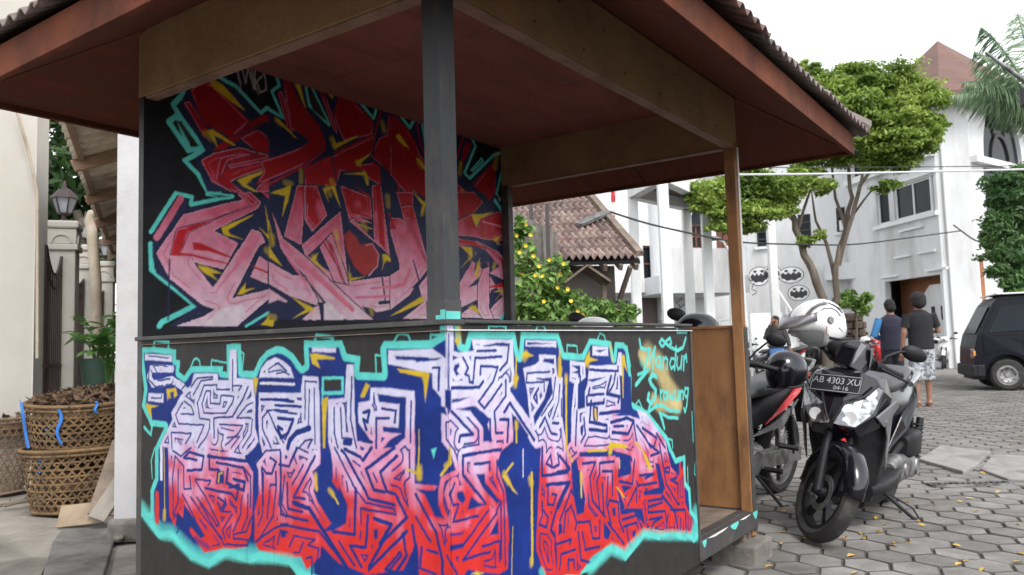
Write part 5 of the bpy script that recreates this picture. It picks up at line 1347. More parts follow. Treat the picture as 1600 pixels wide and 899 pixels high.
def make_helmet(name, loc, rz, rx, ry, shell, label, visor=True, deco=True):
    h = empty(name, loc); h.rotation_euler = (rx, ry, rz); tag(h, label, 'helmet')
    # shell, x = front: open-face egg with a cut for the face
    q = MB(); nu, nv = 40, 22; rings = []
    for j in range(nv+1):
        th = R(90-(90+42)*j/nv); ring = []
        for i in range(nu):
            a = 2*math.pi*i/nu; c, s_ = math.cos(a), math.sin(a)
            cut = 0
            z = .128*math.sin(th); rr = max(math.cos(th), .02)**.85
            x = .150*rr*c-.006; y = .122*rr*s_
            if z < .02 and c > .0:      # face opening: pull the front rim up and back
                k = min(1, (.02-z)/.05)*min(1, max(0, (c-.12)/.25)); x = x*(1-k)+(.035)*k; y = y*(1-.02*k)+.0
            ring.append(Vector((x, y, z-(.022*max(0, -c) if j > nv*.8 else 0))))
        rings.append(ring)
    q.loft(rings, cap=False); sh = q.build('shell', M[shell], h, smooth=60)
    md = sh.modifiers.new('t', 'SOLIDIFY'); md.thickness = .012; md.offset = -1
    q = MB(); q.ell((-.012,0,-.01), (.125,.104,.105), 20, 12, v0=-50); q.build('lining', M['black'], h, smooth=60)
    q = MB(); q.tube([(.03,.115,-.062),(-.02,.118,-.088),(-.08,.09,-.100),(-.125,.0,-.104),(-.08,-.09,-.100),(-.02,-.118,-.088),(.03,-.115,-.062)], .008, 6); q.build('rim_band', M['black'], sh, smooth=True)
    if visor:
        q = MB(); rings = []
        for j in range(7):
            th = R(34-j*15); ring = []
            for i in range(15):
                a = R(-82+164*i/14); rr = math.cos(th)**.7; ring.append(Vector((.166*rr*math.cos(a)+.004+.012*j/6, .130*rr*math.sin(a), .125*math.sin(th)+.006)))
            rings.append(ring)
        q.loft(rings, cap=False, closed=False); vz = q.build('visor', M['visor'], h, smooth=60, fix=False)
        q = MB(); rings = []
        for j in range(3):
            ring = []
            for i in range(13):
                a = R(-66+132*i/12); rr = .150+.012*j+(.020*j if abs(i-6) < 5 else 0); ring.append(Vector((rr*math.cos(a), .127*math.sin(a)*(1-.01*j), .082-.022*j)))
            rings.append(ring)
        q.loft(rings, cap=False, closed=False); pk = q.build('peak', M['gunmetal'], h, smooth=50, fix=False)
        md = pk.modifiers.new('t', 'SOLIDIFY'); md.thickness = .006
    if deco:
        def onsh(pts, s_, off=.004):
            out = []
            for x, z in pts:
                th = math.asin(max(-.98, min(.98, z/.128))); rr = math.cos(th)**.85; xx = (x+.006)/(.150*rr); xx = max(-.98, min(.98, xx)); y = .122*rr*math.sqrt(1-xx*xx)
                v = Vector((x, y*s_, z)); out.append(v+Vector((x*.9, y*s_, z)).normalized()*off)
            return out
        for s_ in (1, -1):
            for pts, wd, m in (([(.10,.055),(.08,.08),(.045,.098),(.0,.106),(-.035,.10)], .022, 'gunmetal'), ([(.085,.045),(.05,.072),(.0,.082),(-.04,.072),(-.062,.05),(-.07,.02)], .007, 'black'), ([(-.05,.098),(-.085,.06),(-.10,.03)], .010, 'black'), ([(-.03,.11),(-.075,.08),(-.11,.045)], .005, 'black'),
                               ([(-.035,-.03),(-.06,-.06)], .005, 'gunmetal'), ([(.03,.0),(.04,-.03),(.028,-.055)], .005, 'red')):
                p_ = onsh(pts, s_, .0015); q = MB(); q.tube(p_, wd*.85, 6, flat=.3); q.build('decal_line', M[m], sh, smooth=True)
            q = MB(); c0 = onsh([(.0,.02)], s_, .002)[0]; q.lathe([(.0,.006),(.016,.006),(.02,.0)], (0,0,0), 'z', 16, M=Matrix.Translation(c0) @ Matrix.Rotation(R(-90*s_), 4, 'X')); q.build('visor_pivot', M['gunmetal'], h, smooth=45)
    return h
# helmet hung on the right-hand mirror stalk of the scooter
pr = scooter.matrix_world @ steer(Vector((.19,-.30,1.10)))
hw_ = W(*S(1275, 508, 4.05))
make_helmet('helmet', hw_, R(142), R(0), R(16), 'whitegloss', 'white open-face helmet with black stripes hung on the scooter handlebar')

# ---- small geared motorcycle
def make_bike(label, loc, rz, cols, lod=0, lean=-6, steer_deg=0, group=None, cat='motorcycle'):
    body, accent = cols
    o = empty('motorcycle', loc, rz, R(lean)); tag(o, label, cat, group)
    piv = Vector((.61,0,.28)); Rm = Matrix.Rotation(R(steer_deg), 3, Vector((-.30,0,.68)).normalized()); st = lambda p: piv+Rm @ (p-piv)
    wheel('front_wheel', o, .62, .285, .285, .075, st, 6, 'alu' if not lod else 'black', lod=lod); wheel('rear_wheel', o, -.62, .285, .285, .085, ident, 6, 'alu' if not lod else 'black', disc=False, lod=lod)
    q = MB()
    for s_ in (-1, 1): q.tube([(.62,.06*s_,.285),(.44,.06*s_,.68)], .02, 8)
    q.mapv(st).build('fork', M['black'], o, smooth=True)
    q = MB(); rings = []
    for a in range(30, 165, 15):
        c, s_ = math.cos(R(a)), math.sin(R(a)); rings.append([Vector((.62+(.315-.03*(abs(t) == 1))*c, .055*t, .285+(.315-.03*(abs(t) == 1))*s_)) for t in (-1,-.7,0,.7,1)])
    q.loft(rings, cap=False, closed=False); q.mapv(st).build('front_mudguard', M[body], o, smooth=50, fix=False)
    q = MB(); q.sec([(.42,.70,.09,.13,2.6),(.36,.66,.17,.17,2.6),(.24,.58,.18,.20,2.6),(.12,.46,.15,.17,2.6),(.04,.40,.10,.10,2.4)], 16); q.build('leg_shield', M[body], o, smooth=45)
    q = MB(); q.sec([(.2,.56,.06,.06,2.4),(0,.54,.07,.07,2.4),(-.1,.58,.10,.10,2.4),(-.3,.64,.12,.11,2.6),(-.55,.70,.11,.09,2.6),(-.8,.77,.08,.06,2.4),(-.98,.83,.035,.025,2.2)], 18); q.build('body_fairing', M[body], o, smooth=50)
    if True:
        for s_ in (1, -1):
            fv = [(-.10,.125,.53),(-.36,.135,.61),(-.62,.120,.70),(-.93,.060,.835),(-.90,.065,.855),(-.62,.127,.755),(-.4,.137,.68)]
            q = MB(); q.add([Vector((x, y*s_, z)) for x, y, z in fv]+[Vector((x, (y+.010)*s_, z)) for x, y, z in fv], [tuple(range(7)), tuple(range(13, 6, -1))]+[(i, (i+1) % 7, 7+(i+1) % 7, 7+i) for i in range(7)]); q.build('side_stripe', M[accent], o, bevel=.003 if not lod else 0)
            fv = [(.05,.105,.46),(-.3,.138,.56),(-.6,.125,.66),(-.36,.132,.50)]
            q = MB(); q.add([Vector((x, y*s_, z)) for x, y, z in fv]+[Vector((x, (y+.009)*s_, z)) for x, y, z in fv], [(0,1,2,3),(7,6,5,4),(0,1,5,4),(1,2,6,5),(2,3,7,6),(3,0,4,7)]); q.build('side_panel', M['gunmetal'], o)
    q = MB(); q.sec([(.0,.70,.07,.03,2.5),(-.12,.735,.115,.045,2.6),(-.35,.755,.13,.05,2.7),(-.5,.78,.13,.05,2.7),(-.72,.825,.115,.045,2.6),(-.86,.845,.08,.03,2.3)], 20); q.build('seat', M['seat'], o, smooth=60, sub=0 if lod else 1)
    q = MB(); q.tube([(-.62,.135,.82),(-.78,.14,.875),(-.92,.10,.905),(-.97,0,.91),(-.92,-.10,.905),(-.78,-.14,.875),(-.62,-.135,.82)], .013, 8); q.build('grab_rail', M['alu'], o, smooth=True)
    q = MB(); q.sec([(-.93,.80,.06,.03,3),(-1.02,.80,.04,.02,3)], 10); q.build('tail_light', M['redlight'], o, smooth=50)
    q = MB(); q.prism([(-.86,.78),(-1.02,.62),(-1.08,.44),(-1.05,.44),(-.97,.60),(-.78,.74)], lambda u, v, t: Vector((u, t, v)), -.06, .06); q.build('rear_mudguard', M['black'], o)
    q = MB(); q.sec([(.22,.31,.06,.06,3),(.16,.31,.085,.09,3),(-.08,.30,.10,.11,3),(-.2,.31,.09,.08,3)], 16); q.lathe([(.0,.0),(.075,.0),(.085,-.015),(.085,-.04)], (-.0,.135,.30), 'y', 20, cap=False); q.build('engine', M['alu'], o, smooth=45)
    for s_ in (-1, 1):
        q = MB(); q.loft([[Vector((x, (.075+dy)*s_, z+dz)) for dy, dz in ((0,-.025),(.025,-.025),(.025,.025),(0,.025))] for x, z in ((-.16,.33),(-.4,.33),(-.66,.285))]); q.build('swing_arm', M['alu'], o, bevel=.006)
        q = MB(); q.tube([(-.56,.125*s_,.30),(-.46,.13*s_,.62)], .014, 8)
        if not lod:
            for i in range(12): q.lathe([(.026,0),(.034,.005),(.026,.010)], (0,0,0), 'z', 10, M=Matrix.Translation(Vector((-.545+.0065*i,.126*s_,.36+.018*i))))
        q.build('rear_shock', M['black'], o, smooth=45)
        for pp in (((-.12,.12*s_,.25),(-.14,.24*s_,.25)), ((-.36,.11*s_,.37),(-.42,.22*s_,.36))): q = MB(); q.tube(pp, .017, 8); q.build('foot_peg', M['black'], o, smooth=True)
    q = MB(); q.loft([[Vector((x, y, z+dz)) for y, dz in ((.10,-.05),(.13,-.05),(.13,.05),(.10,.05))] for x, z in ((-.1,.30),(-.62,.285),(-.70,.285))]); q.build('chain_cover', M['alu'], o, bevel=.006)
    q = MB(); q.tube([(.1,-.06,.24),(-.2,-.12,.20),(-.36,-.14,.24),(-.40,-.14,.25),(-.95,-.16,.42)], [.018,.018,.02,.045,.052], 12); q.build('exhaust', M['alu'], o, smooth=45)
    q = MB(); q.tube([(-.10,.08,.21),(-.13,.17,.11),(-.155,.245,.028),(-.21,.255,.026)], [.011,.011,.010,.012], 8); q.tube([(-.10,.09,.21),(-.22,.13,.16)], .007, 6); q.build('side_stand', M['black'], o, smooth=True)
    q = MB(); q.sec([(.46,.90,.07,.06,2.5),(.40,.92,.12,.085,2.5),(.30,.94,.15,.07,2.5),(.24,.95,.12,.04,2.5)], 16); q.mapv(st).build('handlebar_cover', M[body], o, smooth=50)
    q = MB(); q.ell((.455,0,.90), (.03,.075,.05), 14, 8); q.mapv(st).build('headlight', M['lens'], o, smooth=60)
    for s_ in (1, -1):
        q = MB(); q.tube([(.30,.13*s_,.955),(.27,.22*s_,.97)], [.028,.022], 10); q.mapv(st).build('switch_housing', M['black'], o, smooth=True)
        q = MB(); q.tube([(.272,.215*s_,.97),(.235,.345*s_,.965),(.233,.352*s_,.965)], [.017,.017,.021], 10); q.mapv(st).build('grip', M['black'], o, smooth=True)
        q = MB(); q.tube([(.30,.17*s_,.97),(.29,.20*s_,1.04),(.27,.26*s_,1.12)], .006, 6); q.ell((.265,.30*s_,1.14), (.018,.062,.04), 14, 8); q.mapv(st).build('mirror', M['black'], o, smooth=60)
    return o
def contact(px, py): g = gnd(px, py); return W(g.x, g.y)
rc = Vector((3.97, .42, 0)); hd = R(173); f_ = Vector((math.cos(hd), math.sin(hd), 0))
bike2 = make_bike('black underbone motorcycle with red tail stripe parked beside the scooter', rc+f_*.62+Vector((0,0,-.003)), hd, ('black', 'red'), steer_deg=30)
make_helmet('helmet', W(*S(1230, 580, 4.95)), R(-10), 0, R(4), 'gloss', 'glossy black helmet resting on the motorcycle seat', visor=False, deco=False)
rc3 = Vector((3.72, 1.10, 0)); bike3 = make_bike('dark motorcycle hidden behind the kiosk low wall with helmet above', rc3+f_*.45, hd, ('black', 'gunmetal'), lod=1, steer_deg=30)
make_helmet('helmet', W(*S(1088, 522, 4.75)), R(150), 0, 0, 'gloss', 'black helmet peeking over the brown low wall', visor=False, deco=False)
bike4 = make_bike('dark motorcycle standing furthest left behind the kiosk wall', Vector((3.4, 2.05, 0)), R(173), ('gunmetal', 'whitegloss'), lod=1)
make_helmet('helmet', W(*S(926, 527, 5.0)), R(150), 0, 0, 'whitegloss', 'white helmet barely showing over the dark front panel', visor=False, deco=False)
# ---- far rows of parked bikes
spots = [(1187, 588, 150, 'gunmetal', 'blue', 'blue accented motorcycle parked furthest left in the far row'), (1222, 590, 160, 'black', 'red', 'red and black motorcycle beside the woman on the phone'), (1268, 590, 205, 'black', 'gunmetal', 'black scooter shaped motorcycle parked right of the woman'),
         (1303, 588, 200, 'gunmetal', 'whitegloss', 'grey motorcycle under the tree behind the white helmet'), (1345, 586, 195, 'black', 'red', 'dark motorcycle with red tail behind the scooter handlebar'), (1372, 584, 190, 'red', 'black', 'red motorcycle beside the man in slate shirt'),
         (1474, 576, 200, 'whitegloss', 'red', 'white and red motorcycle right of the man in shorts'), (1494, 574, 195, 'black', 'gunmetal', 'black motorcycle parked in front of the white tower'), (1509, 573, 190, 'pot', 'black', 'green motorcycle parked nearest the black van')]
for x, y, a, c1, c2, lb in spots:
    make_bike(lb, contact(x, y), SROT+R(a+40), (c1, c2), lod=1, group='motorcycles parked along the white building')
for x, y, s_, lb in ((1256, 536, 'whitegloss', 'white helmet on a parked motorcycle right of the woman'), (1352, 533, 'whitegloss', 'white helmet on a far parked motorcycle under the stone wall'), (1462, 532, 'whitegloss', 'white helmet on the motorcycle beside the man in shorts')):
    g = gnd(x, 588 if x < 1400 else 576); make_helmet('helmet', W(*S(x, y, g.y)), R(rng.uniform(0, 360)), 0, 0, s_, lb, visor=False, deco=False)

# ================================================================ van
def make_van():
    g = gnd(1578, 611); o = street('parked_van', g.x, g.y, 0, R(-20)); tag(o, 'black minivan parked at the right edge with its front wheel showing', 'van')
    # local: x to the right (towards the tail), y away; nose at x=-.72
    Wd = 1.46
    prof = [(-.50,.30),(-.53,.52),(-.51,.80),(-.45,1.04),(-.16,1.60),(-.05,1.72),(.15,1.765),(2.7,1.765),(2.84,1.68),(2.90,1.0),(2.90,.30)]
    arch = [(2.35,.30)]+[(2.0+.36*math.cos(R(a)), .30+.36*math.sin(R(a))) for a in range(0, 181, 20)]+[(.36*math.cos(R(a)), .30+.36*math.sin(R(a))) for a in range(0, 181, 20)]
    poly = prof+arch; q = MB(); n = len(poly)
    def yy(z, inner): t = max(0, z-.95)/.82; return (.0+.10*t*t) if inner == 0 else (Wd-.10*t*t)
    q.add([Vector((x, yy(z, 0), z)) for x, z in poly]+[Vector((x, yy(z, 1), z)) for x, z in poly], [tuple(range(n)), tuple(range(2*n-1, n-1, -1))]+[(i, n+i, n+(i+1) % n, (i+1) % n) for i in range(n)])
    q.build('body', M['vanpaint'], o, bevel=.03, seg=3)
    def panel(name, pts, m, off=-.006, th=.012, bev=.004):
        q = MB(); k = len(pts); a = [Vector((x, yy(z, 0)+off, z)) for x, z in pts]; b_ = [p+Vector((0, th, 0)) for p in a]
        q.add(a+b_, [tuple(range(k)), tuple(range(2*k-1, k-1, -1))]+[(i, (i+1) % k, k+(i+1) % k, k+i) for i in range(k)]); return q.build(name, m, o, bevel=bev)
    q = MB(); q.box((-.52,.24,.20), (2.6,Wd-.24,.74)); q.build('underbody', M['black'], o)
    panel('door', [(-.36,.66),(-.37,1.05),(-.09,1.62),(.62,1.66),(.62,.42),(.42,.42),(.30,.60),(.0,.74),(-.2,.72)], M['vanpaint'], -.010)
    panel('door', [(.645,.42),(.645,1.66),(1.62,1.66),(1.62,.42)], M['vanpaint'], -.010)
    panel('window', [(-.28,1.06),(-.05,1.54),(.55,1.57),(.55,1.10)], M['glass'], -.016)
    panel('window', [(.72,1.10),(.72,1.57),(1.55,1.57),(1.55,1.10)], M['glass'], -.016); panel('window', [(1.72,1.12),(1.72,1.56),(2.6,1.56),(2.66,1.12)], M['glass'], -.012)
    for x in (.42, .76): q = MB(); q.box((x-.06,-.034,.97), (x+.06,-.011,1.0)); q.build('door_handle', M['vanpaint'], o, bevel=.008)
    q = MB(); q.box((-.25,-.022,1.035), (.55,-.012,1.05)); q.build('window_trim', M['black'], o)
    q = MB(); q.box((-.10,-.0,1.758), (2.72,Wd,1.79)); q.build('roof_edge', M['whitegloss'], o, bevel=.015)
    q = MB(); q.box((-.535,.03,.60), (-.48,.32,.78)); q.build('headlight', M['lens'], o, bevel=.02); q = MB(); q.box((-.54,-.008,.64), (-.50,.04,.74)); q.build('indicator', mat('amber_lens', (.6,.25,.03), .2, coat=.4), o, bevel=.012)
    q = MB(); q.box((-.58,-.02,.26), (-.49,Wd+.02,.48)); q.box((-.50,-.02,.262), (-.37,.02,.478)); q.build('bumper', M['black'], o, bevel=.02)
    ws = MB(); ws.add([Vector((-.45-.012,.16,1.06)),Vector((-.45-.012,Wd-.16,1.06)),Vector((-.19-.012,Wd-.20,1.57)),Vector((-.19-.012,.20,1.57))], [(0,1,2,3)]); ws.build('windscreen', M['glass'], o, fix=False)
    for x in (0, 2.0):
        for y0 in (.02, Wd-.19):
            c = Vector((x, y0+.08, .29)); q = MB(); q.lathe([(.19,-.085),(.255,-.085),(.285,-.05),(.285,.05),(.255,.085),(.19,.085),(.19,-.085)], c, 'y', 36, cap=False); t = q.build('wheel', M['tyre'], o, smooth=35)
            q = MB(); q.lathe([(.0,-.045),(.045,-.045),(.055,-.03),(.11,-.035),(.135,-.05),(.17,-.045),(.192,-.08),(.198,-.08),(.198,.06),(.0,.06)], c, 'y', 36)
            q.build('rim', M['alu'], t, smooth=30)
            q = MB()
            for k in range(8): a = 2*math.pi*k/8; q.ell((c.x+.125*math.cos(a), c.y-.046, c.z+.125*math.sin(a)), (.016,.004,.016), 8, 4)
            q.build('rim_hole', M['black'], t)
    q = MB(); q.box((.45,-.014,.55), (.6,-.012,.58)); q.build('side_badge', M['silver'], o)
make_van()

# ================================================================ buildings
class Face:            # a vertical wall plane through two ground points (right, ahead); u runs from a to b
    def __init__(s, a, b): s.a = Vector((a[0], a[1], 0)); s.b = Vector((b[0], b[1], 0)); s.d = (s.b-s.a).normalized(); s.n = Vector((s.d.y, -s.d.x, 0)); s.len = (s.b-s.a).length
    def uz(s, px, py):
        q = pxray(px, py); r2 = Vector((q.dot(RH), q.dot(FH), q.z)); o = Vector((0, 0, CAM.z)); k = (s.a-o).dot(s.n)/r2.dot(s.n); p = o+r2*k; return (p-s.a).dot(s.d), p.z
    def P(s, u, z, off=0): p = s.a+s.d*u+s.n*off; return Vector((p.x, p.y, z))
def base_empty(name, l, d, label, cat, group=None):
    o = street(name, l, d); tag(o, label, cat, group); o['_b'] = (l, d); return o
def rel(o): b = o['_b']; return lambda p: p-Vector((b[0], b[1], 0))
def wall_face(F, z0, z1, openings, th, m, o, name='wall'):
    us = sorted({0, F.len, *[v for q in openings for v in q[:2]]}); zs = sorted({z0, z1, *[v for q in openings for v in q[2:4]]}); f = rel(o); q = MB(); us = [u for u in us if 0 <= u <= F.len]
    for i in range(len(us)-1):
        runs = []
        for j in range(len(zs)-1):
            uc, zc = (us[i]+us[i+1])/2, (zs[j]+zs[j+1])/2
            if any(a < uc < b and c < zc < d for a, b, c, d in openings): continue
            if runs and abs(runs[-1][1]-zs[j]) < 1e-6: runs[-1][1] = zs[j+1]
            else: runs.append([zs[j], zs[j+1]])
        for a, b in runs:
            vs = [f(F.P(u, z, off)) for off in (0, -th) for u, z in ((us[i], a), (us[i+1], a), (us[i+1], b), (us[i], b))]
            q.add(vs, [(0,1,2,3),(7,6,5,4),(0,4,5,1),(1,5,6,2),(2,6,7,3),(3,7,4,0)])
    # weld the cells so that the wall is one sheet with holes
    ob = q.build(name, m, o); bm = bmesh.new(); bm.from_mesh(ob.data); bmesh.ops.remove_doubles(bm, verts=bm.verts, dist=.0005)
    seen = {}; dead = []
    for fc in bm.faces:
        k = tuple(sorted(v.index for v in fc.verts))
        if k in seen: dead += [fc, seen[k]]
        else: seen[k] = fc
    bmesh.ops.delete(bm, geom=list(set(dead)), context='FACES'); bmesh.ops.recalc_face_normals(bm, faces=bm.faces); bm.to_mesh(ob.data); bm.free(); return ob
def fbox(F, u0, u1, z0, z1, o0, o1, o, name, m, bevel=0):
    f = rel(o if '_b' in o else o.parent); q = MB(); vs = [f(F.P(u, z, off)) for off in (o1, o0) for u, z in ((u0, z0), (u1, z0), (u1, z1), (u0, z1))]
    q.add(vs, [(0,1,2,3),(7,6,5,4),(0,4,5,1),(1,5,6,2),(2,6,7,3),(3,7,4,0)]); return q.build(name, m, o, bevel=bevel)
def window(F, u0, u1, z0, z1, o, mull=(), trans=(), frame='whitetrim', glass='glass', fw_=.06, depth=.12):
    w_ = fbox(F, u0+.002, u1-.002, z0+.002, z1-.002, -depth-.02, -depth, o, 'window', M[glass])
    def bar(a, b, c, d): 
        q = MB(); f = rel(o); vs = [f(F.P(u, z, off)) for off in (-depth+.04, -depth+.003) for u, z in ((a, c), (b, c), (b, d), (a, d))]; q.add(vs, [(0,1,2,3),(7,6,5,4),(0,4,5,1),(1,5,6,2),(2,6,7,3),(3,7,4,0)]); q.build('frame', M[frame], w_)
    bar(u0+.003, u0+fw_, z0+.003, z1-.003); bar(u1-fw_, u1-.003, z0+.003, z1-.003); bar(u0+fw_, u1-fw_, z0+.003, z0+fw_); bar(u0+fw_, u1-fw_, z1-fw_, z1-.003)
    for t in mull: u = u0+(u1-u0)*t; bar(u-fw_/2, u+fw_/2, z0+fw_, z1-fw_)
    for t in trans: z = z0+(z1-z0)*t; bar(u0+fw_, u1-fw_, z-fw_/2.4, z+fw_/2.4)
    return w_
def sp(px, py, d): v = S(px, py, d); return (v.x, v.y)
# ---------------- white corner tower
P0_, P1_, P2_, P3_ = sp(1336, 500, 30), sp(1478, 500, 25), sp(1534, 500, 24.7), sp(1700, 500, 29.5)
T = base_empty('tower_building', P1_[0], P1_[1], 'white corner building with red pyramid roof and dark triple window', 'building')
F1, F2, F3 = Face(P0_, P1_), Face(P1_, P2_), Face(P2_, P3_)
ZTOP = 8.6
def rect(F, a, b): (u0, z0), (u1, z1) = F.uz(*a), F.uz(*b); return (min(u0, u1), max(u0, u1), min(z0, z1), max(z0, z1))
w1 = rect(F1, (1371, 348), (1387, 293)); w2 = rect(F1, (1398, 344), (1452, 285)); w3 = rect(F1, (1458, 335), (1480, 270)); w3 = (w3[0], min(w3[1], F1.len-.12), w3[2], w3[3])
zs0, zs1 = (w1[2]+w3[2])/2, (w1[3]+w3[3])/2
w1, w2, w3 = [(q[0], q[1], zs0, zs1) for q in (w1, w2, w3)]
ub = rect(F1, (1346, 260), (1474, 215)); ub = (.35, F1.len-.25, zs1+.85, zs1+2.0)
gp = rect(F1, (1389, 545), (1481, 437)); gp = (gp[0], F1.len-.12, .0, F1.uz(1430, 434)[1])
wall_face(F1, 0, ZTOP, [w1, w2, w3, ub, gp], .22, M['white'], T); wall_face(F2, 0, ZTOP, [], .22, M['white'], T)
aw = rect(F3, (1534, 246), (1590, 182)); aw = (aw[0]+.15, aw[1]+.1, aw[2], aw[3]+.35)
lw = rect(F3, (1537, 330), (1575, 270))
wall_face(F3, 0, ZTOP, [aw, (lw[0]+.2, lw[1]+.6, lw[2], lw[3])], .22, M['white'], T)
f = rel(T); back = MB(); c3 = Vector((P3_[0], P3_[1], 0)); c0 = Vector((P0_[0], P0_[1], 0))
back.add([f(c0+Vector((0,0,0))), f(c3), f(c3+Vector((-2,5,0))), f(c0+Vector((1,4,0)))]+[f(c0+Vector((0,0,ZTOP))), f(c3+Vector((0,0,ZTOP))), f(c3+Vector((-2,5,ZTOP))), f(c0+Vector((1,4,ZTOP)))], [(1,2,6,5),(2,3,7,6),(3,0,4,7)]); back.build('wall', M['white'], T, fix=False)
window(F1, *w1, T); window(F1, *w2, T, mull=(.5,), glass='glass'); window(F1, *w3, T); window(F1, *ub, T, mull=(.33, .66)); window(F3, lw[0]+.2, lw[1]+.6, lw[2], lw[3], T, frame='winframe')
fbox(F1, w1[0]-.12, F1.len+.02, zs0-.17, zs0-.03, -.01, .12, T, 'sill', M['whitetrim']); fbox(F1, .1, F1.len+.05, ub[2]-.26, ub[2]-.06, -.01, .20, T, 'cornice', M['whitetrim']); fbox(F1, w1[0]-.1, F1.len+.03, zs1+.06, zs1+.16, -.01, .08, T, 'cornice', M['whitetrim'])
fbox(F3, .02, F3.len, aw[2]-.26, aw[2]-.05, -.01, .22, T, 'cornice', M['whitetrim'])
# small projecting ledges over the doorway
for a, b_ in (((1400, 405), (1424, 398)), ((1436, 398), (1464, 391)), ((1378, 436), (1404, 430)), ((1450, 425), (1482, 419)), ((1408, 362), (1444, 355))):
    r_ = rect(F1, a, b_); fbox(F1, r_[0], r_[1], r_[2], r_[2]+.07, -.01, .10, T, 'ledge', M['whitetrim'])
# arched window on the right face
f3c = ((aw[0]+aw[1])/2, aw[2]); ra = (aw[1]-aw[0])/2; ht = aw[3]-aw[2]
def arc(F, o, c, r0, r1, h0, h1, off0, off1, name, m, a0=0, a1=180, n=20):
    f_ = rel(o); q = MB(); vs = []
    for k in range(n+1):
        a = R(a0+(a1-a0)*k/n)
        for rr, hh in ((r0, h0), (r1, h1)):
            for off in (off0, off1): vs.append(f_(F.P(c[0]+rr*math.cos(a), c[1]+hh*math.sin(a), off)))
    fs = []
    for k in range(n):
        b = k*4; d = b+4; fs += [(b, d, d+1, b+1), (b+2, b+3, d+3, d+2), (b, b+2, d+2, d), (b+1, d+1, d+3, b+3)]
    q.add(vs, fs+[(0,1,3,2), (n*4, n*4+2, n*4+3, n*4+1)]); return q.build(name, m, o)
arc(F3, T, f3c, .02, ra*.98, .02, ht*.98, -.16, -.12, 'window', M['glass'])
for a in (0.6, 60, 120, 179.4): 
    p, q_ = (f3c[0]+.45*ra*math.cos(R(a)), f3c[1]+.45*ht*math.sin(R(a))), (f3c[0]+ra*math.cos(R(a)), f3c[1]+ht*math.sin(R(a)))
    q = MB(); q.bar(f(F3.P(*p, -.10)), f(F3.P(*q_, -.10)), .07, .05); q.build('window_bar', M['winframe'], T)
arc(F3, T, f3c, ra*.42, ra*.48, ht*.42, ht*.48, -.12, -.06, 'window_bar', M['winframe'])
# spandrels that close the square hole to an arch
for s_ in (0, 90):
    q = MB(); n = 10; pts = [(f3c[0]+ra*math.cos(R(s_+90*k/n)), f3c[1]+ht*math.sin(R(s_+90*k/n))) for k in range(n+1)]; cx_ = f3c[0]+(ra if s_ == 0 else -ra); poly = pts+[(cx_, f3c[1]+ht)] if s_ == 0 else pts[::-1]+[(cx_, f3c[1]+ht)]
    q.prism(poly, lambda u, v, t: f(F3.P(u, v, t)), -.2, -.001); q.build('spandrel', M['white'], T)
q = MB(); q.tube([f(F2.P(.22, .05, .06)), f(F2.P(.22, ZTOP-.1, .06))], .05, 8); q.build('drainpipe', M['whitetrim'], T, smooth=True)
# doorway: inner ramp wall and ochre back wall
fbox(F1, gp[0]-.6, gp[1]+.5, 0, gp[3]+.5, -1.15, -1.0, T, 'inner_wall', M['ochre'])
q = MB(); a0, z0_ = F1.uz(1389, 520); a1, z1_ = F1.uz(1482, 446)
q.prism([(gp[0]-.05, .0), (gp[0]-.05, .9), (gp[0]+.2, 1.1), (gp[0]+(gp[1]-gp[0])*.66, gp[3]-.28), (gp[1]+.1, gp[3]-.28), (gp[1]+.1, 0)], lambda u, v, t: f(F1.P(u, v, t)), -.5, -.32); q.build('ramp_wall', M['white'], T)
for du in (.70, .86): q = MB(); u = gp[0]+(gp[1]-gp[0])*du; q.prism([(u-.09, 1.55), (u+.09, 1.55), (u+.09, 2.0), (u-.09, 2.0)], lambda a, b_, t: f(F1.P(a, b_, t)), -.318, -.31); q.build('slot_window', M['darkwin'], T)
# roof
def S3(px, py, d): return S(px, py, d)
ap = S(1465, 64, 30); ez = 8.66
cr = [Vector((P0_[0]-.6, P0_[1]-1.2, ez)), Vector((P1_[0]-.2, P1_[1]-.9, ez)), Vector((P2_[0]+.5, P2_[1]-.7, ez)), Vector((P3_[0]+1, P3_[1]-.2, ez)), Vector((P3_[0]-1, P3_[1]+6, ez)), Vector((P0_[0]+1, P0_[1]+5, ez))]
apx = Vector((ap.x, 30, ap.z)); q = MB(); vs = []
q.add([f(p) for p in cr]+[f(apx)]+[f(p-Vector((0,0,.25))) for p in cr], [(i, (i+1) % 6, 6) for i in range(6)]+[(i, 7+i, 7+(i+1) % 6, (i+1) % 6) for i in range(6)]+[(7,8,9,10,11,12)]); rf = q.build('roof', M['rooftile'], T)
# ---------------- middle wing with small windows, stairs and painted faces
Q1_, Q0_ = sp(1120, 500, 33), sp(1345, 500, 30.5)
Wg = base_empty('white_wing', Q1_[0], Q1_[1], 'white two-storey wing with small windows behind the forked tree', 'building')
FW = Face(Q1_, Q0_); ops = []
for a, b_ in (((1183, 386), (1200, 350)), ((1248, 372), (1266, 334)), ((1308, 363), (1333, 322))): r_ = rect(FW, a, b_); ops.append(r_)
dr = rect(FW, (1262, 560), (1300, 498)); ops.append((dr[0], dr[1], 0.0, dr[3]))
wall_face(FW, 0, 8.6, ops, .25, M['white'], Wg)
for r_ in ops[:3]: window(FW, *r_, Wg, trans=(.33, .66), frame='winframe'); fbox(FW, r_[0]-.1, r_[1]+.1, r_[2]-.12, r_[2]-.02, -.01, .1, Wg, 'sill', M['whitetrim'])
fbox(FW, ops[3][0]-.3, ops[3][1]+.3, 0, ops[3][3]+.2, -1.2, -1.0, Wg, 'inner_wall', M['darkwin'])
fbox(FW, -.5, FW.len, 8.6, 8.85, -.4, .25, Wg, 'parapet', M['whitetrim'])
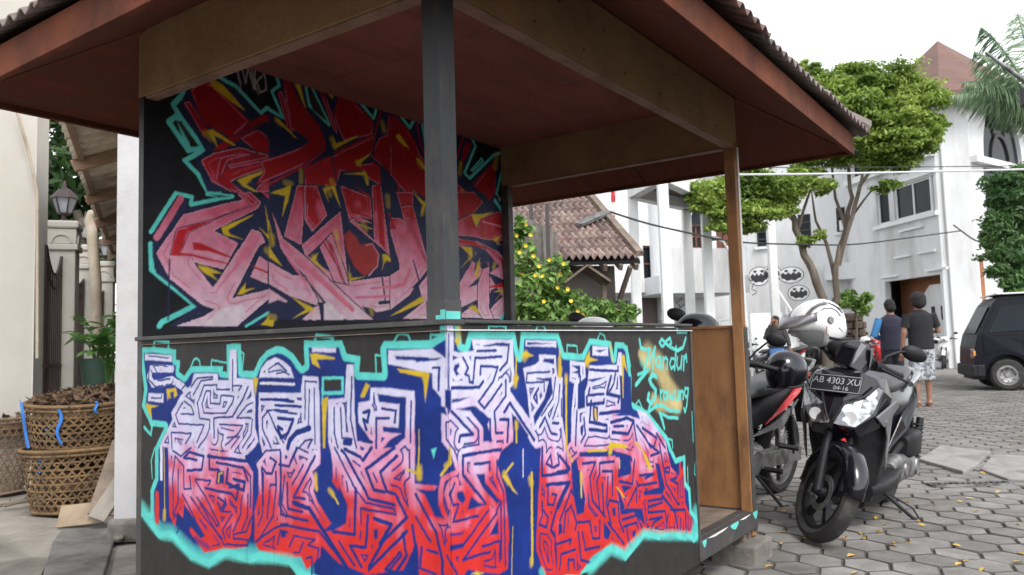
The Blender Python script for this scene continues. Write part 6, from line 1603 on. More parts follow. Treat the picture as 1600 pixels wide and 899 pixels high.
ac = rect(FW, (1313, 362), (1330, 345)); fbox(FW, ac[0], ac[1], ac[2], ac[3], .0, .35, Wg, 'window_unit', M['whitetrim'], .02)
ar = rect(FW, (1292, 440), (1345, 424)); fbox(FW, ar[0], FW.len, ar[2], ar[3]+.3, .0, .8, Wg, 'canopy_slab', M['white'])
# painted monster heads (flat wall painting): white ovals outlined in black with toothed mouths
def oval(c, rx, rz_, off, name, m, par, fill=True, n=26):
    fz = rel(Wg); q = MB()
    q.add([fz(FW.P(c[0]+rx*math.cos(2*math.pi*k/n), c[1]+rz_*math.sin(2*math.pi*k/n), off)) for k in range(n)], [tuple(range(n))]); return q.build(name, m, par, fix=False)
for px, py, rx, rz_ in ((1186, 432, .42, .40), (1206, 427, .38, .34), (1236, 430, .50, .34), (1248, 458, .42, .32)):
    c = FW.uz(px, py); e_ = oval(c, rx, rz_, .006, 'painted_face', M['cable'], Wg); oval(c, rx*.93, rz_*.92, .010, 'painted_fill', M['whitetrim'], e_)
    fz = rel(Wg); q = MB(); top = []; n = 9
    for k in range(n): u = -rx*.8+1.6*rx*k/(n-1); top.append((c[0]+u, c[1]+(.10 if k % 2 else .02)*1.2))
    botm = [(c[0]+rx*.8*math.cos(R(180+180*k/8)), c[1]-.55*rz_*abs(math.sin(R(180*k/8)))-(.10 if k % 2 else 0)*.6) for k in range(1, 8)][::-1]
    poly = top+botm; q.add([fz(FW.P(u, v, .014)) for u, v in poly], [tuple(range(len(poly)))]); q.build('painted_mouth', M['cable'], e_, fix=False)
    for sx in (-.35, .3): oval((c[0]+sx*rx, c[1]+.5*rz_), .07, .05, .014, 'painted_eye', M['cable'], e_)
# white outside stair
St = base_empty('outside_stair', *sp(1200, 520, 29), 'white concrete stair with railings beside the painted monster heads', 'stair')
fz = rel(St); b0 = Vector((St['_b'][0], St['_b'][1], 0))
for k in range(11):
    q = MB(); q.box((-.9+.0*k, -.28+.28*k-1.5, 0), (.9, .28*k-1.5, .19*(k+1))); q.build('step', M['whitetrim'], St)
for s_ in (-.95, .95):
    q = MB(); q.tube([(s_, -1.7, .95), (s_, 1.5, 3.0)], .035, 6); q.build('handrail', M['whitetrim'], St, smooth=True)
    for k in range(5): q = MB(); q.tube([(s_, -1.6+.75*k, .15+.48*k), (s_, -1.6+.75*k, .98+.48*k)], .025, 6); q.build('baluster', M['whitetrim'], St)
o = street('white_column', *sp(1213, 520, 27)); tag(o, 'tall plain white pole standing in front of the painted wall', 'column'); MB().box((-.13,-.13,0), (.13,.13,5.6)).build('shaft', M['whitetrim'], o, bevel=.02); MB().box((-.2,-.2,-.02), (.2,.2,.15)).build('foot', M['conc'], o)
# stone planter wall under the tree
o = base_empty('stone_wall', *sp(1331, 540, 22.5), 'dark stacked stone wall behind the tree trunk', 'wall'); r_ = random.Random(3); k = 0
MB().box((-.42,.12,0), (.42,.6,1.75)).build('core', M['stone'], o)
for row in range(8):
    x = -.45
    while x < .40:
        wdt = r_.uniform(.14,.30); z0 = row*.215; arch_ = 1.78-max(0, abs(x+wdt/2)-.2)*1.1
        if z0+.1 < arch_: MB().box((x+.008,-.05+r_.uniform(-.04,.04),z0+.006), (min(x+wdt, .47)-.008,.125,z0+.208)).build('stone', M['stone'], o, bevel=.03, seg=1)
        x += wdt
# ---------------- left white villa with balcony
V0, V1 = sp(870, 500, 25.5), sp(1152, 500, 27.2)
V = base_empty('white_villa', *sp(1040, 500, 26), 'white villa with curved balcony, arched door and tall railings', 'building'); FV = Face(V0, V1)
ad = rect(FV, (1082, 428), (1098, 352)); wd_ = rect(FV, (1006, 430), (1023, 384)); rd = rect(FV, (1122, 432), (1146, 350)); gd = rect(FV, (1003, 560), (1031, 460)); gd2 = rect(FV, (955, 560), (985, 470)); pd = rect(FV, (1128, 500), (1150, 470))
zb_ = FV.uz(1040, 440)[1]
ops = [(ad[0], ad[1], zb_, ad[3]), (wd_[0], wd_[1], zb_, wd_[3]), (rd[0], rd[1], zb_, rd[3]), (gd[0], gd[1], 0, gd[3]), (gd2[0], gd2[1], 0, gd2[3])]
wall_face(FV, 0, 7.2, ops, .25, M['white'], V)
window(FV, *ops[0], V, mull=(.5,), trans=(.3,.6,.8), frame='doorwood'); window(FV, *ops[1], V, trans=(.5,), frame='doorwood'); window(FV, *ops[2], V, mull=(.5,), trans=(.5,), frame='doorwood', glass='doorwood')
for r_ in ops[3:]: fbox(FV, r_[0]-.2, r_[1]+.2, 0, r_[3]+.2, -.45, -.3, V, 'garage_door', mat('mauve_door', (.17,.13,.13), .7, (.14,.105,.105), 2))
fbox(FV, -.3, FV.len+.3, 7.2, 7.5, -.6, .6, V, 'eave', M['whitetrim'])
fz = rel(V)
# balcony slab, parapet blocks and railings
bu0, bu1 = FV.uz(985, 440)[0], FV.uz(1116, 440)[0]
fbox(FV, bu0, bu1, zb_-.55, zb_, .0, 2.2, V, 'balcony_slab', M['white']); fbox(FV, -.2, bu0-.01, zb_-.45, zb_-.05, .0, 1.2, V, 'balcony_slab', M['white'])
pu = FV.uz(1036, 440)[0]
fbox(FV, pu-1.0, pu+1.2, zb_+.001, zb_+.85, 2.0, 2.19, V, 'balcony_parapet', M['white'])
def railing(F, o, u0, u1, z, off, h=.9):
    q = MB(); q.bar(fz(F.P(u0, z+h, off)), fz(F.P(u1, z+h, off)), .07, .06); q.build('rail', M['whitetrim'], o); q = MB(); q.bar(fz(F.P(u0, z+.12, off)), fz(F.P(u1, z+.12, off)), .05, .05); q.build('rail', M['whitetrim'], o)
    n = int((u1-u0)/.16)
    for k in range(n+1): u = u0+(u1-u0)*k/n; q = MB(); q.bar(fz(F.P(u, z+.14, off)), fz(F.P(u, z+h-.03, off)), .028); q.build('baluster', M['whitetrim'], o)
railing(FV, V, bu0, pu-1.0, zb_, 2.1); railing(FV, V, pu+1.2, bu1, zb_, 2.1); railing(FV, V, 1.0, bu0-.1, zb_, 1.1)
# rounded stair tower behind the balcony
q = MB(); cu = FV.uz(1042, 400)[0]; rings = []
for z in (zb_, 6.9): rings.append([fz(FV.P(cu+.62*math.cos(R(a)), z, .7*math.sin(R(a)))) for a in range(0, 181, 15)])
q.loft(rings, cap=False, closed=False); q.build('round_tower', M['white'], V, smooth=True, fix=False)
arc(FV, V, ((ad[0]+ad[1])/2, ad[3]), (ad[1]-ad[0])/2, (ad[1]-ad[0])/2+.15, .6, .75, .0, .06, 'door_arch', M['whitetrim']); arc(FV, V, ((ad[0]+ad[1])/2, ad[3]), .01, (ad[1]-ad[0])/2, .01, .6, .003, .02, 'fanlight', M['glass'])
# graffiti doodles along the villa's ground floor wall
rr = random.Random(5)
for px, py in ((1098, 460), (1108, 470), (1118, 455), (1034, 475), (1034, 492), (1058, 478), (1070, 488), (1110, 482)):
    u, z = FV.uz(px, py); u += rr.uniform(-.1, .1); pts = [fz(FV.P(u+.16*math.sin(k*1.3+px)*(.5+.5*math.sin(k)), z-.3+.06*k, .012+2.2*(py < 462))) for k in range(11)]
    q = MB(); q.tube(pts, .012, 5); q.build('wall_doodle', M['cable'], V)
o = base_empty('handrail_fence', *sp(1085, 500, 23), 'low white pipe railing in front of the villa', 'railing'); 
for z in (.55, .85, 1.15, 1.5): q = MB(); q.tube([(-1.1,0,z-.05), (1.6,0,z+.25)], .03, 6); q.build('rail', M['whitetrim'], o)
for x in (-1.1, -.2, .7, 1.6): q = MB(); q.tube([(x,0,0), (x,0,1.55+.11*(x+1.1))], .035, 6); q.build('upright', M['whitetrim'], o)
# square portico in front
PF = base_empty('portico', *sp(1044, 500, 18), 'tall slender white portico frame with four square columns', 'portico'); fp = rel(PF)
cols = {n: Vector((*sp(x, 500, d), 0)) for n, x, d in (('a', 996, 19.9), ('b', 1044, 18), ('c', 1080, 21.9), ('d', 1110, 20.7))}; HP = 4.75
for p in cols.values(): q = MB(); p2 = fp(p); q.box((p2.x-.115,p2.y-.115,0), (p2.x+.115,p2.y+.115,HP-.002)); q.build('column', M['whitetrim'], PF, bevel=.012)
for a, b_ in ('ab', 'bd', 'dc', 'ca'):
    q = MB(); q.bar(fp(cols[a]+Vector((0,0,HP+.16))), fp(cols[b_]+Vector((0,0,HP+.16))), .26, .32); q.build('lintel', M['whitetrim'], PF)
q = MB(); vs = [fp(cols[c]+Vector((0,0,HP+.33))) for c in 'abdc']; ct = sum(vs, Vector())/4; vs = [ct+(v-ct)*1.16 for v in vs]; q.add(vs+[v+Vector((0,0,.16)) for v in vs], [(3,2,1,0),(4,5,6,7),(0,1,5,4),(1,2,6,5),(2,3,7,6),(3,0,4,7)]); q.build('roof_slab', M['whitetrim'], PF)
q = MB(); vs = [ct+(v-ct)*.8-Vector((0,0,.05)) for v in vs]; q.add(vs, [(0,1,2,3)]); q.build('ceiling_panel', mat('portico_ceiling', (.12,.10,.09), .8), PF, fix=False)
# flag on a pole
o = street('flag_pole', *sp(957, 400, 19)); tag(o, 'thin pole with a hanging red and white flag above the tiled roof', 'flag')
zt = S(955, 296, 19).z; q = MB(); q.tube([(0,0,0), (0,0,zt+.3)], .02, 6); q.build('pole', M['whitetrim'], o)
for k, m in ((0, 'red'), (1, 'whitetrim'), (2, 'red')):
    q = MB(); z1 = zt-.32*k; q.loft([[Vector((.02+.035*j*(1-.12*k), .03*math.sin(j*1.7+i), z1-.16*i)) for j in range(4)] for i in range(3)], cap=False, closed=False); q.build('cloth', M[m], o, smooth=True, fix=False)
# ---------------- house with clay tile roof
H0 = sp(935, 450, 12.2); H = base_empty('tiled_house', H0[0], H0[1], 'low house with worn red clay tile roof behind the shrubs', 'house'); fh = rel(H)
tl, tr_, br, bl = S(770, 312, 14.6), S(913, 300, 14.4), S(1000, 404, 12.0), S(835, 408, 11.6)
v_dn = lambda u, v: tl.lerp(tr_, u).lerp(bl.lerp(br, u), v)
nrm = (tr_-tl).cross(bl-tl).normalized()
if nrm.z < 0: nrm = -nrm
NU, NV = 15, 9
tm = MB(); n = 7; wv = [(-.5+k/(n-1)) for k in range(n)]
for j in range(NV):
    for i in range(NU):
        q = MB(); rows = []
        for vv, lift in ((j/NV-.02, .0), ((j+1)/NV+.015, .05)):
            rows.append([fh(v_dn((i+.5+wk*1.06)/NU, vv)+nrm*(lift+.035*math.sin(wk*2*math.pi)+.03)) for wk in wv])
        rows.append([p-nrm*.03 for p in rows[1]]); q.loft(rows, cap=False, closed=False); q.build('roof_tile', M['tile'], H, smooth=50, fix=False)
q = MB(); vs = [fh(p-nrm*.03) for p in (tl, tr_, br, bl)]; q.add(vs+[v-nrm*.06 for v in vs], [(0,1,2,3),(7,6,5,4),(0,4,5,1),(1,5,6,2),(2,6,7,3),(3,7,4,0)]); q.build('roof_deck', M['darkwin'], H)
q = MB(); q.bar(fh(tr_+nrm*.08), fh(br+nrm*.08), .12, .08); q.build('verge_board', M['oldwood'], H)
fl0, fl1 = v_dn(.62, .62), v_dn(.99, .46); q = MB(); q.bar(fh(fl0+nrm*.12), fh(fl1+nrm*.12), .16, .05, upv=tuple(nrm)); q.build('flashing', M['alu'], H)
wa, wb = bl.lerp(br, .0)+Vector((0,.5,0)), bl.lerp(br, .80)+Vector((0,.6,0)); q = MB(); z1 = br.z-.05
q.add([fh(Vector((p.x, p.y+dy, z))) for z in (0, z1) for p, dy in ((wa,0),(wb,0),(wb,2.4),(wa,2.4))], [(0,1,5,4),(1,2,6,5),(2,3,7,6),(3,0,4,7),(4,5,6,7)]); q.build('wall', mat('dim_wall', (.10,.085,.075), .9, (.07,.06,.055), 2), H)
for k in range(4): a = v_dn(.5+.15*k, .72); b_ = v_dn(.5+.15*k, 1.02); q = MB(); q.bar(fh(a-nrm*.12), fh(b_-nrm*.12), .06, .09); q.build('rafter', M['oldwood'], H)
q = MB(); q.bar(fh(Vector((wb.x,wb.y,z1-.7))), fh(br+Vector((-.15,0,-.12))), .06); q.build('brace', M['oldwood'], H)
# little porch gable
o = street('porch_gable', *sp(915, 440, 10.6)); tag(o, 'small weathered wooden gable roof under the tiled eaves', 'porch roof'); c = S(912, 420, 10.6); zz = c.z
for s_ in (-1, 1):
    for k in range(3): q = MB(); q.add([Vector((0+.0, -.3+.28*k, zz)), Vector((0, -.03+.28*k, zz)), Vector((.30*s_, -.03+.28*k, zz-.22)), Vector((.30*s_, -.3+.28*k, zz-.22))]+[Vector((0, -.3+.28*k, zz+.03)), Vector((0, -.03+.28*k, zz+.03)), Vector((.31*s_, -.03+.28*k, zz-.19)), Vector((.31*s_, -.3+.28*k, zz-.19))], [(0,1,2,3),(7,6,5,4),(0,4,5,1),(1,5,6,2),(2,6,7,3),(3,7,4,0)]); q.build('roof_board', M['oldwood'], o)
for s_ in (-1, 1): MB().box((.24*s_-.03,-.05,0), (.24*s_+.03,.02,zz-.2)).build('post', M['oldwood'], o)
# grey ribbed wall left of it
o = base_empty('garden_wall', *sp(830, 450, 9.5), 'grey ribbed garden wall behind the yellow flowering shrub', 'wall'); GF = Face(sp(770, 450, 8.6), sp(872, 450, 11.2)); hz = GF.uz(812, 335)[1]
wall_face(GF, 0, hz, [], .12, M['conc'], o)
for k in range(9): u = .1+k*(GF.len-.2)/8; fbox(GF, u-.05, u+.05, .02, hz-.02, .001, .03, o, 'rib', M['conc'])
for px in (832, 857): p = S(px, 400, 10.2); q = street('metal_stake', p.x, p.y); tag(q, 'thin dark stake rising above the garden wall, %s one' % ('left' if px < 840 else 'right'), 'stake'); MB().box((-.025,-.025,0), (.025,.025,2.9)).build('rod', M['winframe'], q)

# ================================================================ overhead lines and lamp
def cable(name, pts, r, m, label):
    P = [W(*S(*p)) for p in pts]; n = 24; out = []
    for k in range(n*(len(P)-1)+1):
        i = min(k//n, len(P)-2); t = k/n-i; p = P[i].lerp(P[i+1], t); out.append(p)
    # smooth through the points
    for _ in range(30): out = [out[0]]+[(out[i-1]+out[i]*2+out[i+1])/4 for i in range(1, len(out)-1)]+[out[-1]]
    b = out[0]; q = MB(); q.tube([p-b for p in out], r, 6); o = q.build(name, m, None, smooth=True); o.location = b; tag(o, label, 'cable'); return o
cable('overhead_cable', [(1040,274,13),(1300,272,13.5),(1720,262,14)], .018, M['cablew'], 'pale thick cable running level across the white tower')
cable('overhead_cable', [(860,300,16),(1010,350,17),(1150,380,19),(1330,384,22),(1500,361,24.5)], .022, M['cable'], 'sagging dark cable strung from tiled roof to tower corner')
cable('overhead_cable', [(1040,262,15),(1350,262,17),(1720,258,18)], .010, M['cable'], 'thin dark wire just above the pale cable')
cable('overhead_cable', [(1490,352,24),(1525,378,23),(1600,392,20),(1690,380,18)], .022, M['cable'], 'loose dark cable drooping from the tower corner into foliage')
lp = S(1665, 450, 8.5); o = street('street_lamp', lp.x, lp.y); tag(o, 'grey steel lamp arm reaching in from the right edge above palm', 'street lamp')
f_ = lambda v: v-Vector((lp.x, lp.y, 0))
q = MB(); q.tube([f_(S(1665,450,8.5))*Vector((1,1,0)).x if False else Vector((0,0,0)), Vector((0,0,3.4))], .06, 10); q.build('pole', M['alu'], o, smooth=True)
q = MB(); q.tube([f_(S(1665,174,8.5)), f_(S(1600,126,8.5)), f_(S(1540,82,8.5))], [.035,.03,.016], 10); q.build('arm', M['alu'], o, smooth=True); q = MB(); q.tube([f_(S(1602,140,8.5)), f_(S(1602,165,8.5))], [.07,.05], 10); q.build('clamp', M['winframe'], o, smooth=True)
gl = street('gooseneck_lamp', *sp(1140, 500, 22)); tag(gl, 'curved grey lamp head beside the portico column', 'lamp'); c = Vector((*sp(1140, 500, 22), 0)); g_ = lambda px, py: S(px, py, 22)-c
q = MB(); q.tube([(0,0,0), g_(1140,395), g_(1130,378), g_(1118,372)], .035, 8); q.build('neck', M['whitetrim'], gl, smooth=True); q = MB(); q.ell(g_(1112,373), (.28,.12,.07), 12, 6); q.build('lamp_head', M['alu'], gl, smooth=True)

# ================================================================ left side: wall, fence, canopy, baskets
o = base_empty('house_wall', *sp(20, 500, 6.4), 'smooth cream house wall at the left edge of the picture', 'wall'); LW = Face(sp(-260, 500, 5.6), sp(52, 500, 6.5))
wall_face(LW, 0, 4.2, [], .12, M['cream'], o); LE = Face(sp(53, 500, 6.5), sp(72, 500, 7.2)); wall_face(LE, 0, 4.2, [], .1, M['cream'], o, 'return_wall')
f = rel(o); q = MB(); q.tube([f(Vector((*sp(24, 165, 6.3), S(24, 165, 6.3).z))), f(Vector((*sp(44, 235, 6.35), S(44, 235, 6.35).z))), f(Vector((*sp(58, 300, 6.45), S(58, 300, 6.45).z))), f(Vector((*sp(58, 560, 6.45), S(58, 560, 6.45).z)))], .012, 6); q.build('wall_cable', M['pipe'], o, smooth=True)
# pillars with lanterns
pil = [(98, 8.0), (132, 9.7), (163, 11.4)]; names = ['nearest cream fence pillar with moulded cap under a lantern', 'second cream fence pillar behind the nearest one', 'third and farthest cream fence pillar beside the downpipe']
lans = ['glass lantern on the nearest fence pillar', 'glass lantern on the second fence pillar half hidden by the pipe', 'small glass lantern on the farthest fence pillar']
H_ = S(98, 348, 8.0).z; prevp = None
for k, (px, d) in enumerate(pil):
    l, dd = sp(px, 500, d); o = street('fence_pillar', l, dd, 0, R(20)); tag(o, names[k], 'pillar', 'cream fence pillars')
    MB().box((-.125,-.125,0), (.125,.125,H_-.30)).build('shaft', M['cream'], o, bevel=.01); MB().box((-.15,-.15,H_-.30), (.15,.15,H_-.24)).build('collar', M['cream'], o, bevel=.01); MB().box((-.135,-.135,H_-.24), (.135,.135,H_-.08)).build('neck', M['cream'], o, bevel=.01)
    MB().box((-.155,-.155,H_-.08), (.155,.155,H_)).build('cap', M['cream'], o, bevel=.02)
    for a in range(4): q = MB(); q.tube([Matrix.Rotation(R(90*a), 3, 'Z') @ Vector((.09*math.cos(R(t)), -.137, H_-.23+.09*math.sin(R(t)))) for t in range(0, 181, 20)], .012, 5); q.build('arch_moulding', M['cream'], o)
    g = street('pillar_lantern', l, dd, H_, R(20)); tag(g, lans[k], 'lantern', 'lanterns on the fence pillars')
    q = MB(); q.lathe([(.05,0),(.05,.02),(.02,.04),(.02,.07),(.06,.085),(.06,.095)], (0,0,0), 'z', 12); q.build('foot', M['iron'], g, smooth=30)
    q = MB(); q.lathe([(.065,.10),(.115,.24),(.115,.25)], (0,0,0), 'z', 6, cap=False); q.build('glass_panel', mat('lantern_glass', (.45,.47,.52), .15, alpha=.55), g)
    for a in range(6): q = MB(); t = R(60*a); q.bar((.065*math.cos(t),.065*math.sin(t),.095), (.116*math.cos(t),.116*math.sin(t),.25), .012); q.build('glazing_bar', M['iron'], g)
    q = MB(); q.lathe([(.135,.245),(.13,.26),(.07,.33),(.02,.36),(.012,.42),(.0,.44)], (0,0,0), 'z', 6); q.build('roof', M['iron'], g); q = MB(); q.ell((0,0,.18), (.03,.03,.05), 10, 6); q.build('bulb', M['whitetrim'], g, smooth=True)
    a = Vector((l, dd, 0))
    pv = prevp if prevp is not None else Vector((*sp(66, 500, 6.9), 0))
    mid = (a+pv)/2; o = base_empty('iron_railing', mid.x, mid.y, ['wrought iron railing between cream wall and nearest pillar', 'wrought iron railing between the first two pillars', 'wrought iron railing between the two far pillars'][k], 'railing', 'iron fence panels'); f = rel(o)
    d_ = (a-pv).normalized(); p, qd = pv+d_*.14, a-d_*.14; L_ = (qd-p).length; nb = max(5, int(L_/.11))
    top = lambda t: 1.86+.22*(2*t-1)**2 if k == 0 else 1.9+.12*(2*t-1)**2
    for zf in (0, -.13):
        q = MB(); q.tube([f(p+d_*(L_*i/10)+Vector((0,0,top(i/10)+zf))) for i in range(11)], .014, 6); q.build('top_rail', M['iron'], o)
    for z in (1.0, .62): q = MB(); q.bar(f(p+Vector((0,0,z))), f(qd+Vector((0,0,z))), .03); q.build('rail', M['iron'], o)
    for i in range(nb+1): t = i/nb; q = MB(); q.bar(f(p+d_*(L_*t)+Vector((0,0,.55))), f(p+d_*(L_*t)+Vector((0,0,top(t)))), .014); q.build('bar', M['iron'], o)
    q = MB(); q.bar(f(pv+Vector((0,0,.27))), f(a+Vector((0,0,.27))), .16, .54); q.build('plinth', M['cream'], o)
    prevp = a
# ---- lean-to canopy with whitewashed post
wp = gnd(207, 838); CN = base_empty('lean_to_canopy', wp.x, wp.y, 'lean-to canopy of corrugated fibre sheets on a whitewashed post', 'canopy'); f = rel(CN)
q = MB(); q.box((-.075,-.075,.10), (.075,.075,3.2)); q.build('post', M['whitepost'], CN, bevel=.006)
q = MB(); q.box((-.11,-.10,-.02), (.13,.12,.12)); q.build('footing', M['conc'], CN, bevel=.03)
e0, e1 = Vector((-2.72, 4.6, 2.62)), Vector((-5.75, 11.2, 2.55)); rd_ = Vector((.93, .36, .0)); up_ = .36
wvd = (e1-e0); Ln = wvd.length
for s_ in range(6):
    vs, fs = [], []; nper = 7; n = nper*8; u0, u1 = s_/6, (s_+1)/6+.01
    for i in range(n+1):
        u = u0+(u1-u0)*i/n
        for v in (0, 1.0, 2.0): vs.append(f(e0+wvd*u+rd_*v+Vector((0,0,up_*v+.034*math.sin(2*math.pi*u*Ln/.19)+.004*s_))))
    for i in range(n):
        for j in range(2): a = i*3+j; fs.append((a, a+3, a+4, a+1))
    ob = MB().add(vs, fs).build('roof_sheet', M['sheetu'], CN, smooth=50, fix=False); md = ob.modifiers.new('t', 'SOLIDIFY'); md.thickness = .006
for k in range(6):
    c = e0+wvd*(.02+k*.19); q = MB(); q.bar(f(c+Vector((0,0,-.075))), f(c+rd_*2+Vector((0,0,up_*2-.075))), .05, .09); q.build('rafter', M['purlin'], CN)
for v in (.06, .5, 1.0, 1.5): q = MB(); q.bar(f(e0+rd_*v+Vector((0,0,up_*v-.045))), f(e1+rd_*v+Vector((0,0,up_*v-.045))), .04, .02); q.build('purlin', M['purlin'], CN)
q = MB(); q.bar(f(e0+rd_*1.0+Vector((0,0,up_-.16))), f(e1+rd_*1.0+Vector((0,0,up_-.16))), .08, .12); q.build('beam', M['purlin'], CN)
o = base_empty('downpipe', *sp(142, 430, 9.2), 'beige downpipe with elbow between fence and canopy', 'pipe'); c = Vector((o['_b'][0], o['_b'][1], 0)); g_ = lambda px, py: S(px, py, 9.2)-c
q = MB(); q.tube([g_(152, 560), g_(150, 440), g_(143, 360), g_(140, 345), g_(144, 335), g_(152, 334)], .06, 12); q.build('tube', M['pipe'], o, smooth=True)
# shed wall under the canopy, dark
o = base_empty('shed_wall', *sp(240, 500, 8), 'dim back wall under the lean-to canopy', 'wall'); SW = Face(sp(186, 500, 12.5), sp(330, 500, 7)); wall_face(SW, 0, 2.9, [], .1, M['stone'], o)
# ---- ground slabs on the left
lp_ = street('path', -2.6, 4.3); lp_['kind'] = 'structure'; q = MB()
q.add([(-6,-4,-.028),(2.2,-4,-.028),(2.2,5,-.028),(-6,5,-.028)], [(0,1,2,3)]); q.build('path_bed', M['slab'], lp_, fix=False)
def slab(pts, z, m):
    q = MB(); P = [gnd(*p) for p in pts]; q.prism([(p.x+2.6, p.y-4.3) for p in P], lambda u, v, t: Vector((u, v, t)), -.06, z); q.build('slab', M[m], lp_, bevel=.006)
slab([(-120,905),(60,905),(100,840),(104,811),(30,806),(-120,812)], .0, 'slab')
slab([(66,905),(160,905),(176,853),(82,848)], .012, 'slabdark'); slab([(84,845),(177,850),(190,822),(107,813)], .006, 'slabdark')
slab([(-400,990),(-130,905),(-126,812),(-400,830)], -.004, 'slab'); slab([(40,990),(150,990),(160,909),(62,909)], .002, 'slabdark')
slab([(170,905),(230,905),(230,846),(182,850)], -.012, 'slab')
slab([(-400,826),(-126,808),(-40,790),(-60,760),(-400,770)], -.008, 'slabdark')
# rubble at the foot of the post
r_ = random.Random(9)
for k, (x, y, s_) in enumerate(((196, 826, .055), (214, 832, .06), (186, 838, .03), (223, 812, .035))):
    g = gnd(x, y+8); q = MB(); q.ell((0,0,s_*.55), (s_*1.1, s_*.9, s_*.7), 9, 6); q.mapv(lambda p: p+Vector((r_.uniform(-1,1), r_.uniform(-1,1), r_.uniform(-.6,.6)))*s_*.18); o = q.build('rubble_stone', M['conc'], None); o.location = W(g.x, g.y, 0); tag(o, 'lump of rubble at the foot of the whitewashed post', 'stone', 'rubble at the post foot')
# ---- woven baskets
def basket(name, loc, rb, rt_, h, label, m='wicker', lean=(0, 0), nst=34):
    o = empty(name, loc); o.rotation_euler = (lean[0], lean[1], .3); tag(o, label, 'basket', 'woven bamboo baskets')
    def pt(a, z, off=0): r = rb+(rt_-rb)*(z/h)**.8+off; return Vector((r*math.cos(a), r*math.sin(a), z))
    def ribbon(path, wv, offs):
        vs, fs = [], []
        for i, p in enumerate(path):
            d = (path[min(i+1, len(path)-1)]-path[max(i-1, 0)]).normalized(); nn = Vector((p.x, p.y, 0)).normalized(); s_ = d.cross(nn).normalized()*wv; p2 = p+nn*offs[i % len(offs)]; vs += [p2-s_, p2+s_]
        for i in range(len(path)-1): fs.append((2*i, 2*i+1, 2*i+3, 2*i+2))
        return vs, fs
    for dirn in (1, -1):
        q = MB()
        for k in range(nst):
            a0 = 2*math.pi*k/nst; path = [pt(a0+dirn*t*1.1, .01+(h-.02)*t) for t in [i/14 for i in range(15)]]
            q.add(*ribbon(path, .0056, (.003*dirn, -.002*dirn)))
        w_ = q.build('diagonal_weave', M[m], o, fix=False); stuff(w_); md = w_.modifiers.new('t', 'SOLIDIFY'); md.thickness = .003
    q = MB(); nb = int(h/.052)
    for k in range(nb+1):
        z = .015+(h-.05)*k/nb; path = [pt(2*math.pi*i/48, z) for i in range(49)]; q.add(*ribbon(path, .0058, (.005, -.003)))
    w_ = q.build('hoop_weave', M[m], o, fix=False); stuff(w_); md = w_.modifiers.new('t', 'SOLIDIFY'); md.thickness = .003
    for z, rr in ((h-.01, .014), (h-.04, .010), (.012, .010)): q = MB(); q.tube([pt(2*math.pi*i/40, z, .004) for i in range(41)], rr, 7, cap=False); q.build('rim', M[m], o, smooth=True)
    rr_ = random.Random(int(rb*1000)); q = MB()                     # frayed splints and litter caught in the weave
    for k in range(150):
        a = rr_.uniform(0, 6.28); z = rr_.choice((h-.01, h-.03, .012, rr_.uniform(.03, h))); p = pt(a, min(z, h), .008); d_ = Vector((math.cos(a)*rr_.uniform(-.2,.6), math.sin(a)*rr_.uniform(-.2,.6), rr_.uniform(-.8,.9)))+Vector((-math.sin(a), math.cos(a), 0))*rr_.uniform(-1,1); L_ = rr_.uniform(.02,.075); s_ = Vector((0,0,1)).cross(d_).normalized()*rr_.uniform(.0015,.005) if d_.length > .01 else Vector((.003,0,0))
        e = p+d_.normalized()*L_; q.add([p-s_, p+s_, e+s_*.5, e-s_*.5], [(0,1,2,3)])
    stuff(q.build('frayed_splints', M['wickerold'], o, fix=False))
    q = MB(); q.lathe([(0,.012),(rb-.005,.012),(rb-.004,.022),(0,.022)], (0,0,0), 'z', 28); q.build('bottom', M['wickerold'], o)
    return o, pt
cb = gnd(84, 806); cb = Vector((cb.x, cb.y+.27, 0))
bl1, pt1 = basket('bamboo_basket', W(cb.x, cb.y, .0), .265, .345, .44, 'wide open-weave bamboo basket standing on the ground, lowest of the stack')
bl2, pt2 = basket('bamboo_basket', W(cb.x+.0, cb.y+.01, .40), .27, .325, .36, 'litter-filled bamboo basket with blue straps, stacked on the lower one', lean=(R(3), R(-3)))
cb3 = S(172, 700, 6.0); bl3, pt3 = basket('bamboo_basket', W(cb3.x, cb3.y, .16), .20, .29, .62, 'dark old bamboo basket half hidden behind the stack', 'wickerold')
MB().box((-.25,-.25,-.16), (.25,.25,-.002)).build('underlay', M['wickerold'], bl3)
cb4 = gnd(-28, 775); bl4, pt4 = basket('bamboo_basket', W(cb4.x, cb4.y+.2, 0), .22, .30, .60, 'old bamboo basket cut off by the left edge', 'wickerold')
def litter(o, r0, z, n, seed, m='litter'):
    r_ = random.Random(seed); q = MB(); q.ell((0,0,z-.14), (r0*.96,r0*.96,.14), 20, 6, v0=0)
    l = q.build('litter_heap', M[m], o, smooth=True); q = MB()
    for _ in range(n):
        a = r_.uniform(0, 6.28); rr = r0*math.sqrt(r_.random()); p = Vector((rr*math.cos(a), rr*math.sin(a), z-.02+.02*r_.random()+(.06*(1-(rr/r0)**2)))); e = Euler((r_.uniform(-1,1), r_.uniform(-1,1), r_.uniform(0,6))).to_matrix(); s_ = r_.uniform(.02,.06)
        q.add([p+e @ Vector(v)*s_ for v in ((-1,0,0),(0,-.35,.15),(1,0,0),(0,.35,.15))], [(0,1,2,3)])
    stuff(q.build('dry_leaves', M['litter'], o, fix=False))
litter(bl2, .30, .37, 500, 1); litter(bl3, .27, .63, 400, 2); litter(bl4, .28, .60, 200, 3); litter(bl1, .26, .3, 60, 4)
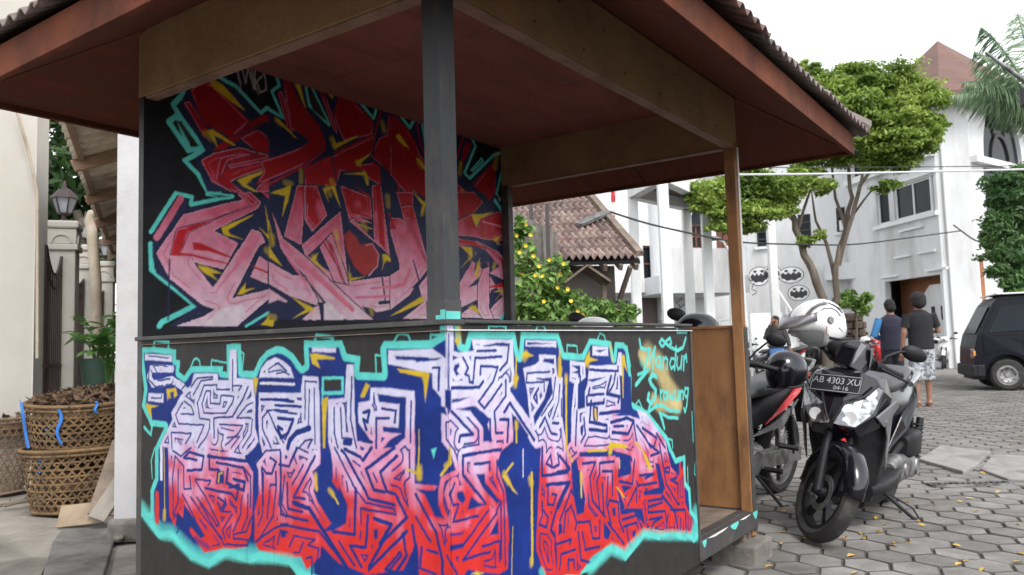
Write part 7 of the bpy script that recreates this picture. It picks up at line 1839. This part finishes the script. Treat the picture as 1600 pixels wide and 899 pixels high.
for k, (a, z0, z1, bn) in enumerate(((200, .37, .05, .03), (262, .34, .10, .05), (300, .38, .30, .02), (330, .36, .2, .03))):
    ang = R(a)+SROT; q = MB(); q.tube([pt2(ang+bn*math.sin(i), z0+(z1-z0)*i/7, .02) for i in range(8)], .014, 6, flat=.45); o = q.build('strap', M['blue'], bl2, smooth=True); o['label'] = 'bright blue plastic strap'
q = MB(); q.tube([pt4(R(10)+SROT+.08*math.sin(i*1.3), .60-.07*i, .03) for i in range(8)], .028, 6, flat=.4); q.build('strap', M['blue'], bl4, smooth=True)
# planks and flattened cardboard beside the baskets
for k, (a, b_, wv, m, lb) in enumerate((((158, 805, 4.95), (196, 690, 5.35), .16, 'oldwood', 'brown board leaning upright behind the white post'), ((150, 812, 4.9), (192, 748, 5.1), .10, 'slab', 'pale board leaning lower against the white post'), ((92, 808, 5.0), (166, 800, 5.0), .14, 'card', 'flat strip of cardboard lying before the baskets'))):
    p, q_ = S(*a), S(*b_); p.z = max(p.z, .012); q_.z = max(q_.z, .02); q = MB(); q.bar(Vector((0,0,0)), q_-p, wv, .014, upv=(.3,-.8,.5)); o = q.build('plank', M[m], None, bevel=.003); o.location = W(*p); o.rotation_euler = (0, 0, SROT); tag(o, lb, 'board')
for k in range(6):
    a = gnd(10+r_.uniform(0,50), 790+r_.uniform(-14,6)); q = MB(); q.tube([(0,0,.012), (r_.uniform(-.1,.35), r_.uniform(-.1,.12), .018)], .008, 5); o = q.build('stick', M['oldwood'], None); o.location = W(a.x-.1, a.y); tag(o, 'thin dry stick lying left of the lowest basket', 'stick', 'sticks beside the baskets')

# ================================================================ vegetation
def leaves(blobs, size, seed, shell=.55, up_bias=.45, asp=.42, droop=.0, clump=16):
    """leaf faces spread through ellipsoids: blobs (centre, radii, count)"""
    r_ = np.random.RandomState(seed); V_, F_ = [], []; base = 0
    cl = []
    for c, rad, n in blobs:          # break every blob into clumps so that gaps and light and dark masses show
        k = clump; d = r_.normal(size=(k, 3)); d /= np.linalg.norm(d, axis=1)[:, None]; q = np.array(c)+d*np.array(rad)*(.35+.6*r_.rand(k, 1))
        for i in range(k): sc_ = .40+.36*r_.rand(); cl.append((q[i], np.array(rad)*np.array((sc_, sc_, sc_*.62)), max(8, int(n/k*(.5+r_.rand())))))
    for c, rad, n in cl:
        d = r_.normal(size=(n, 3)); d /= np.linalg.norm(d, axis=1)[:, None]; rr = (shell+(1-shell)*r_.rand(n))[:, None]**1.0
        lump = 1+.22*np.sin(d[:, 0:1]*5+seed)*np.sin(d[:, 1:2]*6+1)*np.sin(d[:, 2:3]*5+2)+.10*r_.normal(size=(n, 1))
        p = np.array(c)+d*rr*lump*np.array(rad)
        nrm_ = d*.6+r_.normal(size=(n, 3))*.55+np.array((0, 0, up_bias)); nrm_ /= np.linalg.norm(nrm_, axis=1)[:, None]
        t = np.cross(nrm_, r_.normal(size=(n, 3))); t[:, 2] -= droop; t /= np.linalg.norm(t, axis=1)[:, None]; s_ = np.cross(nrm_, t); L_ = size*(.6+.8*r_.rand(n))[:, None]
        V_.append(np.stack([p-t*L_*.5, p+s_*L_*asp*.5+nrm_*L_*.06, p+t*L_*.5-nrm_*L_*.10, p-s_*L_*asp*.5+nrm_*L_*.06], 1).reshape(-1, 3)); F_.append((np.arange(n*4).reshape(n, 4)+base)); base += n*4
    return np.concatenate(V_), np.concatenate(F_)
def leaf_obj(name, data, m, parent):
    v, f_ = data; me = bpy.data.meshes.new(name); me.vertices.add(len(v)); me.vertices.foreach_set('co', v.astype(np.float32).ravel()); me.loops.add(f_.size); me.loops.foreach_set('vertex_index', f_.astype(np.int32).ravel()); me.polygons.add(len(f_)); me.polygons.foreach_set('loop_start', np.arange(0, f_.size, 4, dtype=np.int32)); me.update(calc_edges=True); me.materials.append(m)
    o = bpy.data.objects.new(name, me); COL.objects.link(o); o.parent = parent; return o
def blobs_px(c0, lst, d, dens, seed=0):
    out = []; r_ = random.Random(seed)
    for x, y, rx, rz_, dd in lst:
        p = S(x, y, d+dd)-c0; sx = rx/FPX*d; sz = rz_/FPX*d; out.append(((p.x, p.y, p.z), (sx, sx*.9, sz), int(dens*sx*sz)))
    return out
def tree(name, px, py, d, label, stems, blobs, leafm, size, dens, seed, trunk_r, cat='tree', group=None, shell=.5, asp=.42, droop=0):
    g = S(px, py, d); g.z = 0; o = base_empty(name, g.x, g.y, label, cat, group); c0 = Vector((g.x, g.y, 0)); tr = None
    q = MB(); first = True
    for st_ in stems:
        pts = [S(x, y, d+dd)-c0 for x, y, dd in st_[1]]
        if st_[2]: pts = [Vector((0, 0, -.05))]+pts
        # wobble
        r0, r1 = st_[0]; n = len(pts); rs = [r0+(r1-r0)*i/(n-1) for i in range(n)]; dense, dr_ = [], []; rr_ = random.Random(seed+n)
        for i in range(n-1):
            for t in (0, .33, .66): dense.append(pts[i].lerp(pts[i+1], t)+Vector((rr_.uniform(-1,1), rr_.uniform(-1,1), 0))*r0*.25*(0 if (i == 0 and t == 0) else 1)); dr_.append(rs[i]+(rs[i+1]-rs[i])*t)
        dense.append(pts[-1]); dr_.append(rs[-1]); m_ = q if st_[2] else MB(); m_.tube(dense, dr_, 9)
        if not st_[2]: m_.build('branch', M['bark'], o, smooth=True)
    if q.f: q.build('trunk', M['bark'], o, smooth=True)
    leaf_obj('crown', leaves(blobs_px(c0, blobs, d, dens), size, seed, shell=shell, asp=asp, droop=droop), M[leafm], o); return o
tree('umbrella_tree', 1292, 560, 21, 'tall forked tree with broad light green crown before the white tower',
     [((.14,.07), [(1290,520,0),(1288,478,0),(1270,425,0),(1252,385,.1),(1240,345,.2),(1228,300,.3)], True), ((.11,.045), [(1298,500,.1),(1306,465,0),(1305,420,-.1),(1318,370,0),(1330,310,.1),(1326,260,.2)], True),
      ((.07,.03), [(1310,415,0),(1330,340,-.2),(1345,290,-.3),(1372,250,-.2),(1400,215,0)], False), ((.06,.02), [(1305,440,0),(1292,380,.2),(1275,345,.2),(1268,300,.4)], False), ((.05,.02), [(1322,360,0),(1306,310,.3),(1300,260,.4),(1296,220,.3)], False), ((.05,.02), [(1240,345,.2),(1215,318,.3),(1180,305,.2)], False), ((.05,.02), [(1245,365,.2),(1262,310,0),(1280,260,.2)], False), ((.04,.015), [(1345,290,-.3),(1352,240,0),(1345,200,.2)], False), ((.035,.012), [(1330,340,0),(1360,300,-.4),(1390,285,-.5)], False)],
     [(1300,140,46,34,0),(1352,126,46,30,.3),(1405,134,48,34,.4),(1442,172,36,34,0),(1448,212,26,26,-.4),(1400,180,44,28,-.8),(1345,170,46,28,-.8),(1300,180,34,26,-.6),(1378,222,40,22,-.8),(1330,215,30,20,-.7),(1408,250,30,22,-.6),(1262,150,26,22,.6),(1245,105,18,14,2),(1272,122,26,22,.4),(1285,225,30,20,.2),(1265,262,26,18,.2),(1355,255,30,16,-.2),(1330,195,40,30,.6),(1380,160,40,30,.9),(1420,195,34,30,.6),(1150,308,40,26,-.9),(1200,312,34,22,-.7),(1085,300,20,16,-1.5),(1325,112,30,16,.3),(1460,190,18,18,-.2),(1425,228,30,20,-.9),(1385,290,18,12,-.6),(1310,250,26,14,.3),
      (1120,300,34,26,-1.5),(1160,288,36,24,-1.2),(1205,292,36,26,-1),(1245,288,30,22,-.6),(1100,318,24,18,-1.6),(1140,326,34,20,-1.5),(1190,330,34,18,-1.2),(1230,318,24,16,-.8),(1135,352,24,12,-1.5),(1175,352,24,12,-1.3),(1283,290,20,14,-.4),(1258,378,14,10,0),(1280,368,12,9,0)], 'lf_tree', .14, 11500, 3, .17, shell=.2)
tree('garden_shrub', 1336, 540, 21.8, 'bright green fern tuft growing on the stone wall', [((.04,.02), [(1338,505,0),(1336,480,0)], True)], [(1325,470,18,14,0),(1345,478,16,14,0),(1352,466,12,9,0)], 'lf_shrub', .16, 5000, 5, .04, 'shrub')
tree('broadleaf_tree', 1640, 560, 17, 'dark green leafy tree with small white blossoms at the right edge', [((.14,.06), [(1635,500,0),(1630,420,0),(1610,340,0)], True), ((.05,.02), [(1630,430,0),(1590,400,0),(1560,380,-.2)], False)],
     [(1575,300,34,30,0),(1612,290,40,34,.3),(1562,345,26,26,-.2),(1600,350,40,34,0),(1570,395,34,26,-.3),(1615,410,40,40,0),(1588,440,30,24,-.4),(1560,425,18,14,-.5),(1548,372,14,14,-.2),(1590,470,26,14,-.5),(1555,318,14,12,0)], 'lf_mid', .14, 8500, 11, .14, shell=.25)
tree('street_shrub', 1620, 560, 16, 'yellow green bush showing above the van roof', [((.03,.02), [(1620,520,0),(1615,480,0)], True)], [(1595,470,22,16,0),(1630,470,24,18,0)], 'lf_shrub', .14, 6000, 12, .03, 'shrub')
tree('flowering_shrub', 848, 620, 7.6, 'tall leafy shrub with yellow flowers beside the mural wall', [((.03,.015), [(845,560,0),(840,480,0),(825,400,0)], True), ((.02,.01), [(850,520,0),(868,460,0),(875,420,0)], False)],
     [(818,372,18,26,.3),(826,410,26,26,0),(850,440,36,30,0),(822,460,26,32,-.2),(868,470,36,34,0),(842,495,44,30,-.2),(885,500,34,26,.1),(830,540,40,40,0),(870,420,22,20,.3),(812,350,8,14,.3)], 'lf_shrub', .085, 9500, 21, .03, 'shrub', shell=.35)
tree('leafy_bush', 945, 640, 9.2, 'yellowish green bush under the porch gable', [((.025,.012), [(945,580,0),(940,510,0)], True)], [(905,492,26,18,0),(940,482,34,20,.2),(970,490,26,18,.3),(925,515,40,26,0),(965,520,40,24,.2),(988,486,12,10,.3),(900,470,16,12,.2)], 'lf_shrub', .075, 9500, 22, .02, 'shrub', shell=.35)
# yellow blossoms on the shrub
r_ = random.Random(31); q = MB(); fl = []
fl_pts = [(810,370),(823,385),(833,402),(846,434),(838,431),(881,412),(876,430),(886,451),(822,352),(812,395),(902,492),(912,492),(860,405),(872,448),(850,470),(818,430),(893,470),(828,368),(905,488),(840,415)]
fsh = [o for o in COL.objects if o.name == 'flowering_shrub'][0]; cfs = Vector((fsh['_b'][0], fsh['_b'][1], 0))
for x, y in fl_pts:
    p = S(x+r_.uniform(-2,2), y+r_.uniform(-2,2), 7.05)-cfs; q = MB()
    for k in range(5): a = 2*math.pi*k/5; e = Vector((math.cos(a), -.35, math.sin(a)))*.021; s_ = Vector((-math.sin(a), 0, math.cos(a)))*.010; q.add([Vector(), e*.6+s_, e, e*.6-s_], [(0,1,2,3)])
    ob = q.build('flower', M['yellowpet'], fsh, fix=False); ob.location = p; ob.rotation_euler = (r_.uniform(-.6,.6), r_.uniform(0,6), r_.uniform(-.6,.6))
# palm
pc = S(1640, 205, 15); o = base_empty('palm_tree', pc.x, pc.y, 'palm with drooping feathery fronds at the upper right corner', 'palm'); q = MB(); q.tube([(0,0,-.05),(.05,0,1.5),(0,.03,3.2),(0,0,pc.z)], [.17,.14,.12,.14], 12); q.build('trunk', M['bark'], o, smooth=True)
cpx = Vector((pc.x, pc.y, 0)); rr = np.random.RandomState(4); r_ = random.Random(12)
tips = [((1575,70),(1532,42),.0),((1590,120),(1500,128),-.3),((1570,130),(1482,150),.2),((1585,100),(1520,80),-.5),((1595,110),(1545,125),.7),((1600,60),(1590,20),.5),((1690,60),(1740,60),.3),((1700,150),(1790,190),-.3),((1650,80),(1650,10),.9),((1600,140),(1520,105),.9),((1680,200),(1720,290),.0),((1560,110),(1488,150),1.0)]
for mid_, tip, dd in tips:
    a = Vector((0,0,pc.z)); b = S(*mid_, 15+dd*.6)-cpx; c = S(*tip, 15+dd)-cpx; n = 26; q = MB(); path = [(a*(1-t)**2+b*2*t*(1-t)+c*t*t) for t in [i/n for i in range(n+1)]]; q.tube(path, [.025*(1-i/n)+.005 for i in range(n+1)], 5); fr = q.build('frond', M['lf_palm'], o, smooth=True, fix=False)
    q = MB()
    for i in range(2, n*3):
        t = i/(n*3); k = min(int(t*n), n-1); p = path[k].lerp(path[k+1], t*n-k); d = (path[k+1]-path[k]).normalized(); sd = d.cross(Vector((0,0,1))).normalized(); L_ = .62*math.sin(math.pi*min(t*.9+.12, 1))**.6
        for s_ in (-1, 1):
            dirv = (sd*s_*r_.uniform(.35,.75)+d*.45+Vector((0,0,r_.uniform(-.95,-.35)))).normalized(); m1 = p+dirv*L_*.5; e = p+dirv*L_+Vector((0,0,-.22*L_)); wd = d*.011
            q.add([p-wd, p+wd, m1+wd*1.2, e, m1-wd*1.2], [(0,1,2,4),(4,2,3)])
    stuff(q.build('leaflets', M['lf_palm'], fr, fix=False))
# dark trees beyond the fence, and foliage above the kiosk roof at top left
tree('fence_tree', 150, 620, 15, 'dark tree filling the view behind the iron fence', [((.16,.08), [(150,540,0),(140,430,0),(120,330,0)], True)],
     [(60,300,110,80,0),(150,260,90,90,.5),(90,420,110,80,.8),(180,380,80,80,1),(60,160,120,90,1),(160,150,90,70,1),(120,520,110,70,1.5),(30,500,90,80,1)], 'lf_dark', .30, 700, 41, .16, shell=.3)
tree('roadside_tree', 10, 640, 9.5, 'bright green tree top above the left end of the kiosk roof', [((.10,.05), [(-20,540,0),(-5,300,0),(10,120,0)], True)], [(10,20,55,50,0),(-40,60,60,60,.3),(40,-30,50,50,.3),(-10,-60,70,50,.2)], 'lf_mid', .16, 3600, 42, .1, shell=.3)
# potted foliage plants behind the baskets
def bigplant(px, py, d, label, hgt, n, seed, spread, lf=.13):
    g = S(px, py, d); o = base_empty('potted_plant', g.x, g.y, label, 'plant', 'potted plants by the fence'); r_ = random.Random(seed); MB().lathe([(.10,0),(.14,.28),(.15,.30),(.13,.30),(.12,.26),(.0,.26)], (0,0,g.z-.30), 'z', 18).build('pot', M['pot'], o, smooth=40)
    if g.z > .35: MB().box((-.22,-.2,0), (.22,.2,g.z-.302)).build('stand', M['conc'], o)
    for k in range(n):
        a = r_.uniform(0, 6.28); e = Vector((math.cos(a)*spread*r_.uniform(.3,1), math.sin(a)*spread*r_.uniform(.3,1), hgt*r_.uniform(.45,1))); b = Vector((0,0,g.z-.05)); q = MB(); mid_ = b+Vector((e.x*.35, e.y*.35, e.z*.7)); tip = b+e; q.tube([b, mid_, tip], [.007,.005,.003], 5); st_ = q.build('stem', M['lf_big'], o, smooth=True, fix=False)
        for j in range(4):
            q = MB(); base = mid_.lerp(tip, j/3.); aa = a+r_.uniform(-1.6,1.6); dv = Vector((math.cos(aa), math.sin(aa), r_.uniform(-.25,.5))).normalized(); s_ = dv.cross(Vector((0,0,1))).normalized(); L_ = lf*r_.uniform(.8,1.5); u_ = Vector((0,0,1)); vs = []
            for t, wv, dz in ((0,.04,0),(.25,.22,.05),(.55,.26,.05),(.8,.16,-.02),(1,.0,-.12)): c = base+dv*L_*t+u_*dz*L_; vs += [c-s_*wv*L_+u_*.05*L_*wv/.25, c, c+s_*wv*L_+u_*.05*L_*wv/.25]
            fs = []
            for i in range(4): fs += [(3*i, 3*i+1, 3*i+4, 3*i+3), (3*i+1, 3*i+2, 3*i+5, 3*i+4)]
            q.add(vs, fs); q.build('leaf', M['lf_big'], st_, smooth=60, fix=False)
bigplant(168, 600, 6.4, 'green pot with tall glossy broad-leaved plant beside the white post', .66, 15, 1, .24, .17)
bigplant(150, 560, 7.3, 'leafy potted plant standing behind the broad-leaved one', .45, 8, 2, .20, .13)
# fallen leaves on the paving
r_ = random.Random(77); lm = []
for k in range(4):
    q = MB(); L_ = .045; vs = []
    for t, wv, dz in ((0,.02,0),(.3,.2,.06),(.65,.2,.09),(1,.0,.02)): vs += [Vector((L_*(t-.5), -wv*L_, dz*L_*(1+k*.5)+.01*L_)), Vector((L_*(t-.5), 0, dz*L_*.4)), Vector((L_*(t-.5), wv*L_, dz*L_*(1.4-k*.2)))]
    fs = []
    for i in range(3): fs += [(3*i, 3*i+1, 3*i+4, 3*i+3), (3*i+1, 3*i+2, 3*i+5, 3*i+4)]
    ob = q.add(vs, fs).build('fallen_leaf', M['fallen'], None, fix=False); lm.append(ob.data); bpy.data.objects.remove(ob)
lpts = [(1240,795),(1213,777),(1217,790),(1250,764),(1262,760),(1305,838),(1320,842),(1345,835),(1350,843),(1440,822),(1435,815),(1390,836),(1525,800),(1500,785),(1515,780),(1480,760),(1560,770),(1535,740),(1575,700),(1550,690),(1470,730),(1520,700),(1590,765),(1595,866),(1590,880),(1510,878),(1420,850),(1225,800),(1330,870),(1460,790)]
while len(lpts) < 62: lpts.append((r_.uniform(1190,1600), 640+260*r_.random()**1.2))
for x, y in lpts:
    g = gnd(x, y); ob = bpy.data.objects.new('fallen_leaf', r_.choice(lm)); COL.objects.link(ob); ob.location = W(g.x, g.y, .004); s_ = r_.uniform(.7,1.25); ob.scale = (s_, s_, s_); ob.rotation_euler = (r_.uniform(-.15,.15), r_.uniform(-.15,.15), r_.uniform(0,6.28)); tag(ob, 'small yellow or brown leaf fallen on the grey paving', 'leaf', 'fallen leaves on the paving')

# ================================================================ people
def limb(q, pts, rs, n=10, flat=1.): q.tube(pts, rs, n, flat=flat)
def remesh(o, vox, it=3):
    md = o.modifiers.new('r', 'REMESH'); md.mode = 'VOXEL'; md.voxel_size = vox; md.use_smooth_shade = True; m2 = o.modifiers.new('s', 'SMOOTH'); m2.factor = .5; m2.iterations = it
def person(px, py, d, H_, rz, label, pose, shirt, sleeve, pants, hair, long_sleeve, short_pants, woman=False):
    g = gnd(px, py); 
    o = street('person', g.x, g.y, 0, rz); tag(o, label, 'person', None); k = H_/1.70; sc = lambda v: Vector(v)*k
    # local: facing +y; x to the person's right
    J = pose; b = MB()
    def T_(pts, rs): limb(b, [sc(p) for p in pts], [r*k for r in rs])
    hip, chest, neck, head = (0,J.get('lean',0)*.0,.93), (0,.0,1.30), (0,.01,1.46), (0,.02,1.585)
    T_([(0,0,.88),(0,0,1.0),(0,0,1.15),(0,0,1.33),(0,0,1.41),(0,.005,1.47),(0,.01,1.53)], [.105,.105,.09,.10,.085,.062,.055])
    b.ell(sc((0,0,1.34)), tuple(v*k for v in (.165,.085,.085)), 16, 10); b.ell(sc((0,0,.93)), tuple(v*k for v in (.14,.10,.10)), 16, 10)
    b.ell(sc((0,.02,1.60)), tuple(v*k for v in (.075,.095,.115)), 16, 12); b.ell(sc((0,.115,1.585)), tuple(v*k for v in (.014,.02,.02)), 8, 6); b.ell(sc((0,.07,1.52)), tuple(v*k for v in (.045,.04,.035)), 10, 8)
    for s_ in (-1, 1):
        b.ell(sc((.077*s_,.01,1.59)), tuple(v*k for v in (.012,.022,.032)), 8, 6)
        sh, el, wr = (.185*s_,0,1.39), J['el'][(s_+1)//2], J['wr'][(s_+1)//2]
        T_([sh, el, wr], [.052,.042,.028]); hv = (Vector(wr)-Vector(el)).normalized(); hd_ = Vector(wr)+hv*.05
        T_([wr, hd_], [.028,.036]); T_([hd_, hd_+hv*.04], [.038,.032]); sd = hv.cross(Vector((0,1,0))); sd = sd.normalized() if sd.length > .1 else Vector((1,0,0))
        for fi in range(4): f0 = hd_+sd*(fi-1.5)*.02+hv*.03; T_([f0, f0+hv*(.05-.006*abs(fi-1))+Vector((0,.006,0)), f0+hv*(.08-.009*abs(fi-1))+Vector((0,.022,0))], [.0115,.0105,.009])
        T_([Vector(wr)+hv*.02+Vector((0,.02,0)), Vector(wr)+hv*.06+Vector((-.01*s_,.045,0)), Vector(wr)+hv*.085+Vector((-.01*s_,.05,0))], [.014,.012,.010])
        kn, an, toe = J['kn'][(s_+1)//2], J['an'][(s_+1)//2], J['toe'][(s_+1)//2]
        T_([(.085*s_,0,.90), kn, an], [.088,.056,.036]); T_([an, (an[0],an[1]-.03,an[2]-.045)], [.036,.036]); T_([(an[0],an[1]-.03,an[2]-.045), toe], [.036,.030])
    body = b.build('body', M['skin'], o); remesh(body, .011*k)
    # shirt
    c = MB(); 
    def TC(pts, rs, fl=1.): limb(c, [sc(p) for p in pts], [r*k for r in rs], 14, fl)
    c.ell(sc((0,0,1.345)), tuple(v*k for v in (.195,.125,.10)), 18, 10); hem = .86 if not woman else .92
    c.loft([[sc((hw*math.cos(2*math.pi*i/20), hy*math.sin(2*math.pi*i/20), z)) for i in range(20)] for hw, hy, z in ((.185,.145,hem),(.18,.14,1.0),(.178,.135,1.13),(.192,.138,1.28),(.180,.125,1.38),(.115,.092,1.43),(.068,.070,1.465))])
    so_ = c.build('shirt', M[shirt], o); remesh(so_, .014*k, 4)
    for s_ in (-1, 1):
        e = MB(); el, wr = Vector(J['el'][(s_+1)//2]), Vector(J['wr'][(s_+1)//2]); sh = Vector((.165*s_,0,1.385)); end = wr if long_sleeve else sh.lerp(el, .72)
        pts = [sh, sh.lerp(el, .5), el, wr.lerp(el, .1)] if long_sleeve else [sh, sh.lerp(el, .4), end]; rs = [.075,.066,.056,.045] if long_sleeve else [.078,.07,.066]
        limb(e, [sc(p) for p in pts], [r*k for r in rs], 14); e.build('sleeve', M[sleeve], so_, smooth=50)
    # trousers or shorts
    c = MB(); c.loft([[sc((hw*math.cos(2*math.pi*i/20), hy*math.sin(2*math.pi*i/20), z)) for i in range(20)] for hw, hy, z in ((.165,.125,1.0),(.172,.132,.9),(.165,.13,.80))])
    for s_ in (-1, 1):
        hp = Vector((.085*s_,0,.88)); kn, an = Vector(J['kn'][(s_+1)//2]), Vector(J['an'][(s_+1)//2])
        if short_pants: limb(c, [sc(p) for p in (hp, hp.lerp(kn, .6), kn+Vector((0,0,-.10)))], [r*k for r in (.105,.10,.098)], 14)
        else: limb(c, [sc(p) for p in (hp, kn, an+Vector((0,0,.02)))], [r*k for r in (.102,.072,.058)], 14)
    po = c.build('shorts' if short_pants else 'trousers', M[pants], o); remesh(po, .014*k, 3)
    for s_ in (-1, 1):
        an, toe = Vector(J['an'][(s_+1)//2]), Vector(J['toe'][(s_+1)//2]); e = MB(); a0 = Vector((an.x, an.y-.07, 0)); d_ = (Vector((toe.x, toe.y, 0))-Vector((an.x, an.y, 0))).normalized(); side = Vector((-d_.y, d_.x, 0)); z0 = toe.z-.038
        poly = []
        for t in range(14): aa = 2*math.pi*t/14; poly.append((.145*math.cos(aa), .047*math.sin(aa)))
        e.prism(poly, lambda u, v, t: sc(a0+d_*(u+.115)+side*v+Vector((0,0,z0+t+(.0 if u < 0 else .0)))), -.012, .010); e.build('sandal', M['oldwood'] if short_pants else M['black'], o, bevel=.004)
    # hair
    c = MB(); r0 = hair; c.ell(sc((0,.0,1.63)), tuple(v*k for v in (r0,r0*1.12,r0*1.02)), 20, 12); c.ell(sc((0,-.04,1.58)), tuple(v*k for v in (r0*.93,r0*.8,r0*.95)), 18, 10)
    if woman: c.loft([[sc((hw*math.cos(2*math.pi*i/14), -.05+hy*math.sin(2*math.pi*i/14), z)) for i in range(14)] for hw, hy, z in ((.085,.07,1.62),(.10,.075,1.5),(.11,.07,1.38),(.09,.05,1.28))])
    rr_ = random.Random(int(px)); c.mapv(lambda p: p+Vector((rr_.uniform(-1,1), rr_.uniform(-1,1), rr_.uniform(-1,1)))*.008)
    ho = c.build('hair', M['hair'], o); remesh(ho, .014*k, 1); return o, sc
walk = lambda a: dict(el=[(-.245,-.02,1.12),(.245,-.03,1.12)], wr=[(-.235,.10,.88),(.235,.12,.90)], kn=[(-.09,.05+a,.50),(.09,.02-a,.50)], an=[(-.09,.10+a*2,.085),(.09,-.10-a*2,.10)], toe=[(-.10,.25+a*2,.032),(.10,.06-a*2,.040)])
J1 = walk(.0); J1['wr'] = [(-.16,.22,1.08),(.17,.2,1.06)]; J1['el'] = [(-.27,-.02,1.14),(.26,.0,1.12)]
person(1400, 630, 12.3, 1.62, R(-12), 'person seen from behind in slate shirt with bright blue sleeves and dark trousers', J1, 'slate', 'bluesleeve', 'denim', .090, True, False)
J2 = walk(.0); J2['el'] = [(-.245,-.03,1.12),(.27,.03,1.13)]; J2['wr'] = [(-.27,.02,.84),(.20,.24,1.12)]; J2['an'] = [(-.09,.02,.085),(.085,.06,.085)]; J2['kn'] = [(-.09,.03,.50),(.09,.05,.50)]; J2['toe'] = [(-.10,.18,.032),(.10,.22,.032)]
person(1446, 636, 11.8, 1.66, R(-8), 'person seen from behind in charcoal T-shirt and grey plaid shorts', J2, 'tee', 'tee', 'plaid', .112, False, True)
J3 = walk(.0); J3['el'] = [(-.27,-.02,1.15),(.28,.10,1.16)]; J3['wr'] = [(-.30,.06,.94),(.12,.16,1.53)]; J3['an'] = [(-.09,.0,.085),(.09,.02,.085)]; J3['toe'] = [(-.10,.14,.032),(.10,.16,.032)]; J3['kn'] = [(-.09,.03,.5),(.09,.04,.5)]
pw, scw = person(1217, 603, 18.9, 1.58, R(168), 'person in black top and blue jeans holding a phone to one ear', J3, 'blouse', 'blouse', 'jeans', .098, True, False, True)
ph = MB().box((-.015,-.035,-.06), (.0,.035,.06)).build('phone', M['black'], None, bevel=.004); ph.matrix_world = pw.matrix_basis @ Matrix.Translation(scw((.105,.10,1.60))); tag(ph, 'dark phone held to the ear of the person in black top', 'phone')
for ob in list(bpy.data.objects):
    if '_b' in ob: del ob['_b']
